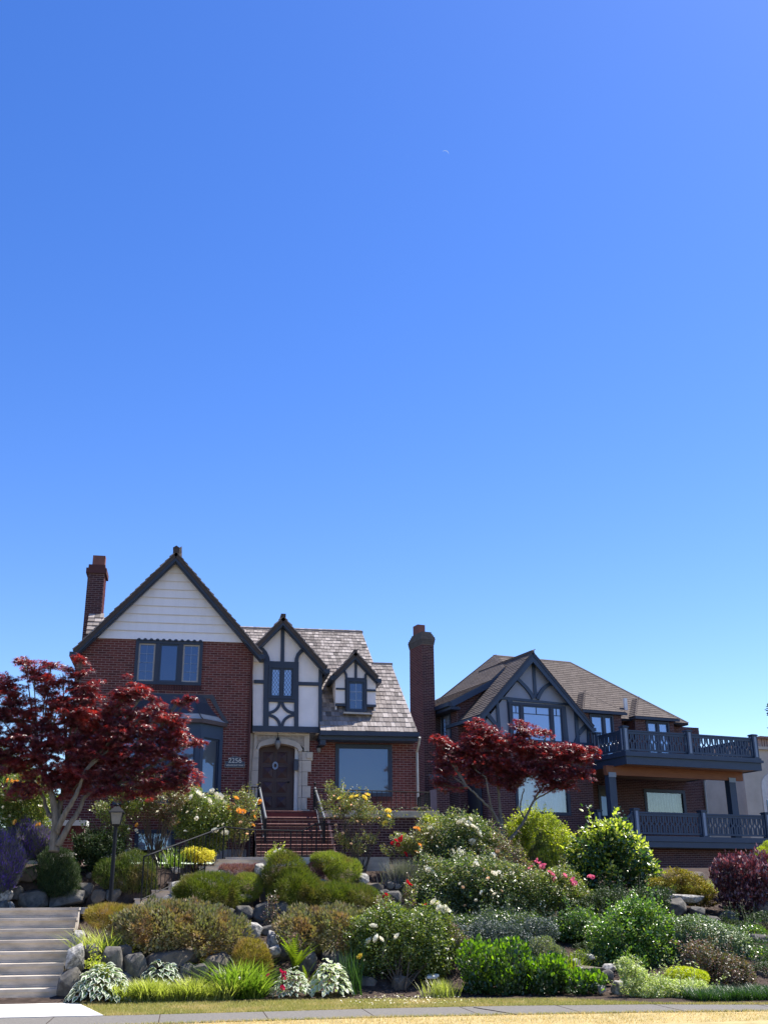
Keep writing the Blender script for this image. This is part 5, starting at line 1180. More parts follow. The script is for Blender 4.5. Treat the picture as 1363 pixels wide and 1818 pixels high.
def rocks(name, label, lst, group=None):
    x, y, w_, h_, Y, m = lst[0]; p0 = P(x, y + h_ / 2, Y)
    t = thing(name, tuple(p0), label, 'rock wall' if len(lst) > 1 else 'rock', group)
    for (x, y, w_, h_, Y, m) in lst:
        Y = lift(x, y, Y, .1); s_ = ppm(Y); c = P(x, y, Y); RS[0] += 1
        rx, rz_ = w_ / s_ / 2 * 1.08, h_ / s_ / 2 * 1.1; ry_ = max(rx, rz_) * 0.85
        me = rock_mesh(rx, ry_, rz_, M[m], RS[0]); link('stone', me, t, loc=(c[0], Y + ry_ * 0.6, c[2]), mw=(0, R(random.uniform(-8, 8)), R(random.uniform(-15, 15))))
    return t
G, Bn, Lc = 'rock', 'rock_brown', 'rock_lichen'
rocks('rock_wall', 'rockery of rounded boulders behind the hostas, beside the street steps', [
    (122, 1750, 46, 50, 20.9, G), (133, 1704, 34, 46, 21.2, Lc), (139, 1667, 24, 28, 22.0, Lc), (160, 1690, 36, 30, 21.5, G), (200, 1709, 40, 46, 21.0, G), (217, 1693, 32, 26, 21.3, Bn),
    (240, 1716, 44, 52, 21.0, G), (304, 1703, 92, 32, 21.2, Bn), (270, 1740, 34, 40, 21.1, G), (329, 1728, 26, 34, 21.0, G), (355, 1730, 34, 34, 21.0, G), (386, 1711, 48, 34, 21.2, Bn), (386, 1740, 34, 30, 20.9, G),
    (320, 1752, 60, 26, 20.9, G), (300, 1725, 40, 30, 21.3, G), (410, 1722, 30, 44, 21.4, G), (425, 1752, 40, 34, 20.9, G), (215, 1745, 44, 34, 20.95, G), (180, 1725, 34, 34, 21.3, G)])
rocks('rock_wall', 'white lichened rocks between the two brown heath shrubs, above the fern', [
    (448, 1656, 32, 32, 21.9, Lc), (477, 1653, 30, 18, 22.0, G), (486, 1670, 24, 32, 21.8, Lc), (488, 1690, 24, 20, 21.5, Lc), (468, 1688, 18, 24, 21.6, G), (430, 1680, 24, 26, 21.9, G), (504, 1690, 20, 30, 21.7, G)])
rocks('rock_wall', 'dark shaded rocks under the green heather mounds', [
    (467, 1620, 38, 34, 23.85, G), (436, 1622, 34, 32, 23.9, G), (500, 1618, 40, 40, 23.95, G), (540, 1620, 44, 40, 23.9, G), (585, 1618, 50, 36, 23.9, G), (630, 1622, 40, 30, 23.85, G), (400, 1625, 34, 26, 23.95, G)])
rocks('rock_wall', 'dark rocks in the shade behind the variegated hostas and white rose bush', [
    (592, 1707, 48, 40, 21.6, G), (640, 1712, 50, 42, 21.6, G), (545, 1712, 36, 40, 21.4, G), (473, 1765, 30, 26, 20.7, G), (455, 1745, 30, 30, 20.9, G), (690, 1712, 40, 40, 21.7, G), (610, 1748, 40, 40, 21.0, G), (650, 1755, 44, 40, 21.0, G)])
rocks('rock_wall', 'pale rocks around the small green heather mound, below the garden path', [
    (397, 1555, 36, 26, 25.2, Lc), (412, 1575, 24, 36, 25.1, Lc), (463, 1560, 26, 56, 25.1, G), (461, 1543, 18, 22, 24.95, Lc), (480, 1590, 30, 44, 24.9, G), (571, 1567, 18, 14, 25.0, Lc), (430, 1600, 50, 30, 24.6, G)])
rocks('rock_wall', 'whitish rocks right of the light green heather mound, near the lavender', [
    (646, 1563, 22, 26, 25.2, Lc), (663, 1577, 38, 20, 25.0, Bn), (693, 1572, 14, 13, 25.0, G), (706, 1574, 14, 12, 25.0, G), (682, 1588, 20, 16, 24.8, G), (625, 1568, 22, 14, 25.3, G), (700, 1595, 30, 24, 24.7, G)])
rocks('rock', 'flat white lichened rock at the right side of the garden steps', [(320, 1582, 42, 36, 25.0, Lc), (306, 1596, 30, 16, 24.9, Lc)])
rocks('rock', 'small white rock by the garden steps, left of the yellow flowers', [(312, 1545, 17, 13, 26.3, Lc)])
rocks('rock_wall', 'shaded boulders under the purple lavender at the left, above the concrete steps', [
    (48, 1553, 50, 28, 25.9, 'rock_brown'), (60, 1598, 56, 36, 25.6, G), (120, 1597, 70, 34, 25.6, G), (152, 1582, 40, 30, 25.7, G), (176, 1592, 24, 26, 25.6, Bn), (8, 1590, 26, 22, 25.5, Lc), (30, 1585, 24, 26, 25.7, G),
    (131, 1563, 14, 22, 26.0, G), (158, 1558, 14, 18, 26.0, G), (88, 1575, 40, 30, 25.9, G), (15, 1560, 40, 40, 26.0, G), (100, 1550, 40, 30, 26.2, G), (200, 1590, 30, 24, 25.8, G), (215, 1580, 24, 30, 26.1, G)])
rocks('rock_wall', 'dark rocks bordering the left side of the concrete street steps', [(2, 1625, 22, 50, 24.9, G), (14, 1610, 20, 18, 25.3, Lc), (-8, 1660, 30, 50, 24.2, G)])
rocks('rock_wall', 'mossy boulders under the golden juniper, left of the purple barberry', [
    (1204, 1612, 50, 34, 24.6, G), (1240, 1620, 28, 22, 24.5, G), (1222, 1596, 70, 18, 24.9, Lc), (1294, 1624, 26, 16, 24.6, G), (1304, 1637, 24, 18, 24.4, G), (1335, 1650, 40, 34, 24.2, G), (1355, 1680, 40, 40, 23.8, G), (1315, 1668, 30, 26, 24.0, G), (1345, 1712, 50, 34, 23.2, G), (1320, 1700, 40, 30, 23.4, G), (1362, 1735, 40, 26, 22.6, Bn), (1270, 1640, 34, 30, 24.3, G), (1170, 1640, 40, 40, 24.2, G), (1355, 1615, 40, 36, 24.7, G), (1240, 1560, 40, 30, 26.3, Bn), (1180, 1590, 40, 30, 25.4, G)])
rocks('rock_wall', 'flat pale rocks and a stone ledge right of the small clipped hedge', [
    (1050, 1724, 64, 16, 20.9, Bn), (1084, 1719, 28, 16, 21.0, Lc), (1024, 1712, 22, 22, 21.2, Lc), (1048, 1700, 18, 14, 21.6, Lc), (1030, 1727, 16, 18, 20.6, Lc), (1044, 1745, 60, 26, 20.9, G), (1078, 1735, 24, 26, 20.7, G)])
rocks('rock', 'pale angular rock at the bed edge left of the variegated ground cover', [(1102, 1757, 28, 34, 19.9, Lc)])
rocks('rock', 'small white pointed rock at the foot of the clipped hedge', [(1068, 1757, 14, 16, 19.8, Lc)])
rocks('rock', 'weathered brownish stump-like rock under the front white rose bush', [(712, 1752, 30, 38, 20.9, Bn)])
rocks('rock', 'flat white stone slab on dark soil right of the front rose bush', [(769, 1734, 24, 8, 21.0, 'white')])
# ================================================================== VEGETATION
RH = (np.array([(0, 0, 0), (-0.27, 0.45, 0.05), (0, 1, -0.04), (0.27, 0.45, 0.05)]), np.array([(0, 3, 2), (0, 2, 1)]))
OV_ = (np.array([(0, 0, 0), (-0.3, 0.3, 0.05), (-0.27, 0.7, 0.05), (0, 1, -0.05), (0.27, 0.7, 0.05), (0.3, 0.3, 0.05)]), np.array([(0, 4, 3), (0, 5, 4), (0, 3, 2), (0, 2, 1)]))
NE = (np.array([(-0.07, 0, 0), (0.07, 0, 0), (0, 1, 0)]), np.array([(0, 1, 2)]))
_v = [(0, 0, 0)]
for i in range(6):
    a = R(-75 + 30 * i * 1.0 + 0); a = R(90 - 100 + i * 40); _v.append((0.24 * math.cos(a), 0.24 * math.sin(a), 0.0))
for i, l in enumerate((0.62, 0.9, 1.05, 0.9, 0.62)):
    a = R(90 - 80 + i * 40); _v.append((l * math.cos(a), l * math.sin(a), -0.12 * l))
ML = (np.array(_v), np.array([(0, 1 + i, 7 + i) for i in range(5)] + [(0, 7 + i, 2 + i) for i in range(5)]))
def unit(a): return a / (np.linalg.norm(a, axis=-1, keepdims=True) + 1e-9)
def stamp(name, tpl, pos, nrm, tip, size, m, parent=None, kind=None):
    """one mesh of many leaves: nrm = blade normal, tip = growing direction"""
    V0, F0 = tpl; y = unit(tip); z_ = unit(nrm - y * (nrm * y).sum(-1, keepdims=True)); x = np.cross(y, z_)
    V = pos[:, None, :] + size[:, None, None] * (V0[None, :, 0:1] * x[:, None] + V0[None, :, 1:2] * y[:, None] + V0[None, :, 2:3] * z_[:, None])
    k = len(V0); n = len(pos); F = (F0[None] + k * np.arange(n)[:, None, None]).reshape(-1, F0.shape[1])
    o = link(name, meshdata(name, V.reshape(-1, 3) - org(parent), F, M[m] if isinstance(m, str) else m), parent)
    if kind: o['kind'] = kind
    return o
def nz(p, f, ph=0.0):
    return (np.sin(p[:, 0] * f + 1.3 + ph) * np.cos(p[:, 1] * f * 1.1 + .7 + ph) + np.sin(p[:, 2] * f * 1.2 + 2.1 + ph) * np.cos(p[:, 0] * f * .8 + ph) + np.sin((p[:, 0] + p[:, 1] + p[:, 2]) * f * .7 + ph)) / 2.2
def cloud(blobs, n, lump=0.14, lf=5.0, depth=0.3, hole=0.0, under=True, ph=0.0):
    """points through the outer layer of lumpy ellipsoids; returns points and outward directions"""
    A = np.array([(b[1][0] * b[1][2] + b[1][0] * b[1][1]) for b in blobs]); A = A / A.sum(); P_, N_ = [], []
    for b, w_ in zip(blobs, A):
        k = int(n * w_) + 8; c, r_ = np.array(b[0]), np.array(b[1])
        d = unit(rng.normal(size=(k, 3))); u = 1 - depth * rng.random(k) ** 1.6
        base = c + d * r_
        u = u * (1 + lump * nz(base, lf, ph) + lump * .75 * nz(base, lf * 2.6, ph + 5) + lump * .3 * nz(base, lf * 6, ph + 2))
        p = c + d * r_ * u[:, None]; P_.append(p); N_.append(unit(d / r_))
    p, nn = np.concatenate(P_), np.concatenate(N_)
    keep = np.ones(len(p), bool)
    if under: keep &= p[:, 2] > H(p[:, 0], p[:, 1]) - 0.02
    if hole: keep &= nz(p, lf * 1.7, ph + 3) > (hole - 1)
    return p[keep], nn[keep]
def pxblobs(bl, Y):
    s_ = ppm(Y); out = []
    for b in bl:
        x, y, rx, ry_ = b[:4]; dY = b[4] if len(b) > 4 else 0.0; dY = lift(x, y, Y + dY, .25 * ry_ / s_) - Y; c = P(x, y, Y + dY); a, h_ = rx / s_, ry_ / s_
        rd = b[5] if len(b) > 5 else min(a, 1.2) * 0.85
        out.append(((c[0], Y + dY, c[2]), (a, rd, h_)))
    return out
ROSE = {}
def blossom_mesh(key, m):
    if key in ROSE: return ROSE[key]
    V, F = [], []
    for ring, (n, r0, r1, z0, z1) in enumerate(((6, .25, 1.0, 0.0, .35), (6, .2, .72, .1, .55), (5, .12, .42, .2, .7))):
        for i in range(n):
            a = 2 * math.pi * (i + ring * .37) / n; da = math.pi / n * 1.15; b = len(V)
            V += [(r0 * math.cos(a), r0 * math.sin(a), z0 - .1), (r1 * math.cos(a - da) * .9, r1 * math.sin(a - da) * .9, z1 - .06), (r1 * math.cos(a) * 1.05, r1 * math.sin(a) * 1.05, z1), (r1 * math.cos(a + da) * .9, r1 * math.sin(a + da) * .9, z1 - .06)]
            F += [[b, b + 1, b + 2], [b, b + 2, b + 3]]
    ROSE[key] = meshdata('blossom', np.array(V), F, m); return ROSE[key]
for k_, c_ in dict(white=[(0.82, 0.80, 0.70), (0.75, 0.68, 0.52)], yellow=[(0.80, 0.58, 0.05), (0.85, 0.68, 0.15)], orange=[(0.85, 0.30, 0.03), (0.85, 0.50, 0.12)],
                  red=[(0.42, 0.008, 0.02), (0.55, 0.02, 0.03)], pink=[(0.75, 0.10, 0.25), (0.80, 0.30, 0.40)], peach=[(0.85, 0.60, 0.38), (0.8, 0.5, 0.3)], magenta=[(0.45, 0.01, 0.06), (0.5, 0.02, 0.09)]).items():
    M['fl_' + k_] = leafmat(k_ + '_petals', c_, trans=0.3, rough=0.6, spec=0.2, tcol=(1.1, 1.1, 1.1))
LM = dict(
    rose=leafmat('rose_leaf', [(0.045, 0.08, 0.018), (0.08, 0.125, 0.028), (0.14, 0.18, 0.045), (0.21, 0.22, 0.07)], trans=0.4, tcol=(2.1, 2.2, 0.5), rough=0.36, spec=0.6),
    rose_pale=leafmat('pale_rose_leaf', [(0.07, 0.11, 0.03), (0.11, 0.15, 0.05), (0.20, 0.19, 0.08), (0.24, 0.15, 0.08)], trans=0.42, tcol=(1.9, 2.0, 0.6), rough=0.4, spec=0.55),
    rose_dark=leafmat('dark_rose_leaf', [(0.022, 0.045, 0.014), (0.04, 0.075, 0.022), (0.075, 0.11, 0.035), (0.12, 0.15, 0.06)], trans=0.34, tcol=(2.0, 2.2, 0.6), rough=0.33, spec=0.7),
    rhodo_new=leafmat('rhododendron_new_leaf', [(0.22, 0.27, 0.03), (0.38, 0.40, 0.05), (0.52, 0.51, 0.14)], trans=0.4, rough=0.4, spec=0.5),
    box_d=leafmat('hedge_shaded_leaf', [(0.014, 0.04, 0.008), (0.03, 0.07, 0.012), (0.05, 0.09, 0.03)], trans=0.2, rough=0.4, spec=0.5),  # lower hedge leaves, shade put into the colour
    barb_new=leafmat('barberry_tip', [(0.12, 0.045, 0.055), (0.20, 0.09, 0.10), (0.28, 0.15, 0.155)], trans=0.2, rough=0.45, spec=0.4, tcol=(1.8, .8, .8)),
    rose_new=leafmat('rose_new_leaf', [(0.14, 0.19, 0.05), (0.24, 0.26, 0.09), (0.30, 0.20, 0.10)], trans=0.35, rough=0.35, spec=0.6),
    laurel_new=leafmat('fresh_green_leaf', [(0.10, 0.20, 0.03), (0.18, 0.28, 0.05), (0.28, 0.36, 0.09)], trans=0.4, rough=0.35, spec=0.5),
    rhodo=leafmat('rhododendron_leaf', [(0.016, 0.045, 0.012), (0.03, 0.075, 0.018), (0.06, 0.11, 0.03)], trans=0.3, rough=0.32, spec=0.6),
    laurel=leafmat('glossy_green_leaf', [(0.02, 0.055, 0.015), (0.04, 0.10, 0.022), (0.09, 0.16, 0.035), (0.16, 0.21, 0.06)], trans=0.4, tcol=(2.1, 2.2, 0.5), rough=0.3, spec=0.6),
    coton=leafmat('cotoneaster_leaf', [(0.05, 0.09, 0.03), (0.09, 0.14, 0.05), (0.14, 0.19, 0.08), (0.18, 0.20, 0.10)], trans=0.25, rough=0.4, spec=0.6),
    box=leafmat('hedge_backlit_leaf', [(0.06, 0.115, 0.012), (0.11, 0.17, 0.018), (0.19, 0.25, 0.03)], trans=0.42, rough=0.4, spec=0.4, tcol=(1.6, 2.2, 0.4)),  # upper hedge leaves, backlight put into the colour
    heath_b=leafmat('brown_green_heath', [(0.10, 0.09, 0.04), (0.17, 0.165, 0.08), (0.26, 0.21, 0.125), (0.17, 0.19, 0.10)], dry=(0.27, 0.155, 0.085), trans=0.22, rough=0.6, spec=0.3, dscale=2.2),
    heath_g=leafmat('green_heather', [(0.065, 0.085, 0.012), (0.10, 0.125, 0.016), (0.15, 0.16, 0.025)], dry=(0.16, 0.125, 0.045), trans=0.25, rough=0.6, spec=0.25, dscale=1.8),
    heath_y=leafmat('lime_heather', [(0.12, 0.16, 0.02), (0.20, 0.23, 0.035), (0.27, 0.26, 0.07)], dry=(0.20, 0.15, 0.06), trans=0.3, rough=0.6, spec=0.25, dscale=2.6),
    heath_gold=leafmat('golden_heather', [(0.14, 0.12, 0.02), (0.24, 0.18, 0.04), (0.33, 0.23, 0.08)], dry=(0.34, 0.20, 0.08), trans=0.3, rough=0.6, spec=0.25, dscale=2.6),
    heath_p=leafmat('purple_heather', [(0.12, 0.05, 0.07), (0.2, 0.085, 0.11), (0.28, 0.14, 0.16)], trans=0.25, rough=0.6, spec=0.25),
    juniper=leafmat('gold_tipped_juniper', [(0.13, 0.13, 0.015), (0.27, 0.21, 0.025), (0.38, 0.27, 0.05)], dry=(0.10, 0.06, 0.03), trans=0.2, rough=0.6, spec=0.25, dscale=3.0),
    dark=leafmat('dark_evergreen', [(0.018, 0.04, 0.012), (0.035, 0.06, 0.02), (0.06, 0.075, 0.025)], trans=0.2, rough=0.55, spec=0.3),
    conifer=leafmat('dome_conifer', [(0.035, 0.065, 0.012), (0.07, 0.10, 0.018), (0.12, 0.13, 0.028)], dry=(0.12, 0.09, 0.04), trans=0.22, rough=0.6, spec=0.25),
    bluegrey=leafmat('dusky_cotoneaster', [(0.03, 0.05, 0.045), (0.05, 0.075, 0.07), (0.08, 0.10, 0.085)], trans=0.2, rough=0.5, spec=0.4),
    greyg=leafmat('grey_green_leaf', [(0.10, 0.13, 0.075), (0.16, 0.18, 0.11), (0.22, 0.21, 0.14)], trans=0.25, rough=0.5, spec=0.4),
    red_g=leafmat('red_tinged_leaf', [(0.06, 0.085, 0.03), (0.11, 0.11, 0.05), (0.17, 0.07, 0.06), (0.19, 0.13, 0.10)], trans=0.25, rough=0.42, spec=0.5),
    barb=leafmat('purple_barberry', [(0.022, 0.009, 0.015), (0.045, 0.016, 0.025), (0.08, 0.03, 0.04), (0.12, 0.055, 0.065)], trans=0.2, rough=0.42, spec=0.5, tcol=(2.2, 0.9, 0.9)),
    maple=leafmat('red_maple_leaf', [(0.036, 0.018, 0.028), (0.08, 0.024, 0.033), (0.15, 0.030, 0.032), (0.13, 0.055, 0.062)], dry=(0.19, 0.034, 0.026), dscale=2.0, trans=0.38, rough=0.36, spec=1.0, tcol=(3.0, 0.8, 0.6)),
    yg=leafmat('chartreuse_leaf', [(0.20, 0.25, 0.02), (0.34, 0.36, 0.03), (0.48, 0.44, 0.06)], dry=(0.16, 0.19, 0.03), trans=0.38, rough=0.45, spec=0.4, dscale=1.4),
    chart=leafmat('lime_mound_leaf', [(0.30, 0.33, 0.01), (0.42, 0.44, 0.015), (0.50, 0.48, 0.04)], trans=0.3, rough=0.5, spec=0.3),
    varie=leafmat('variegated_leaf', [(0.16, 0.22, 0.05), (0.30, 0.34, 0.11), (0.42, 0.44, 0.22), (0.52, 0.52, 0.34)], trans=0.3, rough=0.45, spec=0.4),
    lav=leafmat('lavender_stalk', [(0.08, 0.09, 0.07), (0.13, 0.13, 0.13), (0.17, 0.15, 0.20)], trans=0.2, rough=0.6, spec=0.2),
    lavp=leafmat('purple_lavender', [(0.06, 0.045, 0.16), (0.12, 0.07, 0.34), (0.18, 0.10, 0.46)], trans=0.2, rough=0.6, spec=0.2),
    strap=leafmat('strap_leaf', [(0.07, 0.12, 0.015), (0.13, 0.19, 0.03), (0.22, 0.26, 0.06)], trans=0.38, rough=0.4, spec=0.4),
    strap_l=leafmat('pale_strap_leaf', [(0.15, 0.17, 0.035), (0.27, 0.28, 0.08), (0.42, 0.40, 0.17)], trans=0.38, rough=0.4, spec=0.4),
    strap_d=leafmat('dark_strap_leaf', [(0.02, 0.05, 0.015), (0.035, 0.075, 0.02)], trans=0.3, rough=0.4, spec=0.4),
    yflow=leafmat('yellow_flower_mass', [(0.16, 0.20, 0.03), (0.55, 0.45, 0.03), (0.70, 0.58, 0.06), (0.62, 0.52, 0.10)], trans=0.2, rough=0.6, spec=0.2),
    back=leafmat('background_leaf', [(0.04, 0.07, 0.015), (0.08, 0.12, 0.03), (0.13, 0.16, 0.05)], trans=0.3, rough=0.5, spec=0.4),
    fern=leafmat('fern_leaf', [(0.10, 0.14, 0.012), (0.17, 0.20, 0.02)], trans=0.42, rough=0.5, spec=0.3),
    stemg=leafmat('green_stem', [(0.10, 0.11, 0.04), (0.16, 0.13, 0.07)], trans=0.0),
)
NT = [0]
def shrub(name, label, cat, bl, Y, leaf='rose', size=0.05, cover=1.5, tpl=RH, orient='mix', lump=0.16, lf=5.0, hole=0.0, depth=0.35, flowers=(), fsize=0.045, stems=0, stem_base=None, stem_m='bark_dark', group=None, stem_r=0.012, jitter=0.35, maxn=60000, new=None, shoots=None):
    B = pxblobs(bl, Y); lo = min(B, key=lambda b: b[0][2] - b[1][2]); bx = np.mean([b[0][0] for b in B])
    base = np.array([bx, np.mean([b[0][1] for b in B]), 0]) if stem_base is None else P(*stem_base)
    base[2] = float(H(base[0], base[1]))
    t = thing(name, tuple(base), label, cat, group)
    area = sum(4 * math.pi * ((b[1][0] * b[1][2]) ** 1.6 / 3 + (b[1][0] * b[1][1]) ** 1.6 / 3 + (b[1][1] * b[1][2]) ** 1.6 / 3) ** (1 / 1.6) for b in B)
    la = {4: 0.27, 6: 0.42, 3: 0.07, 12: 0.55}[len(tpl[0])] * size * size
    n = int(min(maxn, area * cover / la)); p, d = cloud(B, n, lump, lf, depth, hole, ph=bx)
    up = np.array([0, 0, 1.0])
    if shoots is None: shoots = int(min(60, area * 5)) if (len(tpl[0]) >= 4 and size >= .045 and orient == 'mix' and cover < 2) else 0
    if shoots:                       # loose shoots standing out of the mass
        top = np.where((d[:, 2] > -.1))[0]; ix = rng.choice(top, shoots); PS, DS = [p], [d]; sm = MB()
        for i in ix:
            L = rng.uniform(.12, .42) * (1 + size * 4); dr = unit(d[i] * .6 + up * .9 + rng.normal(size=3) * .35); m_ = 22
            tt = rng.uniform(.15, 1, m_); bend = np.array([0, 0, -1.0]) * (tt ** 2)[:, None] * L * rng.uniform(0, .35)
            q = p[i] + dr * (tt * L)[:, None] + bend + rng.normal(size=(m_, 3)) * size * .55; PS.append(q); DS.append(unit(rng.normal(size=(m_, 3)) + up * .4))
            sm.tube([p[i] - dr * .1, p[i] + dr * L * .5, p[i] + dr * L * .95], [.006, .004, .002], 3, caps=False)
        p, d = np.concatenate(PS), np.concatenate(DS); sm.build('shoots', LM['stemg'], t)['kind'] = 'stuff'
    k = len(p); rnd = rng.normal(size=(k, 3))
    if orient == 'mix': nr = unit(d * 0.7 + up * 0.5 + rnd * 0.55); tip = unit(rnd[:, [1, 2, 0]] + d * 0.8 + up * 0.1)
    elif orient == 'out': tip = unit(d + up * 0.5 + rnd * jitter); nr = rnd
    elif orient == 'up': tip = unit(d * 0.35 + up + rnd * jitter); nr = rnd
    elif orient == 'flat': nr = unit(up + rnd * 0.42 + d * 0.25); tip = unit(d * 0.9 + rnd * 0.7 - up * 0.15)
    elif orient == 'hang': tip = unit(d * 0.5 - up * 0.45 + rnd * 0.45); nr = unit(d + up * .4 + rnd * 0.4)
    s_ = size * rng.uniform(0.6, 1.25, k)
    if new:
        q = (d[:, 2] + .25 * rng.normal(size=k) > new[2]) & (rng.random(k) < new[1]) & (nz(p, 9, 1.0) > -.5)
        stamp('new_and_lit_leaves', tpl, p[q] + d[q] * .015, nr[q], tip[q], s_[q], LM[new[0]], t)  # lighter tops: new growth on most shrubs, painted backlight on the hedges
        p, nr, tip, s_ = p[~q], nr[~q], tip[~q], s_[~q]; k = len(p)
    NT[0] += k * len(tpl[1])
    stamp('foliage', tpl, p, nr, tip, s_, LM[leaf], t)
    if stems:
        mb = MB()
        for i in range(stems):
            b = B[i % len(B)]; e = np.array(b[0]) + np.array(b[1]) * rng.uniform(-.6, .6, 3); f0 = base + np.array([rng.normal() * .07, rng.normal() * .07, -.03])
            md = (f0 + e) / 2 + rng.normal(size=3) * 0.06; md[2] += .05
            mb.tube([f0, f0 * .7 + md * .3 + rng.normal(size=3) * .02, md, e], [stem_r, stem_r * .85, stem_r * .7, stem_r * .35], 5)
        mb.build('stems', M[stem_m], t)
    s0 = ppm(Y)
    for fx, fy, col, fs in flowers:
        best = min(B, key=lambda b: abs(P(fx, fy, b[0][1])[0] - b[0][0]) / b[1][0] + abs(P(fx, fy, b[0][1])[2] - b[0][2]) / b[1][2])
        fs *= 1.25; c = np.array(best[0]); r_ = np.array(best[1]) * 1.1; q = P(fx, fy, c[1]); ex = 1 - ((q[0] - c[0]) / r_[0]) ** 2 - ((q[2] - c[2]) / r_[2]) ** 2
        yy = c[1] - r_[1] * math.sqrt(max(ex, 0)) - 0.03; q = P(fx, fy, yy)
        o = link('blossom', blossom_mesh(col, M['fl_' + col]), t, loc=q, mw=(R(random.uniform(20, 75)), R(random.uniform(-30, 30)), R(random.uniform(0, 360))))
        r0 = fs / s0; o.scale = (r0, r0, r0)
    return t
def fl(pts, col, s_): return [(x, y, col, s_ * random.uniform(.75, 1.2)) for x, y in pts]
def rfl(n, x0, x1, y0, y1, col, s_): return [(random.uniform(x0, x1), random.uniform(y0, y1), col, s_ * random.uniform(.6, 1.2)) for _ in range(n)]
# ---- heath and heather mounds
HK = dict(tpl=NE, orient='out', lump=0.10, lf=7, depth=0.15, cover=1.7)
shrub('heath_shrub', 'large brown-green heath shrub spreading over the boulders right of the street steps', 'shrub', [(285, 1650, 75, 42, 0, .95), (345, 1658, 65, 44, 0, .95), (395, 1664, 48, 38, 0, .8), (240, 1658, 35, 32, 0, .7), (330, 1625, 50, 22)], 22.1, 'heath_b', 0.075, maxn=110000, **{**HK, 'lump': .16, 'lf': 9, 'tpl': RH, 'cover': 1.6})
shrub('heath_shrub', 'brown-green heath shrub behind the tall fern and left of the white roses', 'shrub', [(535, 1655, 42, 36, 0, .8), (595, 1655, 50, 40, 0, .9), (650, 1655, 40, 34, 0, .8), (565, 1635, 40, 22)], 22.2, 'heath_b', 0.075, maxn=90000, **{**HK, 'lump': .16, 'lf': 9, 'tpl': RH, 'cover': 1.6})
shrub('heather', 'golden heather at the top right corner of the street steps', 'shrub', [(195, 1626, 40, 18), (225, 1628, 30, 16)], 22.8, 'heath_gold', 0.075, **HK)
shrub('heather', 'broad green heather mound just right of the garden steps', 'shrub', [(368, 1585, 52, 33), (345, 1592, 35, 24), (395, 1598, 28, 22)], 24.2, 'heath_g', 0.085, maxn=90000, **HK)
shrub('heather', 'small round yellow-green heather between two larger green mounds', 'shrub', [(439, 1575, 27, 22)], 24.5, 'heath_y', 0.07, **HK)
shrub('heather', 'tall green heather mound in front of the brick steps', 'shrub', [(505, 1550, 36, 34), (520, 1578, 42, 32, 0, .7), (548, 1592, 34, 26, 0, .6)], 24.4, 'heath_g', 0.085, maxn=90000, **HK)
shrub('heather', 'long low green heather mound trailing right above the dark rocks', 'shrub', [(590, 1595, 36, 24, 0, .6), (630, 1598, 42, 25, 0, .6)], 24.2, 'heath_g', 0.085, maxn=80000, **HK)
shrub('heather', 'light green heather mound behind, under the yellow rose bush', 'shrub', [(588, 1532, 30, 18), (610, 1545, 32, 20), (570, 1528, 16, 12)], 25.2, 'heath_y', 0.075, **HK)
shrub('heather', 'reddish purple heather left of the tall green heather mound', 'shrub', [(425, 1547, 30, 11), (455, 1552, 16, 15), (402, 1543, 12, 8)], 25.4, 'heath_p', 0.06, **HK)
shrub('heather', 'small pale purple heather between the two green mounds', 'shrub', [(560, 1545, 12, 16), (566, 1556, 9, 9)], 25.15, 'heath_p', 0.06, **HK)
shrub('heather', 'small bronze heather mound beside the tall fern, above the hostas', 'shrub', [(446, 1698, 30, 26), (458, 1712, 24, 20)], 21.3, 'heath_gold', 0.075, **{**HK})
shrub('yellow_flowers', 'bright yellow flower mound beside the iron railing', 'flowers', [(356, 1518, 29, 11), (340, 1516, 18, 9)], 26.7, 'yflow', 0.035, tpl=RH, orient='mix', cover=1.6, lump=.3, lf=11, depth=.5, shoots=0)
shrub('flowering_sprig', 'small leafy plant with white flowers on top of the tall heather mound', 'plant', [(495, 1520, 24, 12)], 24.7, 'yg', 0.05, cover=1.0, flowers=fl([(489, 1513), (505, 1513), (497, 1508)], 'white', 2.6))
# ---- roses
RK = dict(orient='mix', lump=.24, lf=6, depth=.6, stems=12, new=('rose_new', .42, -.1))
shrub('rose_bush', 'white rose bush under the bay window, left of the orange roses', 'rose bush', [(350, 1452, 48, 42), (380, 1460, 32, 40), (330, 1425, 28, 24), (365, 1500, 30, 18)], 27.6, 'rose', 0.055, cover=1.6,
      flowers=fl([(320, 1407), (326, 1412), (333, 1403), (349, 1405), (353, 1410), (377, 1405), (384, 1411), (390, 1416), (362, 1413), (313, 1416), (400, 1480), (382, 1476), (371, 1423), (340, 1418)], 'white', 5.5) + rfl(7, 320, 400, 1410, 1480, 'white', 3), **RK)
shrub('rose_bush', 'thin orange rose bush left of the brick steps', 'rose bush', [(420, 1440, 26, 26), (440, 1432, 18, 26), (425, 1475, 22, 22), (410, 1430, 14, 16)], 27.7, 'rose_pale', 0.05, cover=0.9, hole=.75,
      flowers=fl([(419, 1418), (451, 1450), (462, 1424), (432, 1442), (424, 1440), (449, 1465), (405, 1436)], 'orange', 4.2) + rfl(6, 405, 455, 1425, 1490, 'peach', 2.5), **RK)
shrub('rose_bush', 'tall reddish rose bush with bare dark stems behind the iron railing', 'rose bush', [(280, 1425, 38, 30), (255, 1400, 40, 28), (300, 1440, 24, 28), (310, 1415, 22, 20)], 26.9, 'red_g', 0.05, cover=1.15, hole=.85, stem_base=(275, 1528, 26.9),
      new=('rose_new', .3, 0), flowers=rfl(5, 250, 320, 1400, 1460, 'white', 2.5) + fl([(244, 1465)], 'orange', 3.0), orient='mix', lump=.22, lf=6, depth=.6, stems=30, stem_r=.014, maxn=30000)
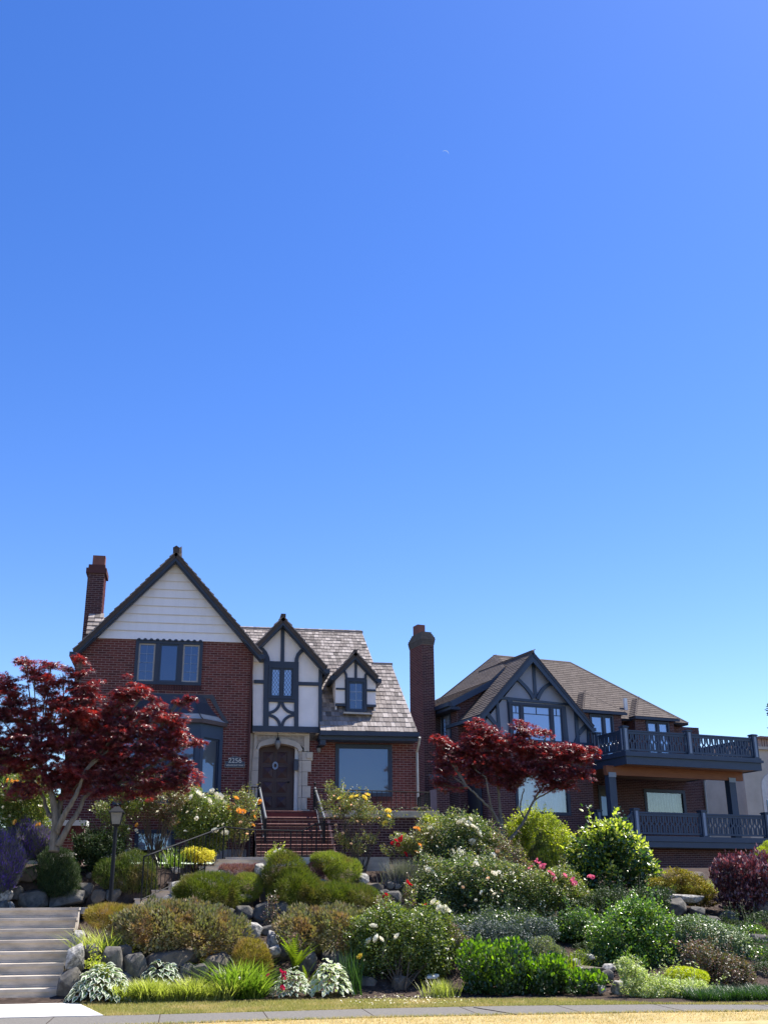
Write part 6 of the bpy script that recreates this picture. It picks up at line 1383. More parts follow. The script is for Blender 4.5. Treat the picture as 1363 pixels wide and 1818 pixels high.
shrub('rose_bush', 'pale leafy rose bush just right of the lamp post lantern', 'rose bush', [(222, 1450, 22, 30), (232, 1420, 26, 26), (215, 1478, 16, 22), (190, 1440, 24, 26)], 26.6, 'rose', 0.05, cover=0.9, hole=.85, flowers=rfl(7, 205, 250, 1430, 1500, 'white', 2.2), **RK)
shrub('rose_bush', 'yellow rose bush with bare stems beside the right handrail', 'rose bush', [(600, 1428, 32, 26), (630, 1436, 34, 24), (590, 1402, 14, 18), (606, 1405, 9, 14), (655, 1446, 18, 16), (685, 1452, 16, 16), (630, 1500, 24, 14), (600, 1490, 14, 10), (655, 1490, 16, 12)], 27.2, 'rose_pale', 0.048, cover=0.85, hole=.8, stem_base=(640, 1532, 27.0),
      flowers=fl([(625, 1416), (634, 1414), (646, 1417), (689, 1450), (684, 1462), (652, 1412), (603, 1418), (689, 1441)], 'yellow', 4.6) + rfl(14, 590, 690, 1400, 1500, 'peach', 2.2), orient='mix', lump=.22, lf=7, depth=.6, stems=34, stem_m='bark_dark')
shrub('rose_bush', 'orange and red rose bush below the right end of the porch wall', 'rose bush', [(745, 1495, 34, 26), (715, 1500, 26, 20), (765, 1480, 22, 18), (690, 1505, 14, 14)], 26.3, 'rose_pale', 0.048, cover=1.2, hole=.85,
      flowers=fl([(702, 1493), (710, 1491), (706, 1500), (697, 1497), (719, 1517), (714, 1488)], 'red', 4.2) + fl([(742, 1472), (744, 1501), (740, 1514), (738, 1471), (760, 1530)], 'orange', 3.6) + rfl(6, 700, 780, 1475, 1520, 'white', 2.4), **RK)
shrub('rose_bush', 'tall dark rose bush with cream roses at its top, left of the right maple trunk', 'rose bush', [(800, 1492, 48, 44), (838, 1482, 36, 38), (775, 1515, 36, 34), (825, 1525, 50, 38), (858, 1500, 26, 32)], 26.6, 'rose_dark', 0.055, cover=1.7,
      flowers=fl([(822, 1457), (831, 1461), (838, 1468), (845, 1471), (828, 1466), (849, 1478), (834, 1455), (816, 1461), (838, 1494), (841, 1497), (815, 1512), (820, 1515), (764, 1472)], 'white', 4.8) + rfl(4, 780, 860, 1480, 1540, 'white', 2.4), **RK)
shrub('rose_bush', 'broad dark green rose bush dotted with small cream roses at the centre right', 'rose bush', [(800, 1575, 62, 44), (862, 1580, 60, 48), (905, 1600, 50, 44), (840, 1555, 50, 34), (745, 1580, 30, 34), (780, 1620, 46, 30), (850, 1625, 50, 28), (905, 1560, 30, 30)], 25.2, 'rose_dark', 0.055, cover=1.7, maxn=90000,
      flowers=fl([(876, 1552), (892, 1558), (909, 1550), (878, 1588), (885, 1549), (855, 1585), (875, 1519), (760, 1545), (844, 1535)], 'white', 4.6) + rfl(13, 760, 930, 1530, 1640, 'white', 2.4) + rfl(5, 740, 930, 1540, 1620, 'peach', 2.6), **RK)
shrub('rose_bush', 'loose reddish and pale rose bush around the foot of the right maple trunk', 'rose bush', [(875, 1505, 30, 28), (905, 1520, 26, 26), (865, 1535, 40, 24), (925, 1545, 30, 24)], 26.3, 'red_g', 0.05, cover=1.1, hole=.9, flowers=fl([(884, 1512), (900, 1530)], 'peach', 3), **RK)
shrub('rose_bush', 'tall loose white rose bush just above the broad dark rose bush, beside the red roses', 'rose bush', [(770, 1545, 34, 30), (820, 1548, 44, 30), (880, 1555, 40, 26)], 25.5, 'rose_dark', 0.052, cover=1.2, hole=.95, flowers=fl([(768, 1548), (806, 1540), (862, 1548), (843, 1562), (880, 1540)], 'white', 4), **RK)
shrub('rose_bush', 'pink rose bush with pale leaves in front of the rhododendron', 'rose bush', [(965, 1580, 40, 34), (1000, 1590, 42, 34), (1030, 1600, 26, 26), (950, 1615, 36, 26), (985, 1560, 30, 20)], 24.9, 'rose', 0.052, cover=1.5,
      flowers=fl([(954, 1527), (958, 1533), (962, 1539), (951, 1531), (966, 1536), (975, 1549), (980, 1553), (942, 1541), (1001, 1555), (1017, 1563), (1020, 1569), (1052, 1558), (1047, 1557), (985, 1561)], 'pink', 4.4) + rfl(11, 940, 1045, 1550, 1610, 'white', 2.0), **RK)
shrub('rose_bush', 'big front white rose bush over the stump-like rock, near the lawn strip', 'rose bush', [(700, 1655, 50, 42), (755, 1650, 48, 42), (670, 1690, 54, 42), (730, 1695, 62, 44), (785, 1680, 36, 40), (650, 1660, 34, 36), (640, 1725, 26, 26), (770, 1712, 30, 22), (700, 1620, 24, 14)], 21.4, 'rose', 0.052, cover=1.5, maxn=110000,
      flowers=fl([(770, 1603), (777, 1605), (780, 1613), (789, 1614), (793, 1618), (705, 1664), (663, 1646), (669, 1667), (655, 1673), (676, 1668), (686, 1741), (690, 1752), (700, 1743)], 'white', 6.0) + fl([(687, 1762), (684, 1768), (639, 1699)], 'yellow', 6) + rfl(13, 640, 800, 1620, 1730, 'white', 2.6), orient='mix', lump=.22, lf=6, depth=.5, stems=26, stem_r=.018, stem_base=(706, 1772, 20.9))
shrub('rose_bush', 'small red rose bush left of the broad dark rose bush', 'rose bush', [(690, 1608, 22, 18), (705, 1620, 24, 16), (725, 1590, 14, 26)], 23.6, 'red_g', 0.045, cover=1.0, hole=.85,
      flowers=fl([(682, 1592), (686, 1590), (683, 1610), (725, 1570), (722, 1566), (729, 1572), (756, 1607)], 'red', 4.0), **RK)
shrub('rose_bush', 'orange rose bush behind the lavender at the far left', 'rose bush', [(45, 1430, 42, 36), (20, 1420, 32, 40), (65, 1400, 24, 28), (50, 1465, 36, 22)], 26.4, 'rose', 0.052, cover=1.5, maxn=40000,
      flowers=fl([(22, 1387), (26, 1390), (30, 1388), (39, 1392), (44, 1394), (57, 1398), (62, 1396), (66, 1394), (36, 1374), (47, 1372), (28, 1460), (49, 1411), (15, 1386), (69, 1466)], 'orange', 4.2) + rfl(6, 5, 75, 1400, 1460, 'white', 2.2), **RK)
shrub('small_rose', 'tiny pale sapling with reddish leaves in the gap between the heath shrubs', 'plant', [(487, 1605, 10, 14), (480, 1625, 14, 14), (492, 1590, 7, 8)], 22.9, 'red_g', 0.05, cover=.5, hole=.9, stems=6, stem_base=(482, 1648, 22.8))
# ---- larger shrubs to the right
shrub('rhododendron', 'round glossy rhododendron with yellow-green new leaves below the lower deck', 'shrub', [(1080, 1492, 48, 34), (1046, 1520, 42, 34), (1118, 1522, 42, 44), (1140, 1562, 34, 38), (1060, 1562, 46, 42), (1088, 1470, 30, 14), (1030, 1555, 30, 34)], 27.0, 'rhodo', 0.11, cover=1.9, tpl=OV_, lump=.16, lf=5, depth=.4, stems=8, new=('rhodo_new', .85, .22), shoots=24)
shrub('yellow_shrub', 'yellow-green leafy shrub right of the maple trunk, under the lower window', 'shrub', [(950, 1485, 40, 38), (988, 1498, 28, 36), (922, 1475, 22, 26), (938, 1455, 20, 18), (975, 1462, 16, 18), (1008, 1505, 14, 26)], 28.7, 'yg', 0.065, cover=1.3, lump=.25, lf=7, depth=.4, stems=8)
shrub('yellow_shrub', 'small yellow-green shrub at the right end of the porch wall', 'shrub', [(775, 1462, 24, 15), (790, 1475, 18, 14), (757, 1455, 12, 9)], 28.9, 'yg', 0.055, cover=1.2, lump=.25, depth=.4)
shrub('conifer', 'dark feathery young conifer in front of the yellow-green shrub', 'shrub', [(962, 1530, 26, 30), (962, 1500, 12, 20), (985, 1540, 22, 24)], 27.4, 'conifer', 0.09, **{**HK, 'orient': 'up', 'jitter': .5, 'cover': 1.3})
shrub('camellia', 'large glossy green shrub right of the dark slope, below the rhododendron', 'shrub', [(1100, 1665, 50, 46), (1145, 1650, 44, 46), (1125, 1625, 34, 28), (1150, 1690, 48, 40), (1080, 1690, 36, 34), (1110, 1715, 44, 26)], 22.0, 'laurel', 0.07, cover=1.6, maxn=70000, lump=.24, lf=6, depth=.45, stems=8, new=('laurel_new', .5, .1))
shrub('cotoneaster', 'wide arching grey-green cotoneaster mound at the right', 'shrub', [(1240, 1665, 58, 38), (1290, 1680, 48, 38), (1195, 1665, 40, 34), (1320, 1695, 22, 26), (1210, 1695, 40, 30)], 22.2, 'coton', 0.06, cover=1.8, maxn=80000, orient='hang', lump=.08, lf=5, depth=.2)
shrub('red_tinged_shrub', 'dusky red-tinged shrub in front of the cotoneaster mound', 'shrub', [(1240, 1705, 36, 28), (1290, 1728, 44, 32), (1315, 1735, 24, 26)], 20.9, 'red_g', 0.05, cover=1.6, lump=.2, lf=7, stems=6)
shrub('lime_mound', 'small bright lime-yellow mounded plant beside the variegated ground cover', 'plant', [(1212, 1733, 32, 15), (1236, 1736, 22, 14)], 20.3, 'chart', 0.04, cover=2.0, tpl=RH, lump=.08)
shrub('ground_cover', 'pale variegated ground cover spilling to the lawn strip at the right', 'plant', [(1160, 1758, 50, 22), (1210, 1762, 56, 20), (1250, 1765, 26, 15), (1125, 1735, 24, 18), (1110, 1715, 14, 14)], 19.5, 'varie', 0.05, cover=1.7, lump=.22, lf=9, depth=.35)
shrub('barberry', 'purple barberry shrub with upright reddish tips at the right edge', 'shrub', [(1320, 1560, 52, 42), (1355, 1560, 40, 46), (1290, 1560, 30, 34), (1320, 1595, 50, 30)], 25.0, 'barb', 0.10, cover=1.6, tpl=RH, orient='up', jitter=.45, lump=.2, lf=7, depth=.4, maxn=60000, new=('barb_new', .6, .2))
shrub('juniper', 'golden brown spreading juniper on the rocks left of the barberry', 'shrub', [(1205, 1555, 28, 12), (1230, 1572, 34, 16), (1195, 1575, 24, 10), (1250, 1585, 24, 14), (1170, 1568, 20, 10), (1240, 1600, 22, 8), (1215, 1590, 18, 7), (1262, 1600, 14, 8)], 25.6, 'juniper', 0.05, **{**HK, 'lump': .35, 'lf': 9, 'tpl': RH, 'orient': 'flat', 'cover': 1.3, 'depth': .4})
shrub('conifer', 'yellow-green conifer tip above the barberry at the right edge', 'shrub', [(1358, 1520, 16, 18), (1364, 1505, 10, 12)], 26.5, 'yg', 0.06, **HK)
shrub('dark_cover_or_shade_fill', 'dusky blue-green ground cover in the shade behind the clipped hedges', 'plant', [(870, 1660, 50, 22), (920, 1665, 44, 22), (820, 1665, 34, 22), (960, 1650, 30, 18)], 22.3, 'bluegrey', 0.045, cover=1.4, lump=.2, lf=8)
shrub('green_shrub', 'leafy mid-green shrub on the slope between the pink roses and the camellia', 'shrub', [(1030, 1640, 34, 26), (1060, 1668, 30, 24), (1000, 1655, 26, 20)], 23.0, 'laurel', 0.055, cover=1.4, lump=.26, lf=7, depth=.5, stems=5)
shrub('green_shrub', 'small loose green shrub between the camellia and the flat pale rocks', 'shrub', [(1060, 1712, 22, 16), (1030, 1700, 18, 14)], 21.7, 'rose', 0.045, cover=1.1, lump=.26, lf=7, depth=.5)
shrub('low_shrub', 'low green shrub under the broad dark rose bush at the slope foot', 'shrub', [(880, 1640, 46, 20), (930, 1640, 36, 18), (820, 1645, 30, 18)], 23.6, 'rose_dark', 0.05, cover=1.3, lump=.26, lf=7, depth=.5)
shrub('low_shrub', 'low mixed green shrub on the bank between the red-tinged shrub and the right edge', 'shrub', [(1335, 1660, 30, 18), (1352, 1700, 24, 16), (1330, 1700, 18, 12)], 23.6, 'laurel', 0.05, cover=1.1, lump=.3, lf=8, depth=.5)
shrub('dark_cover_or_shade_fill', 'added dark foliage standing in for shade on the slope left of the camellia', 'plant', [(1015, 1668, 34, 20), (1060, 1650, 36, 22), (985, 1650, 34, 18), (1040, 1685, 26, 14)], 23.2, 'dark', 0.05, cover=1.3, lump=.25)  # dark foliage added to darken bare slope that lies in shade
shrub('dark_cover_or_shade_fill', 'added dark foliage for the shade under the purple barberry at the right edge', 'plant', [(1300, 1650, 34, 20), (1350, 1650, 34, 26), (1335, 1690, 30, 18, -1.0), (1362, 1728, 24, 18, -2)], 24.0, 'dark', 0.05, cover=1.2, lump=.25)  # added to darken the ground where only shade lies below the barberry
shrub('dark_shrub', 'dark green shrub filling the shade between the rose bushes and the camellia', 'shrub', [(1040, 1620, 40, 26), (1080, 1610, 50, 30), (1150, 1600, 40, 26), (1010, 1640, 30, 20)], 24.6, 'dark', 0.06, cover=1.3, lump=.2)
shrub('brown_shrub', 'brownish thin shrub between the front white roses and the clipped hedge', 'shrub', [(800, 1665, 20, 24), (820, 1690, 24, 26), (790, 1700, 18, 26)], 21.4, 'red_g', 0.045, cover=1.0, hole=.9, lump=.2, stems=8)
shrub('grey_shrub', 'grey-green feathery shrub behind the right part of the clipped hedge', 'shrub', [(965, 1688, 26, 24), (985, 1700, 20, 20), (950, 1705, 20, 16)], 21.2, 'greyg', 0.05, tpl=RH, cover=1.3, orient='out', jitter=.5, lump=.2)
BX = dict(orient='up', jitter=.42, lump=.14, lf=8, depth=.35, tpl=OV_, cover=1.8, new=('box', .85, .05))  # backlit tops and shaded lower leaves painted as two leaf tones
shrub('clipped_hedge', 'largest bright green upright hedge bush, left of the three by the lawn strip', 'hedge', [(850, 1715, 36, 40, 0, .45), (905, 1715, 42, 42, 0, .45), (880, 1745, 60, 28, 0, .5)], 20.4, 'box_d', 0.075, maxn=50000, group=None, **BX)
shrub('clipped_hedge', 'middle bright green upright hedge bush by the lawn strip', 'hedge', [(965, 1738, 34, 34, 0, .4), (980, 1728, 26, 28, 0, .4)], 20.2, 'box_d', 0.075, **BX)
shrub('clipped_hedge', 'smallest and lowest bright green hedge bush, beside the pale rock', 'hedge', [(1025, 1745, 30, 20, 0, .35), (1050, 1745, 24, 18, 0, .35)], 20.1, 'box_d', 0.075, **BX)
# ---- left bank
shrub('conifer', 'large dome-shaped green conifer behind the lamp post', 'shrub', [(232, 1560, 40, 42), (205, 1565, 36, 38), (255, 1575, 24, 32)], 25.9, 'conifer', 0.085, maxn=80000, **{**HK, 'orient': 'up', 'jitter': .5})
shrub('evergreen_shrub', 'dark green shrub at the foot of the left maple, behind the lamp post', 'shrub', [(165, 1500, 36, 24), (190, 1520, 34, 34), (155, 1535, 26, 26)], 26.4, 'dark', 0.06, cover=1.5, lump=.2)
shrub('evergreen_shrub', 'low dark shrub among the shaded boulders below the left maple', 'shrub', [(110, 1560, 34, 34), (100, 1530, 30, 26), (125, 1585, 24, 20)], 25.7, 'dark', 0.05, tpl=NE, cover=1.6, orient='up', jitter=.6)
shrub('back_shrub', 'green shrub behind the orange roses at the left edge', 'shrub', [(25, 1385, 34, 40), (0, 1370, 30, 40), (60, 1420, 30, 40)], 28.5, 'back', 0.06, cover=1.3)
shrub('grey_shrub', 'low greyish plant beside the garden steps behind the iron railing', 'plant', [(322, 1520, 22, 9), (338, 1524, 16, 7)], 27.4, 'greyg', 0.045, cover=1.3)
shrub('low_shrub', 'small yellow-green sprig between the boulders and the large hosta', 'plant', [(165, 1722, 28, 14), (180, 1728, 16, 12), (146, 1724, 12, 9)], 20.85, 'yg', 0.05, cover=1.1, hole=.9)
# low ground plants right edge
def bladeclump(name, label, cat, px, py, Y, rx, hpx, n, leaf, wid=0.02, lean=0.5, curl=.6, seg=3, ryd=0.2, flowers=()):
    s_ = ppm(Y); c = P(px, py, Y); c[2] = float(H(c[0], Y)) if abs(float(H(c[0], Y)) - c[2]) < .5 else c[2]
    t = thing(name, tuple(c), label, cat)
    b = np.stack([c[0] + rng.normal(0, .5, n) * rx / s_, Y + rng.normal(0, .5, n) * ryd, np.zeros(n)], 1); zc_ = c[2] - .03; b[:, 2] = zc_
    blades('leaves', b, hpx / s_ * rng.uniform(.6, 1.1, n), wid, LM[leaf], t, lean=lean, curl=curl, seg=seg)
    s0 = s_
    for fx, fy, col, fs in flowers:
        o = link('blossom', blossom_mesh(col, M['fl_' + col]), t, loc=P(fx, fy, Y - ryd), mw=(R(60), 0, R(random.uniform(0, 360)))); o.scale = (fs / s0,) * 3
    return t
def bladebed(name, label, cat, x0, x1, py, Y0, Y1, hpx, n, leaf, wid=0.018, lean=.5, curl=.5):
    s_ = ppm((Y0 + Y1) / 2); a, b_ = P(x0, py, Y0), P(x1, py, Y0)
    t = thing(name, ((a[0] + b_[0]) / 2, Y0, 0.03), label, cat)
    xq = rng.uniform(a[0], b_[0], n); yq = rng.uniform(Y0, Y1, n); cl = np.sin(xq * 9) * .15 + .95
    b = np.stack([xq, yq, H(xq, yq) - .01], 1)
    blades('leaves', b, hpx / s_ * rng.uniform(.55, 1.1, n) * cl, wid, LM[leaf], t, lean=lean, curl=curl, seg=3); return t
bladebed('border_grass', 'strip of light green strap-leaved border grass in front of the boulders', 'grass plant', 198, 412, 1782, 20.25, 20.75, 36, 4200, 'strap_l', .022, lean=.7)
bladebed('border_grass', 'taller arching green strap leaves between the border grass and the pink roses', 'grass plant', 395, 468, 1778, 20.4, 21.0, 56, 700, 'strap', .036, lean=.9)
bladebed('low_grass', 'low dark green grassy ground cover at the lower right corner', 'grass plant', 1245, 1420, 1782, 18.3, 19.3, 22, 9000, 'strap_d', .012, lean=.6)
bladeclump('daylily', 'daylily clump with arching leaves behind the border grass', 'plant', 432, 1745, 20.95, 28, 60, 150, 'strap', .036, lean=.9)
bladeclump('tussock', 'pale leafy tussock at the upper corner of the street steps', 'plant', 178, 1682, 21.9, 34, 62, 300, 'strap_l', .022, lean=.7)
bladeclump('tussock', 'green leafy tussock left of the large heath shrub', 'plant', 212, 1680, 21.8, 22, 46, 200, 'strap', .022, lean=.6)
bladeclump('daylily', 'spiky green clump beside the garden steps behind the railing', 'plant', 308, 1548, 26.5, 20, 40, 120, 'strap', .02, lean=.6)
bladeclump('iris', 'tall dark iris leaves between the white hosta and the front rose bush', 'plant', 625, 1772, 20.7, 18, 82, 70, 'strap_d', .03, lean=.3, curl=.3)
bladeclump('border_grass', 'yellowish grass tuft right of the front rose bush', 'grass plant', 782, 1778, 20.1, 24, 34, 300, 'strap_l', .016, lean=.4)
bladeclump('small_plant', 'small bright green strap-leaved plant between boulders and hosta', 'plant', 262, 1738, 20.7, 8, 36, 16, 'strap', .05, lean=.8, seg=3)
bladeclump('tall_blades', 'bright green sword-shaped leaves at the left edge behind the orange roses', 'plant', 6, 1425, 26.6, 20, 48, 60, 'strap', .035, lean=.7)
bladeclump('dark_grass', 'dark grassy clump at the foot of the left maple trunk', 'plant', 92, 1545, 25.9, 22, 52, 240, 'strap_d', .018, lean=.6)
bladeclump('meadow_grass', 'sunny grass growing below the lower deck, behind the juniper', 'grass plant', 1215, 1562, 27.5, 60, 30, 1100, 'strap_l', .014, lean=.4)
bladeclump('lavender', 'grey lavender tuft between the red roses and the whitish rocks', 'lavender', 716, 1570, 25.3, 24, 46, 900, 'lav', .012, lean=.5, curl=.2)
bladeclump('fern', 'small green fern beside the flat pale rocks', 'fern', 1012, 1720, 21.2, 14, 52, 120, 'fern', .03, lean=.5)
bladeclump('green_spikes', 'thin upright green spikes beside the small red rose bush', 'plant', 705, 1600, 24.4, 8, 34, 30, 'strap', .03, lean=.15, curl=.1)
def lavender(label, bl, Y, n):
    B = pxblobs(bl, Y); c0 = B[0][0]; t = thing('lavender', (c0[0], c0[1], float(H(c0[0], c0[1]))), label, 'lavender')
    p, d = cloud(B, n, .3, 6, .5); k = len(p); up = np.array([0, 0, 1.0])
    stamp('foliage', NE, p, rng.normal(size=(k, 3)), unit(up + d * .5 + rng.normal(size=(k, 3)) * .25), rng.uniform(.08, .2, k), LM['lav'], t)
    q = rng.random(k) < .6; tip = unit(up + d[q] * .5 + rng.normal(size=(q.sum(), 3)) * .2)
    stamp('flower_spikes', RH, p[q] + tip * .05, rng.normal(size=(q.sum(), 3)), tip, rng.uniform(.04, .08, q.sum()), LM['lavp'], t)
lavender('deep purple lavender bush behind the shaded boulders at the far left', [(35, 1500, 36, 28), (70, 1505, 28, 26), (20, 1520, 26, 22)], 26.2, 26000)
lavender('purple lavender bush drooping toward the rocks at the left edge', [(8, 1550, 26, 34), (20, 1535, 20, 24), (0, 1520, 22, 30)], 25.5, 20000)
# ---- hostas: every leaf a part
def hosta_leaf(cg, cw, nm):
    V, F, fm = [], [], []; L = 10
    for ring, (sc_, ) in enumerate(((1.0,), (0.60,))):
        for i in range(L + 1):
            t = i / L; wv = math.sin(math.pi * min(1, t ** .8)) * .30 * sc_; y = .5 + (t - .5) * (1 if ring == 0 else .82)
            z_ = .22 * math.sin(math.pi * y * .75) - .30 * y * y; cup = .05 + .02 * math.sin(i * 2.3)
            for s_ in (-1, 1): V.append((s_ * wv, y, z_ + (cup if ring == 0 else .02)))
    n0 = 2 * (L + 1)
    for i in range(L):
        a, b = 2 * i, 2 * (i + 1)
        F.append([a, b, n0 + b, n0 + a]); fm.append(1); F.append([a + 1, n0 + a + 1, n0 + b + 1, b + 1]); fm.append(1)
        F.append([n0 + a, n0 + b, n0 + b + 1, n0 + a + 1]); fm.append(0)
    F.append([0, n0, n0 + 1, 1]); fm.append(1); F.append([2 * L, 2 * L + 1, n0 + 2 * L + 1, n0 + 2 * L]); fm.append(1)
    return meshdata(nm, np.array(V), F, [cg, cw], fm)
hg = leafmat('hosta_green', [(0.06, 0.12, 0.035), (0.10, 0.16, 0.06)], trans=.3, rough=.45, spec=.4); hw = leafmat('hosta_margin', [(0.62, 0.66, 0.50), (0.75, 0.75, 0.62)], trans=.3, rough=.5, spec=.3, tcol=(1, 1, .9))
hgp = leafmat('hosta_pale_green', [(0.30, 0.36, 0.16), (0.42, 0.46, 0.24)], trans=.3, rough=.45, spec=.4)
HL = hosta_leaf(hg, hw, 'leaf'); HL2 = hosta_leaf(hgp, hw, 'leaf')
def hosta(label, px, py, Y, rx, ry_, n, lsz, me=HL, flowers=()):
    s_ = ppm(Y); c = P(px, py, Y); c[2] = float(H(c[0], Y)) if py > 1700 else c[2]
    t = thing('hosta', tuple(c), label, 'hosta'); W = rx / s_; Hh = ry_ / s_
    for i in range(n):
        f = (i + .5) / n; rad = math.sqrt(f); a = i * 2.39996 + random.uniform(-.2, .2)
        r0 = W * rad * .72; bx_, by_ = c[0] + r0 * math.cos(a), Y + r0 * math.sin(a) * .8
        z_ = c[2] + Hh * (1.0 - .85 * rad ** 1.6) * random.uniform(.85, 1.05)
        o = link('leaf', me, t, loc=(bx_, by_, max(z_, float(H(bx_, by_)) + .04)), mw=(R(random.uniform(5, 25) - 45 * rad), R(random.uniform(-25, 25)), a - math.pi / 2 + random.uniform(-.5, .5)))
        k = lsz * random.uniform(.75, 1.2); o.scale = (k, k, k)
    mb = MB()
    for i in range(12):
        a = i * 2.4; mb.tube([c, c + np.array([W * .3 * math.cos(a), W * .3 * math.sin(a), Hh * .7])], .008, 4)
    mb.build('stalks', LM['stemg'], t)
    for fx, fy, col, fs in flowers:
        o = link('blossom', blossom_mesh(col, M['fl_' + col]), t, loc=P(fx, fy, Y - W * .6), mw=(R(60), 0, R(random.uniform(0, 360)))); o.scale = (fs / s_,) * 3
hosta('largest variegated hosta with white leaf margins, at the corner of the white path', 180, 1778, 20.55, 66, 52, 260, .15)
hosta('smaller variegated hosta behind the strip of border grass', 285, 1768, 21.0, 46, 38, 120, .14)
hosta('very pale cream variegated hosta left of the dark iris leaves', 585, 1778, 20.5, 44, 54, 180, .14, HL2)
hosta('small-leaved variegated hosta with dark red roses, under the fern', 518, 1782, 20.45, 42, 44, 150, .11, HL, fl([(476, 1732), (503, 1736), (501, 1754), (505, 1729), (498, 1725)], 'magenta', 4.5))
# ---- ferns: every frond a part
def frond_mesh():
    V, F = [], []; n = 16
    for i in range(n):
        t = (i + 1) / (n + 1); y = t; z_ = .30 * t - .38 * t * t; l = .13 * math.sin(math.pi * (t * .85 + .12)) + .012
        for s_ in (-1, 1):
            b = len(V); V += [(0, y - .028, z_), (s_ * l, y + .02, z_ - .02), (0, y + .028, z_)]; F.append([b, b + 1, b + 2])
    b = len(V); V += [(-.006, 0, 0), (.006, 0, 0), (.004, .5, .055), (-.004, .5, .055), (0, 1, -.08)]; F += [[b, b + 1, b + 2, b + 3], [b + 3, b + 2, b + 4]]
    return meshdata('frond', np.array(V), F, LM['fern'])
FM = frond_mesh()
def fern(label, px, py, Y, fronds):
    c = P(px, py, Y); t = thing('fern', tuple(c), label, 'fern')
    for (tx, ty, dy) in fronds:
        e = P(tx, ty, Y + dy); d = e - c; L = np.linalg.norm(d)
        q = Vector(d).to_track_quat('Y', 'Z').to_euler(); o = link('frond', FM, t, loc=c + rng.normal(size=3) * .02, mw=q); o.scale = (L * 1.0, L, L)
fern('tall yellow-green sword fern between the two heath shrubs', 525, 1724, 21.1, [(496, 1652, .1), (505, 1662, -.1), (515, 1655, .1), (516, 1672, -.2), (530, 1655, .1), (542, 1662, 0), (548, 1672, -.2), (555, 1668, .1), (565, 1672, 0), (556, 1685, -.2), (500, 1672, -.2), (511, 1668, .1), (523, 1660, -.1), (537, 1680, -.3), (560, 1678, .1)])
fern('low arching fern fronds above the pale hosta', 545, 1750, 20.9, [(570, 1712, -.1), (568, 1722, -.2), (560, 1705, 0), (530, 1722, -.2), (575, 1735, -.2), (520, 1730, -.2), (585, 1728, 0), (540, 1712, -.1), (512, 1740, -.3)])
# ---- Japanese maples
def maple(label, Y, stems, crown, twigs, n, size, bark='bark'):
    b0 = stems[0][0]; c = P(b0[0], b0[1], Y); t = thing('japanese_maple', tuple(c), label, 'tree')
    B = pxblobs(crown, Y); mb = MB()
    for st in stems:
        pts = [P(q[0], q[1], Y + q[3]) for q in st]; rr = [q[2] / ppm(Y) / 2 * .82 for q in st]
        # smooth the polyline
        for _ in range(2):
            np_, nr_ = [pts[0]], [rr[0]]
            for i in range(len(pts) - 1): np_ += [pts[i] * .75 + pts[i + 1] * .25, pts[i] * .25 + pts[i + 1] * .75]; nr_ += [rr[i] * .75 + rr[i + 1] * .25, rr[i] * .25 + rr[i + 1] * .75]
            np_.append(pts[-1]); nr_.append(rr[-1]); pts, rr = np_, nr_
        pts = [p + (rng.normal(size=3) * .008 if 0 < i < len(pts) - 1 else 0) for i, p in enumerate(pts)]
        mb.tube(pts, rr, 9)
    mb.build('trunk', M[bark], t, smooth=True)
    mb = MB(); ends = [P(st[-1][0], st[-1][1], Y + st[-1][3]) for st in stems]
    for b in B:
        cb = np.array(b[0]); e = min(ends, key=lambda q: np.linalg.norm(q - cb)); md = (e + cb) / 2 + np.array([0, 0, -.06])
        mb.tube([e, md, cb], [.028, .018, .008], 5)
        for _ in range(4):
            q = cb + np.array(b[1]) * rng.uniform(-.8, .8, 3); mb.tube([md * .4 + cb * .6, (cb + q) / 2 + (0, 0, .02), q], [.01, .007, .003], 4)
    mb.build('branches', M[bark], t)
    # layered sprays: leaves gather on many small flattened pads
    pads = []
    A = np.array([b[1][0] * b[1][2] for b in B]); A = A / A.sum(); npad = twigs
    for b, w_ in zip(B, A):
        for _ in range(max(3, int(npad * w_))):
            d = unit(rng.normal(size=3)); pads.append((np.array(b[0]) + d * np.array(b[1]) * rng.uniform(.35, 1.0) , rng.uniform(.08, .30), d))
    per = max(4, n // len(pads)); Ps, Ns, Ts = [], [], []
    for c_, r_, d in pads:
        a = rng.uniform(0, 6.28, per); rr = np.sqrt(rng.random(per)) * r_; sl = rng.normal(0, .25, 2)
        off = np.stack([rr * np.cos(a), rr * np.sin(a), rr * np.cos(a) * sl[0] + rr * np.sin(a) * sl[1] + rng.normal(0, .018, per) - rr * rr * 1.0], 1)
        Ps.append(c_ + off); Ns.append(unit(np.array([0, 0, 1.0]) + np.array([-sl[0], -sl[1], 0]) + rng.normal(size=(per, 3)) * .42)); Ts.append(unit(off * [1, 1, .2] + d * [.1, .1, 0] + rng.normal(size=(per, 3)) * .1 + [0, 0, -.05]))
    p = np.concatenate(Ps); k = len(p); NT[0] += k * 10
    stamp('crown', ML, p, np.concatenate(Ns), np.concatenate(Ts), size * rng.uniform(.65, 1.2, k), LM['maple'], t)
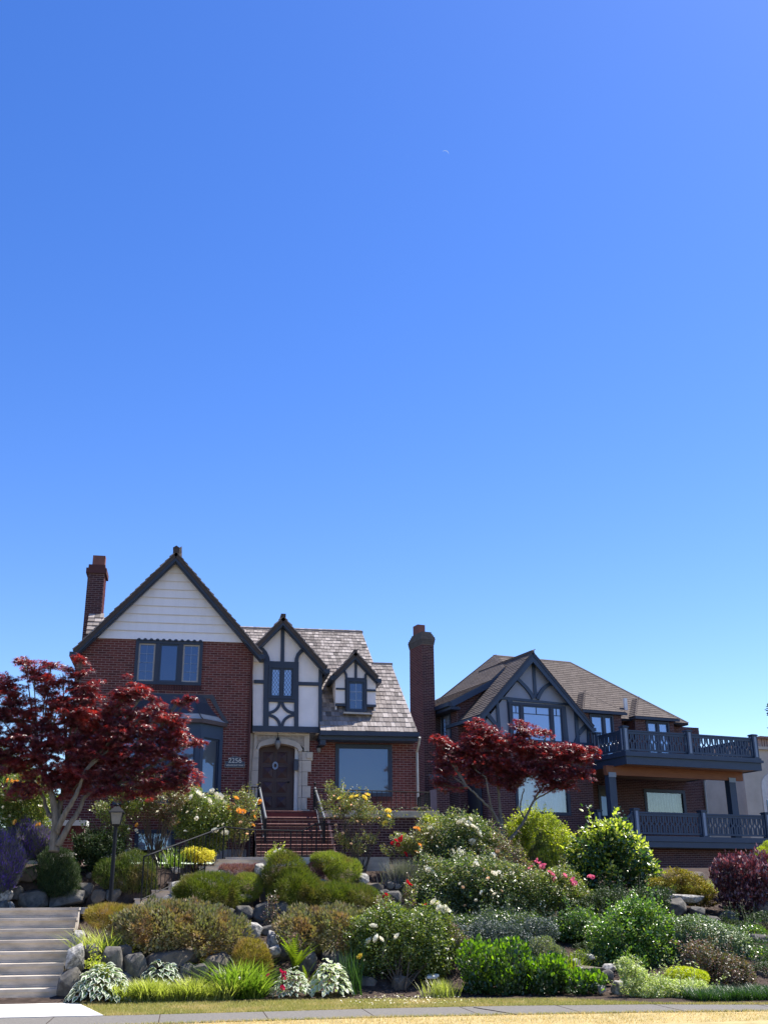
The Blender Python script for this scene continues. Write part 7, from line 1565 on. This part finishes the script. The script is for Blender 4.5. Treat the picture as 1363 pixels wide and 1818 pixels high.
maple('large dark red Japanese maple in front of the gabled house wing, left', 25.2,
      [[(96, 1512, 22, 0), (98, 1480, 18, 0), (100, 1450, 16, 0), (94, 1415, 13, 0), (86, 1385, 9, .1), (70, 1350, 6, .2)],
       [(99, 1470, 15, 0), (103, 1445, 12, .05), (110, 1420, 10, .2), (112, 1395, 8, .3), (118, 1350, 5, .3)],
       [(101, 1478, 13, -.05), (112, 1450, 12, -.2), (128, 1425, 10, -.3), (142, 1400, 8, -.3), (150, 1370, 5, -.3)],
       [(103, 1500, 14, -.05), (122, 1465, 12, -.15), (142, 1440, 10, -.1), (150, 1415, 8, 0), (163, 1405, 6, 0), (185, 1400, 4, 0)],
       [(92, 1450, 10, .1), (82, 1435, 8, .3), (78, 1410, 6, .4), (55, 1380, 5, .5)]],
      [(60, 1190, 22, 24), (45, 1170, 14, 9), (82, 1215, 26, 26), (112, 1195, 14, 20), (92, 1180, 12, 9), (142, 1190, 14, 22), (145, 1167, 10, 10), (155, 1225, 24, 28), (120, 1235, 30, 24), (8, 1215, 20, 24), (28, 1232, 24, 22), (-10, 1260, 40, 36),
       (40, 1275, 44, 34), (100, 1270, 46, 34), (160, 1270, 40, 34), (205, 1265, 32, 26), (232, 1215, 20, 16), (222, 1235, 22, 20), (258, 1230, 22, 18), (275, 1250, 20, 14), (210, 1300, 44, 34), (262, 1285, 42, 30), (300, 1275, 32, 24), (322, 1245, 17, 9), (336, 1243, 8, 5),
       (312, 1300, 26, 24), (340, 1316, 18, 7), (290, 1325, 42, 26), (318, 1350, 26, 16), (240, 1345, 50, 30), (180, 1330, 52, 34), (120, 1320, 52, 36), (60, 1320, 50, 36), (10, 1320, 40, 34), (150, 1375, 56, 26), (90, 1368, 50, 24), (215, 1375, 44, 22), (30, 1355, 40, 24), (270, 1380, 40, 22), (130, 1402, 40, 16), (240, 1400, 50, 16), (310, 1378, 30, 22), (60, 1390, 50, 18), (190, 1405, 40, 14), (335, 1372, 14, 14), (349, 1316, 10, 5), (326, 1395, 18, 10)], 760, 47000, .092)
maple('smaller red Japanese maple with slender forked trunk in front of the blue-trimmed house', 28.0,
      [[(894, 1536, 12, 0), (894, 1505, 11, 0), (893, 1482, 11, 0), (885, 1460, 9, 0), (874, 1440, 7, -.1), (858, 1424, 5.5, -.2), (842, 1408, 4.5, -.2), (828, 1396, 3.5, -.2)],
       [(893, 1486, 8, 0), (889, 1455, 7.5, .1), (886, 1425, 6, .2), (884, 1400, 5, .2), (880, 1370, 3.5, .2)],
       [(897, 1500, 8, 0), (912, 1482, 7, 0), (928, 1462, 6.5, .1), (938, 1440, 5.5, .1), (946, 1422, 5, .1), (960, 1402, 4, .1), (975, 1380, 3, .1)],
       [(946, 1422, 4, .1), (960, 1413, 3.5, 0), (980, 1404, 3, 0), (1000, 1390, 2, 0)],
       [(874, 1440, 4.5, -.1), (870, 1425, 4, -.2), (866, 1408, 3.5, -.3), (862, 1380, 3, -.3)],
       [(932, 1455, 4, .1), (922, 1440, 3.5, .2), (925, 1420, 3, .3), (930, 1400, 2.5, .3)]],
      [(785, 1320, 16, 14), (775, 1310, 9, 6), (800, 1335, 26, 18), (788, 1360, 20, 18), (782, 1392, 12, 12), (805, 1395, 12, 8), (845, 1285, 12, 11), (858, 1300, 22, 16), (840, 1320, 28, 20), (880, 1315, 30, 20), (925, 1285, 10, 12), (935, 1300, 20, 14), (965, 1300, 16, 8), (905, 1325, 34, 22),
       (945, 1335, 36, 24), (985, 1335, 32, 20), (1020, 1340, 28, 14), (1052, 1330, 16, 8), (1040, 1345, 24, 10), (830, 1350, 34, 22), (870, 1355, 38, 24), (915, 1365, 40, 24), (960, 1368, 40, 22), (1000, 1370, 32, 18), (850, 1382, 30, 14), (900, 1390, 30, 12), (980, 1395, 26, 10), (1005, 1392, 18, 10), (1030, 1372, 20, 10), (1015, 1325, 20, 10)], 700, 36000, .084)
# ---- distant bits at the frame edges
far_t = thing('tree', tuple(WR(46, 60, 3)), 'tip of a dark tree just entering the right edge above the stucco house', 'tree')
q = WR(46, 60, 3); xx = P(1372, 1262, 62)
B = [((xx[0], 62, xx[2]), (.42, .4, .55)), ((xx[0] + .3, 62, xx[2] - 1.2), (.6, .6, 1.2)), ((xx[0] + 1.6, 62, xx[2] - 4.2), (1.0, 1.2, 3.0))]
p, d = cloud(B, 5000, .2, 3, .5, under=False)
stamp('crown', RH, p, unit(d + rng.normal(size=p.shape) * .5), unit(rng.normal(size=p.shape)), rng.uniform(.1, .2, len(p)), LM['dark'], far_t)
MB().tube([(xx[0] + 1.6, 62, 2.8), (xx[0] + 1.5, 62, xx[2] - 4), (xx[0] + .2, 62, xx[2])], [.2, .12, .03], 7).build('trunk', M['bark_dark'], far_t)
print('leaf tris', NT[0])

shrub('back_hedge', 'tall green hedge far behind the left maple at the left edge', 'hedge', [(-30, 1400, 60, 60), (20, 1430, 60, 60), (70, 1450, 50, 50), (30, 1380, 30, 30), (110, 1470, 40, 40)], 36.0, 'back', 0.09, cover=1.3)
# day moon, a thin pale crescent
mq = ray(790, 273); mq = CPOS + mq / np.linalg.norm(mq) * 3500; mr = 3500 * 6.0 / 1900
A = [(math.cos(R(a)), math.sin(R(a))) for a in range(20, 161, 10)]; B = [(x, .80 * y) for x, y in A]
cu = RT * math.cos(R(-25)) + UP * math.sin(R(-25)); cv = np.cross(cu, FW); cv = cv if cv @ UP > 0 else -cv
V = [mq + mr * (cu * x + cv * y) for x, y in A] + [mq + mr * (cu * x + cv * y) + FW * 2 for x, y in B]; n = len(A)
M['moon'] = bpy.data.materials.new('moonlight'); M['moon'].use_nodes = True
bn = M['moon'].node_tree.nodes['Principled BSDF']; bn.inputs['Base Color'].default_value = (0, 0, 0, 1); bn.inputs['Emission Color'].default_value = (0.25, .38, .72, 1); bn.inputs['Emission Strength'].default_value = 0.62
tag(link('moon', meshdata('moon', np.array(V), [[i, i + 1, n + i + 1, n + i] for i in range(n - 1)], M['moon'])), kind='structure')
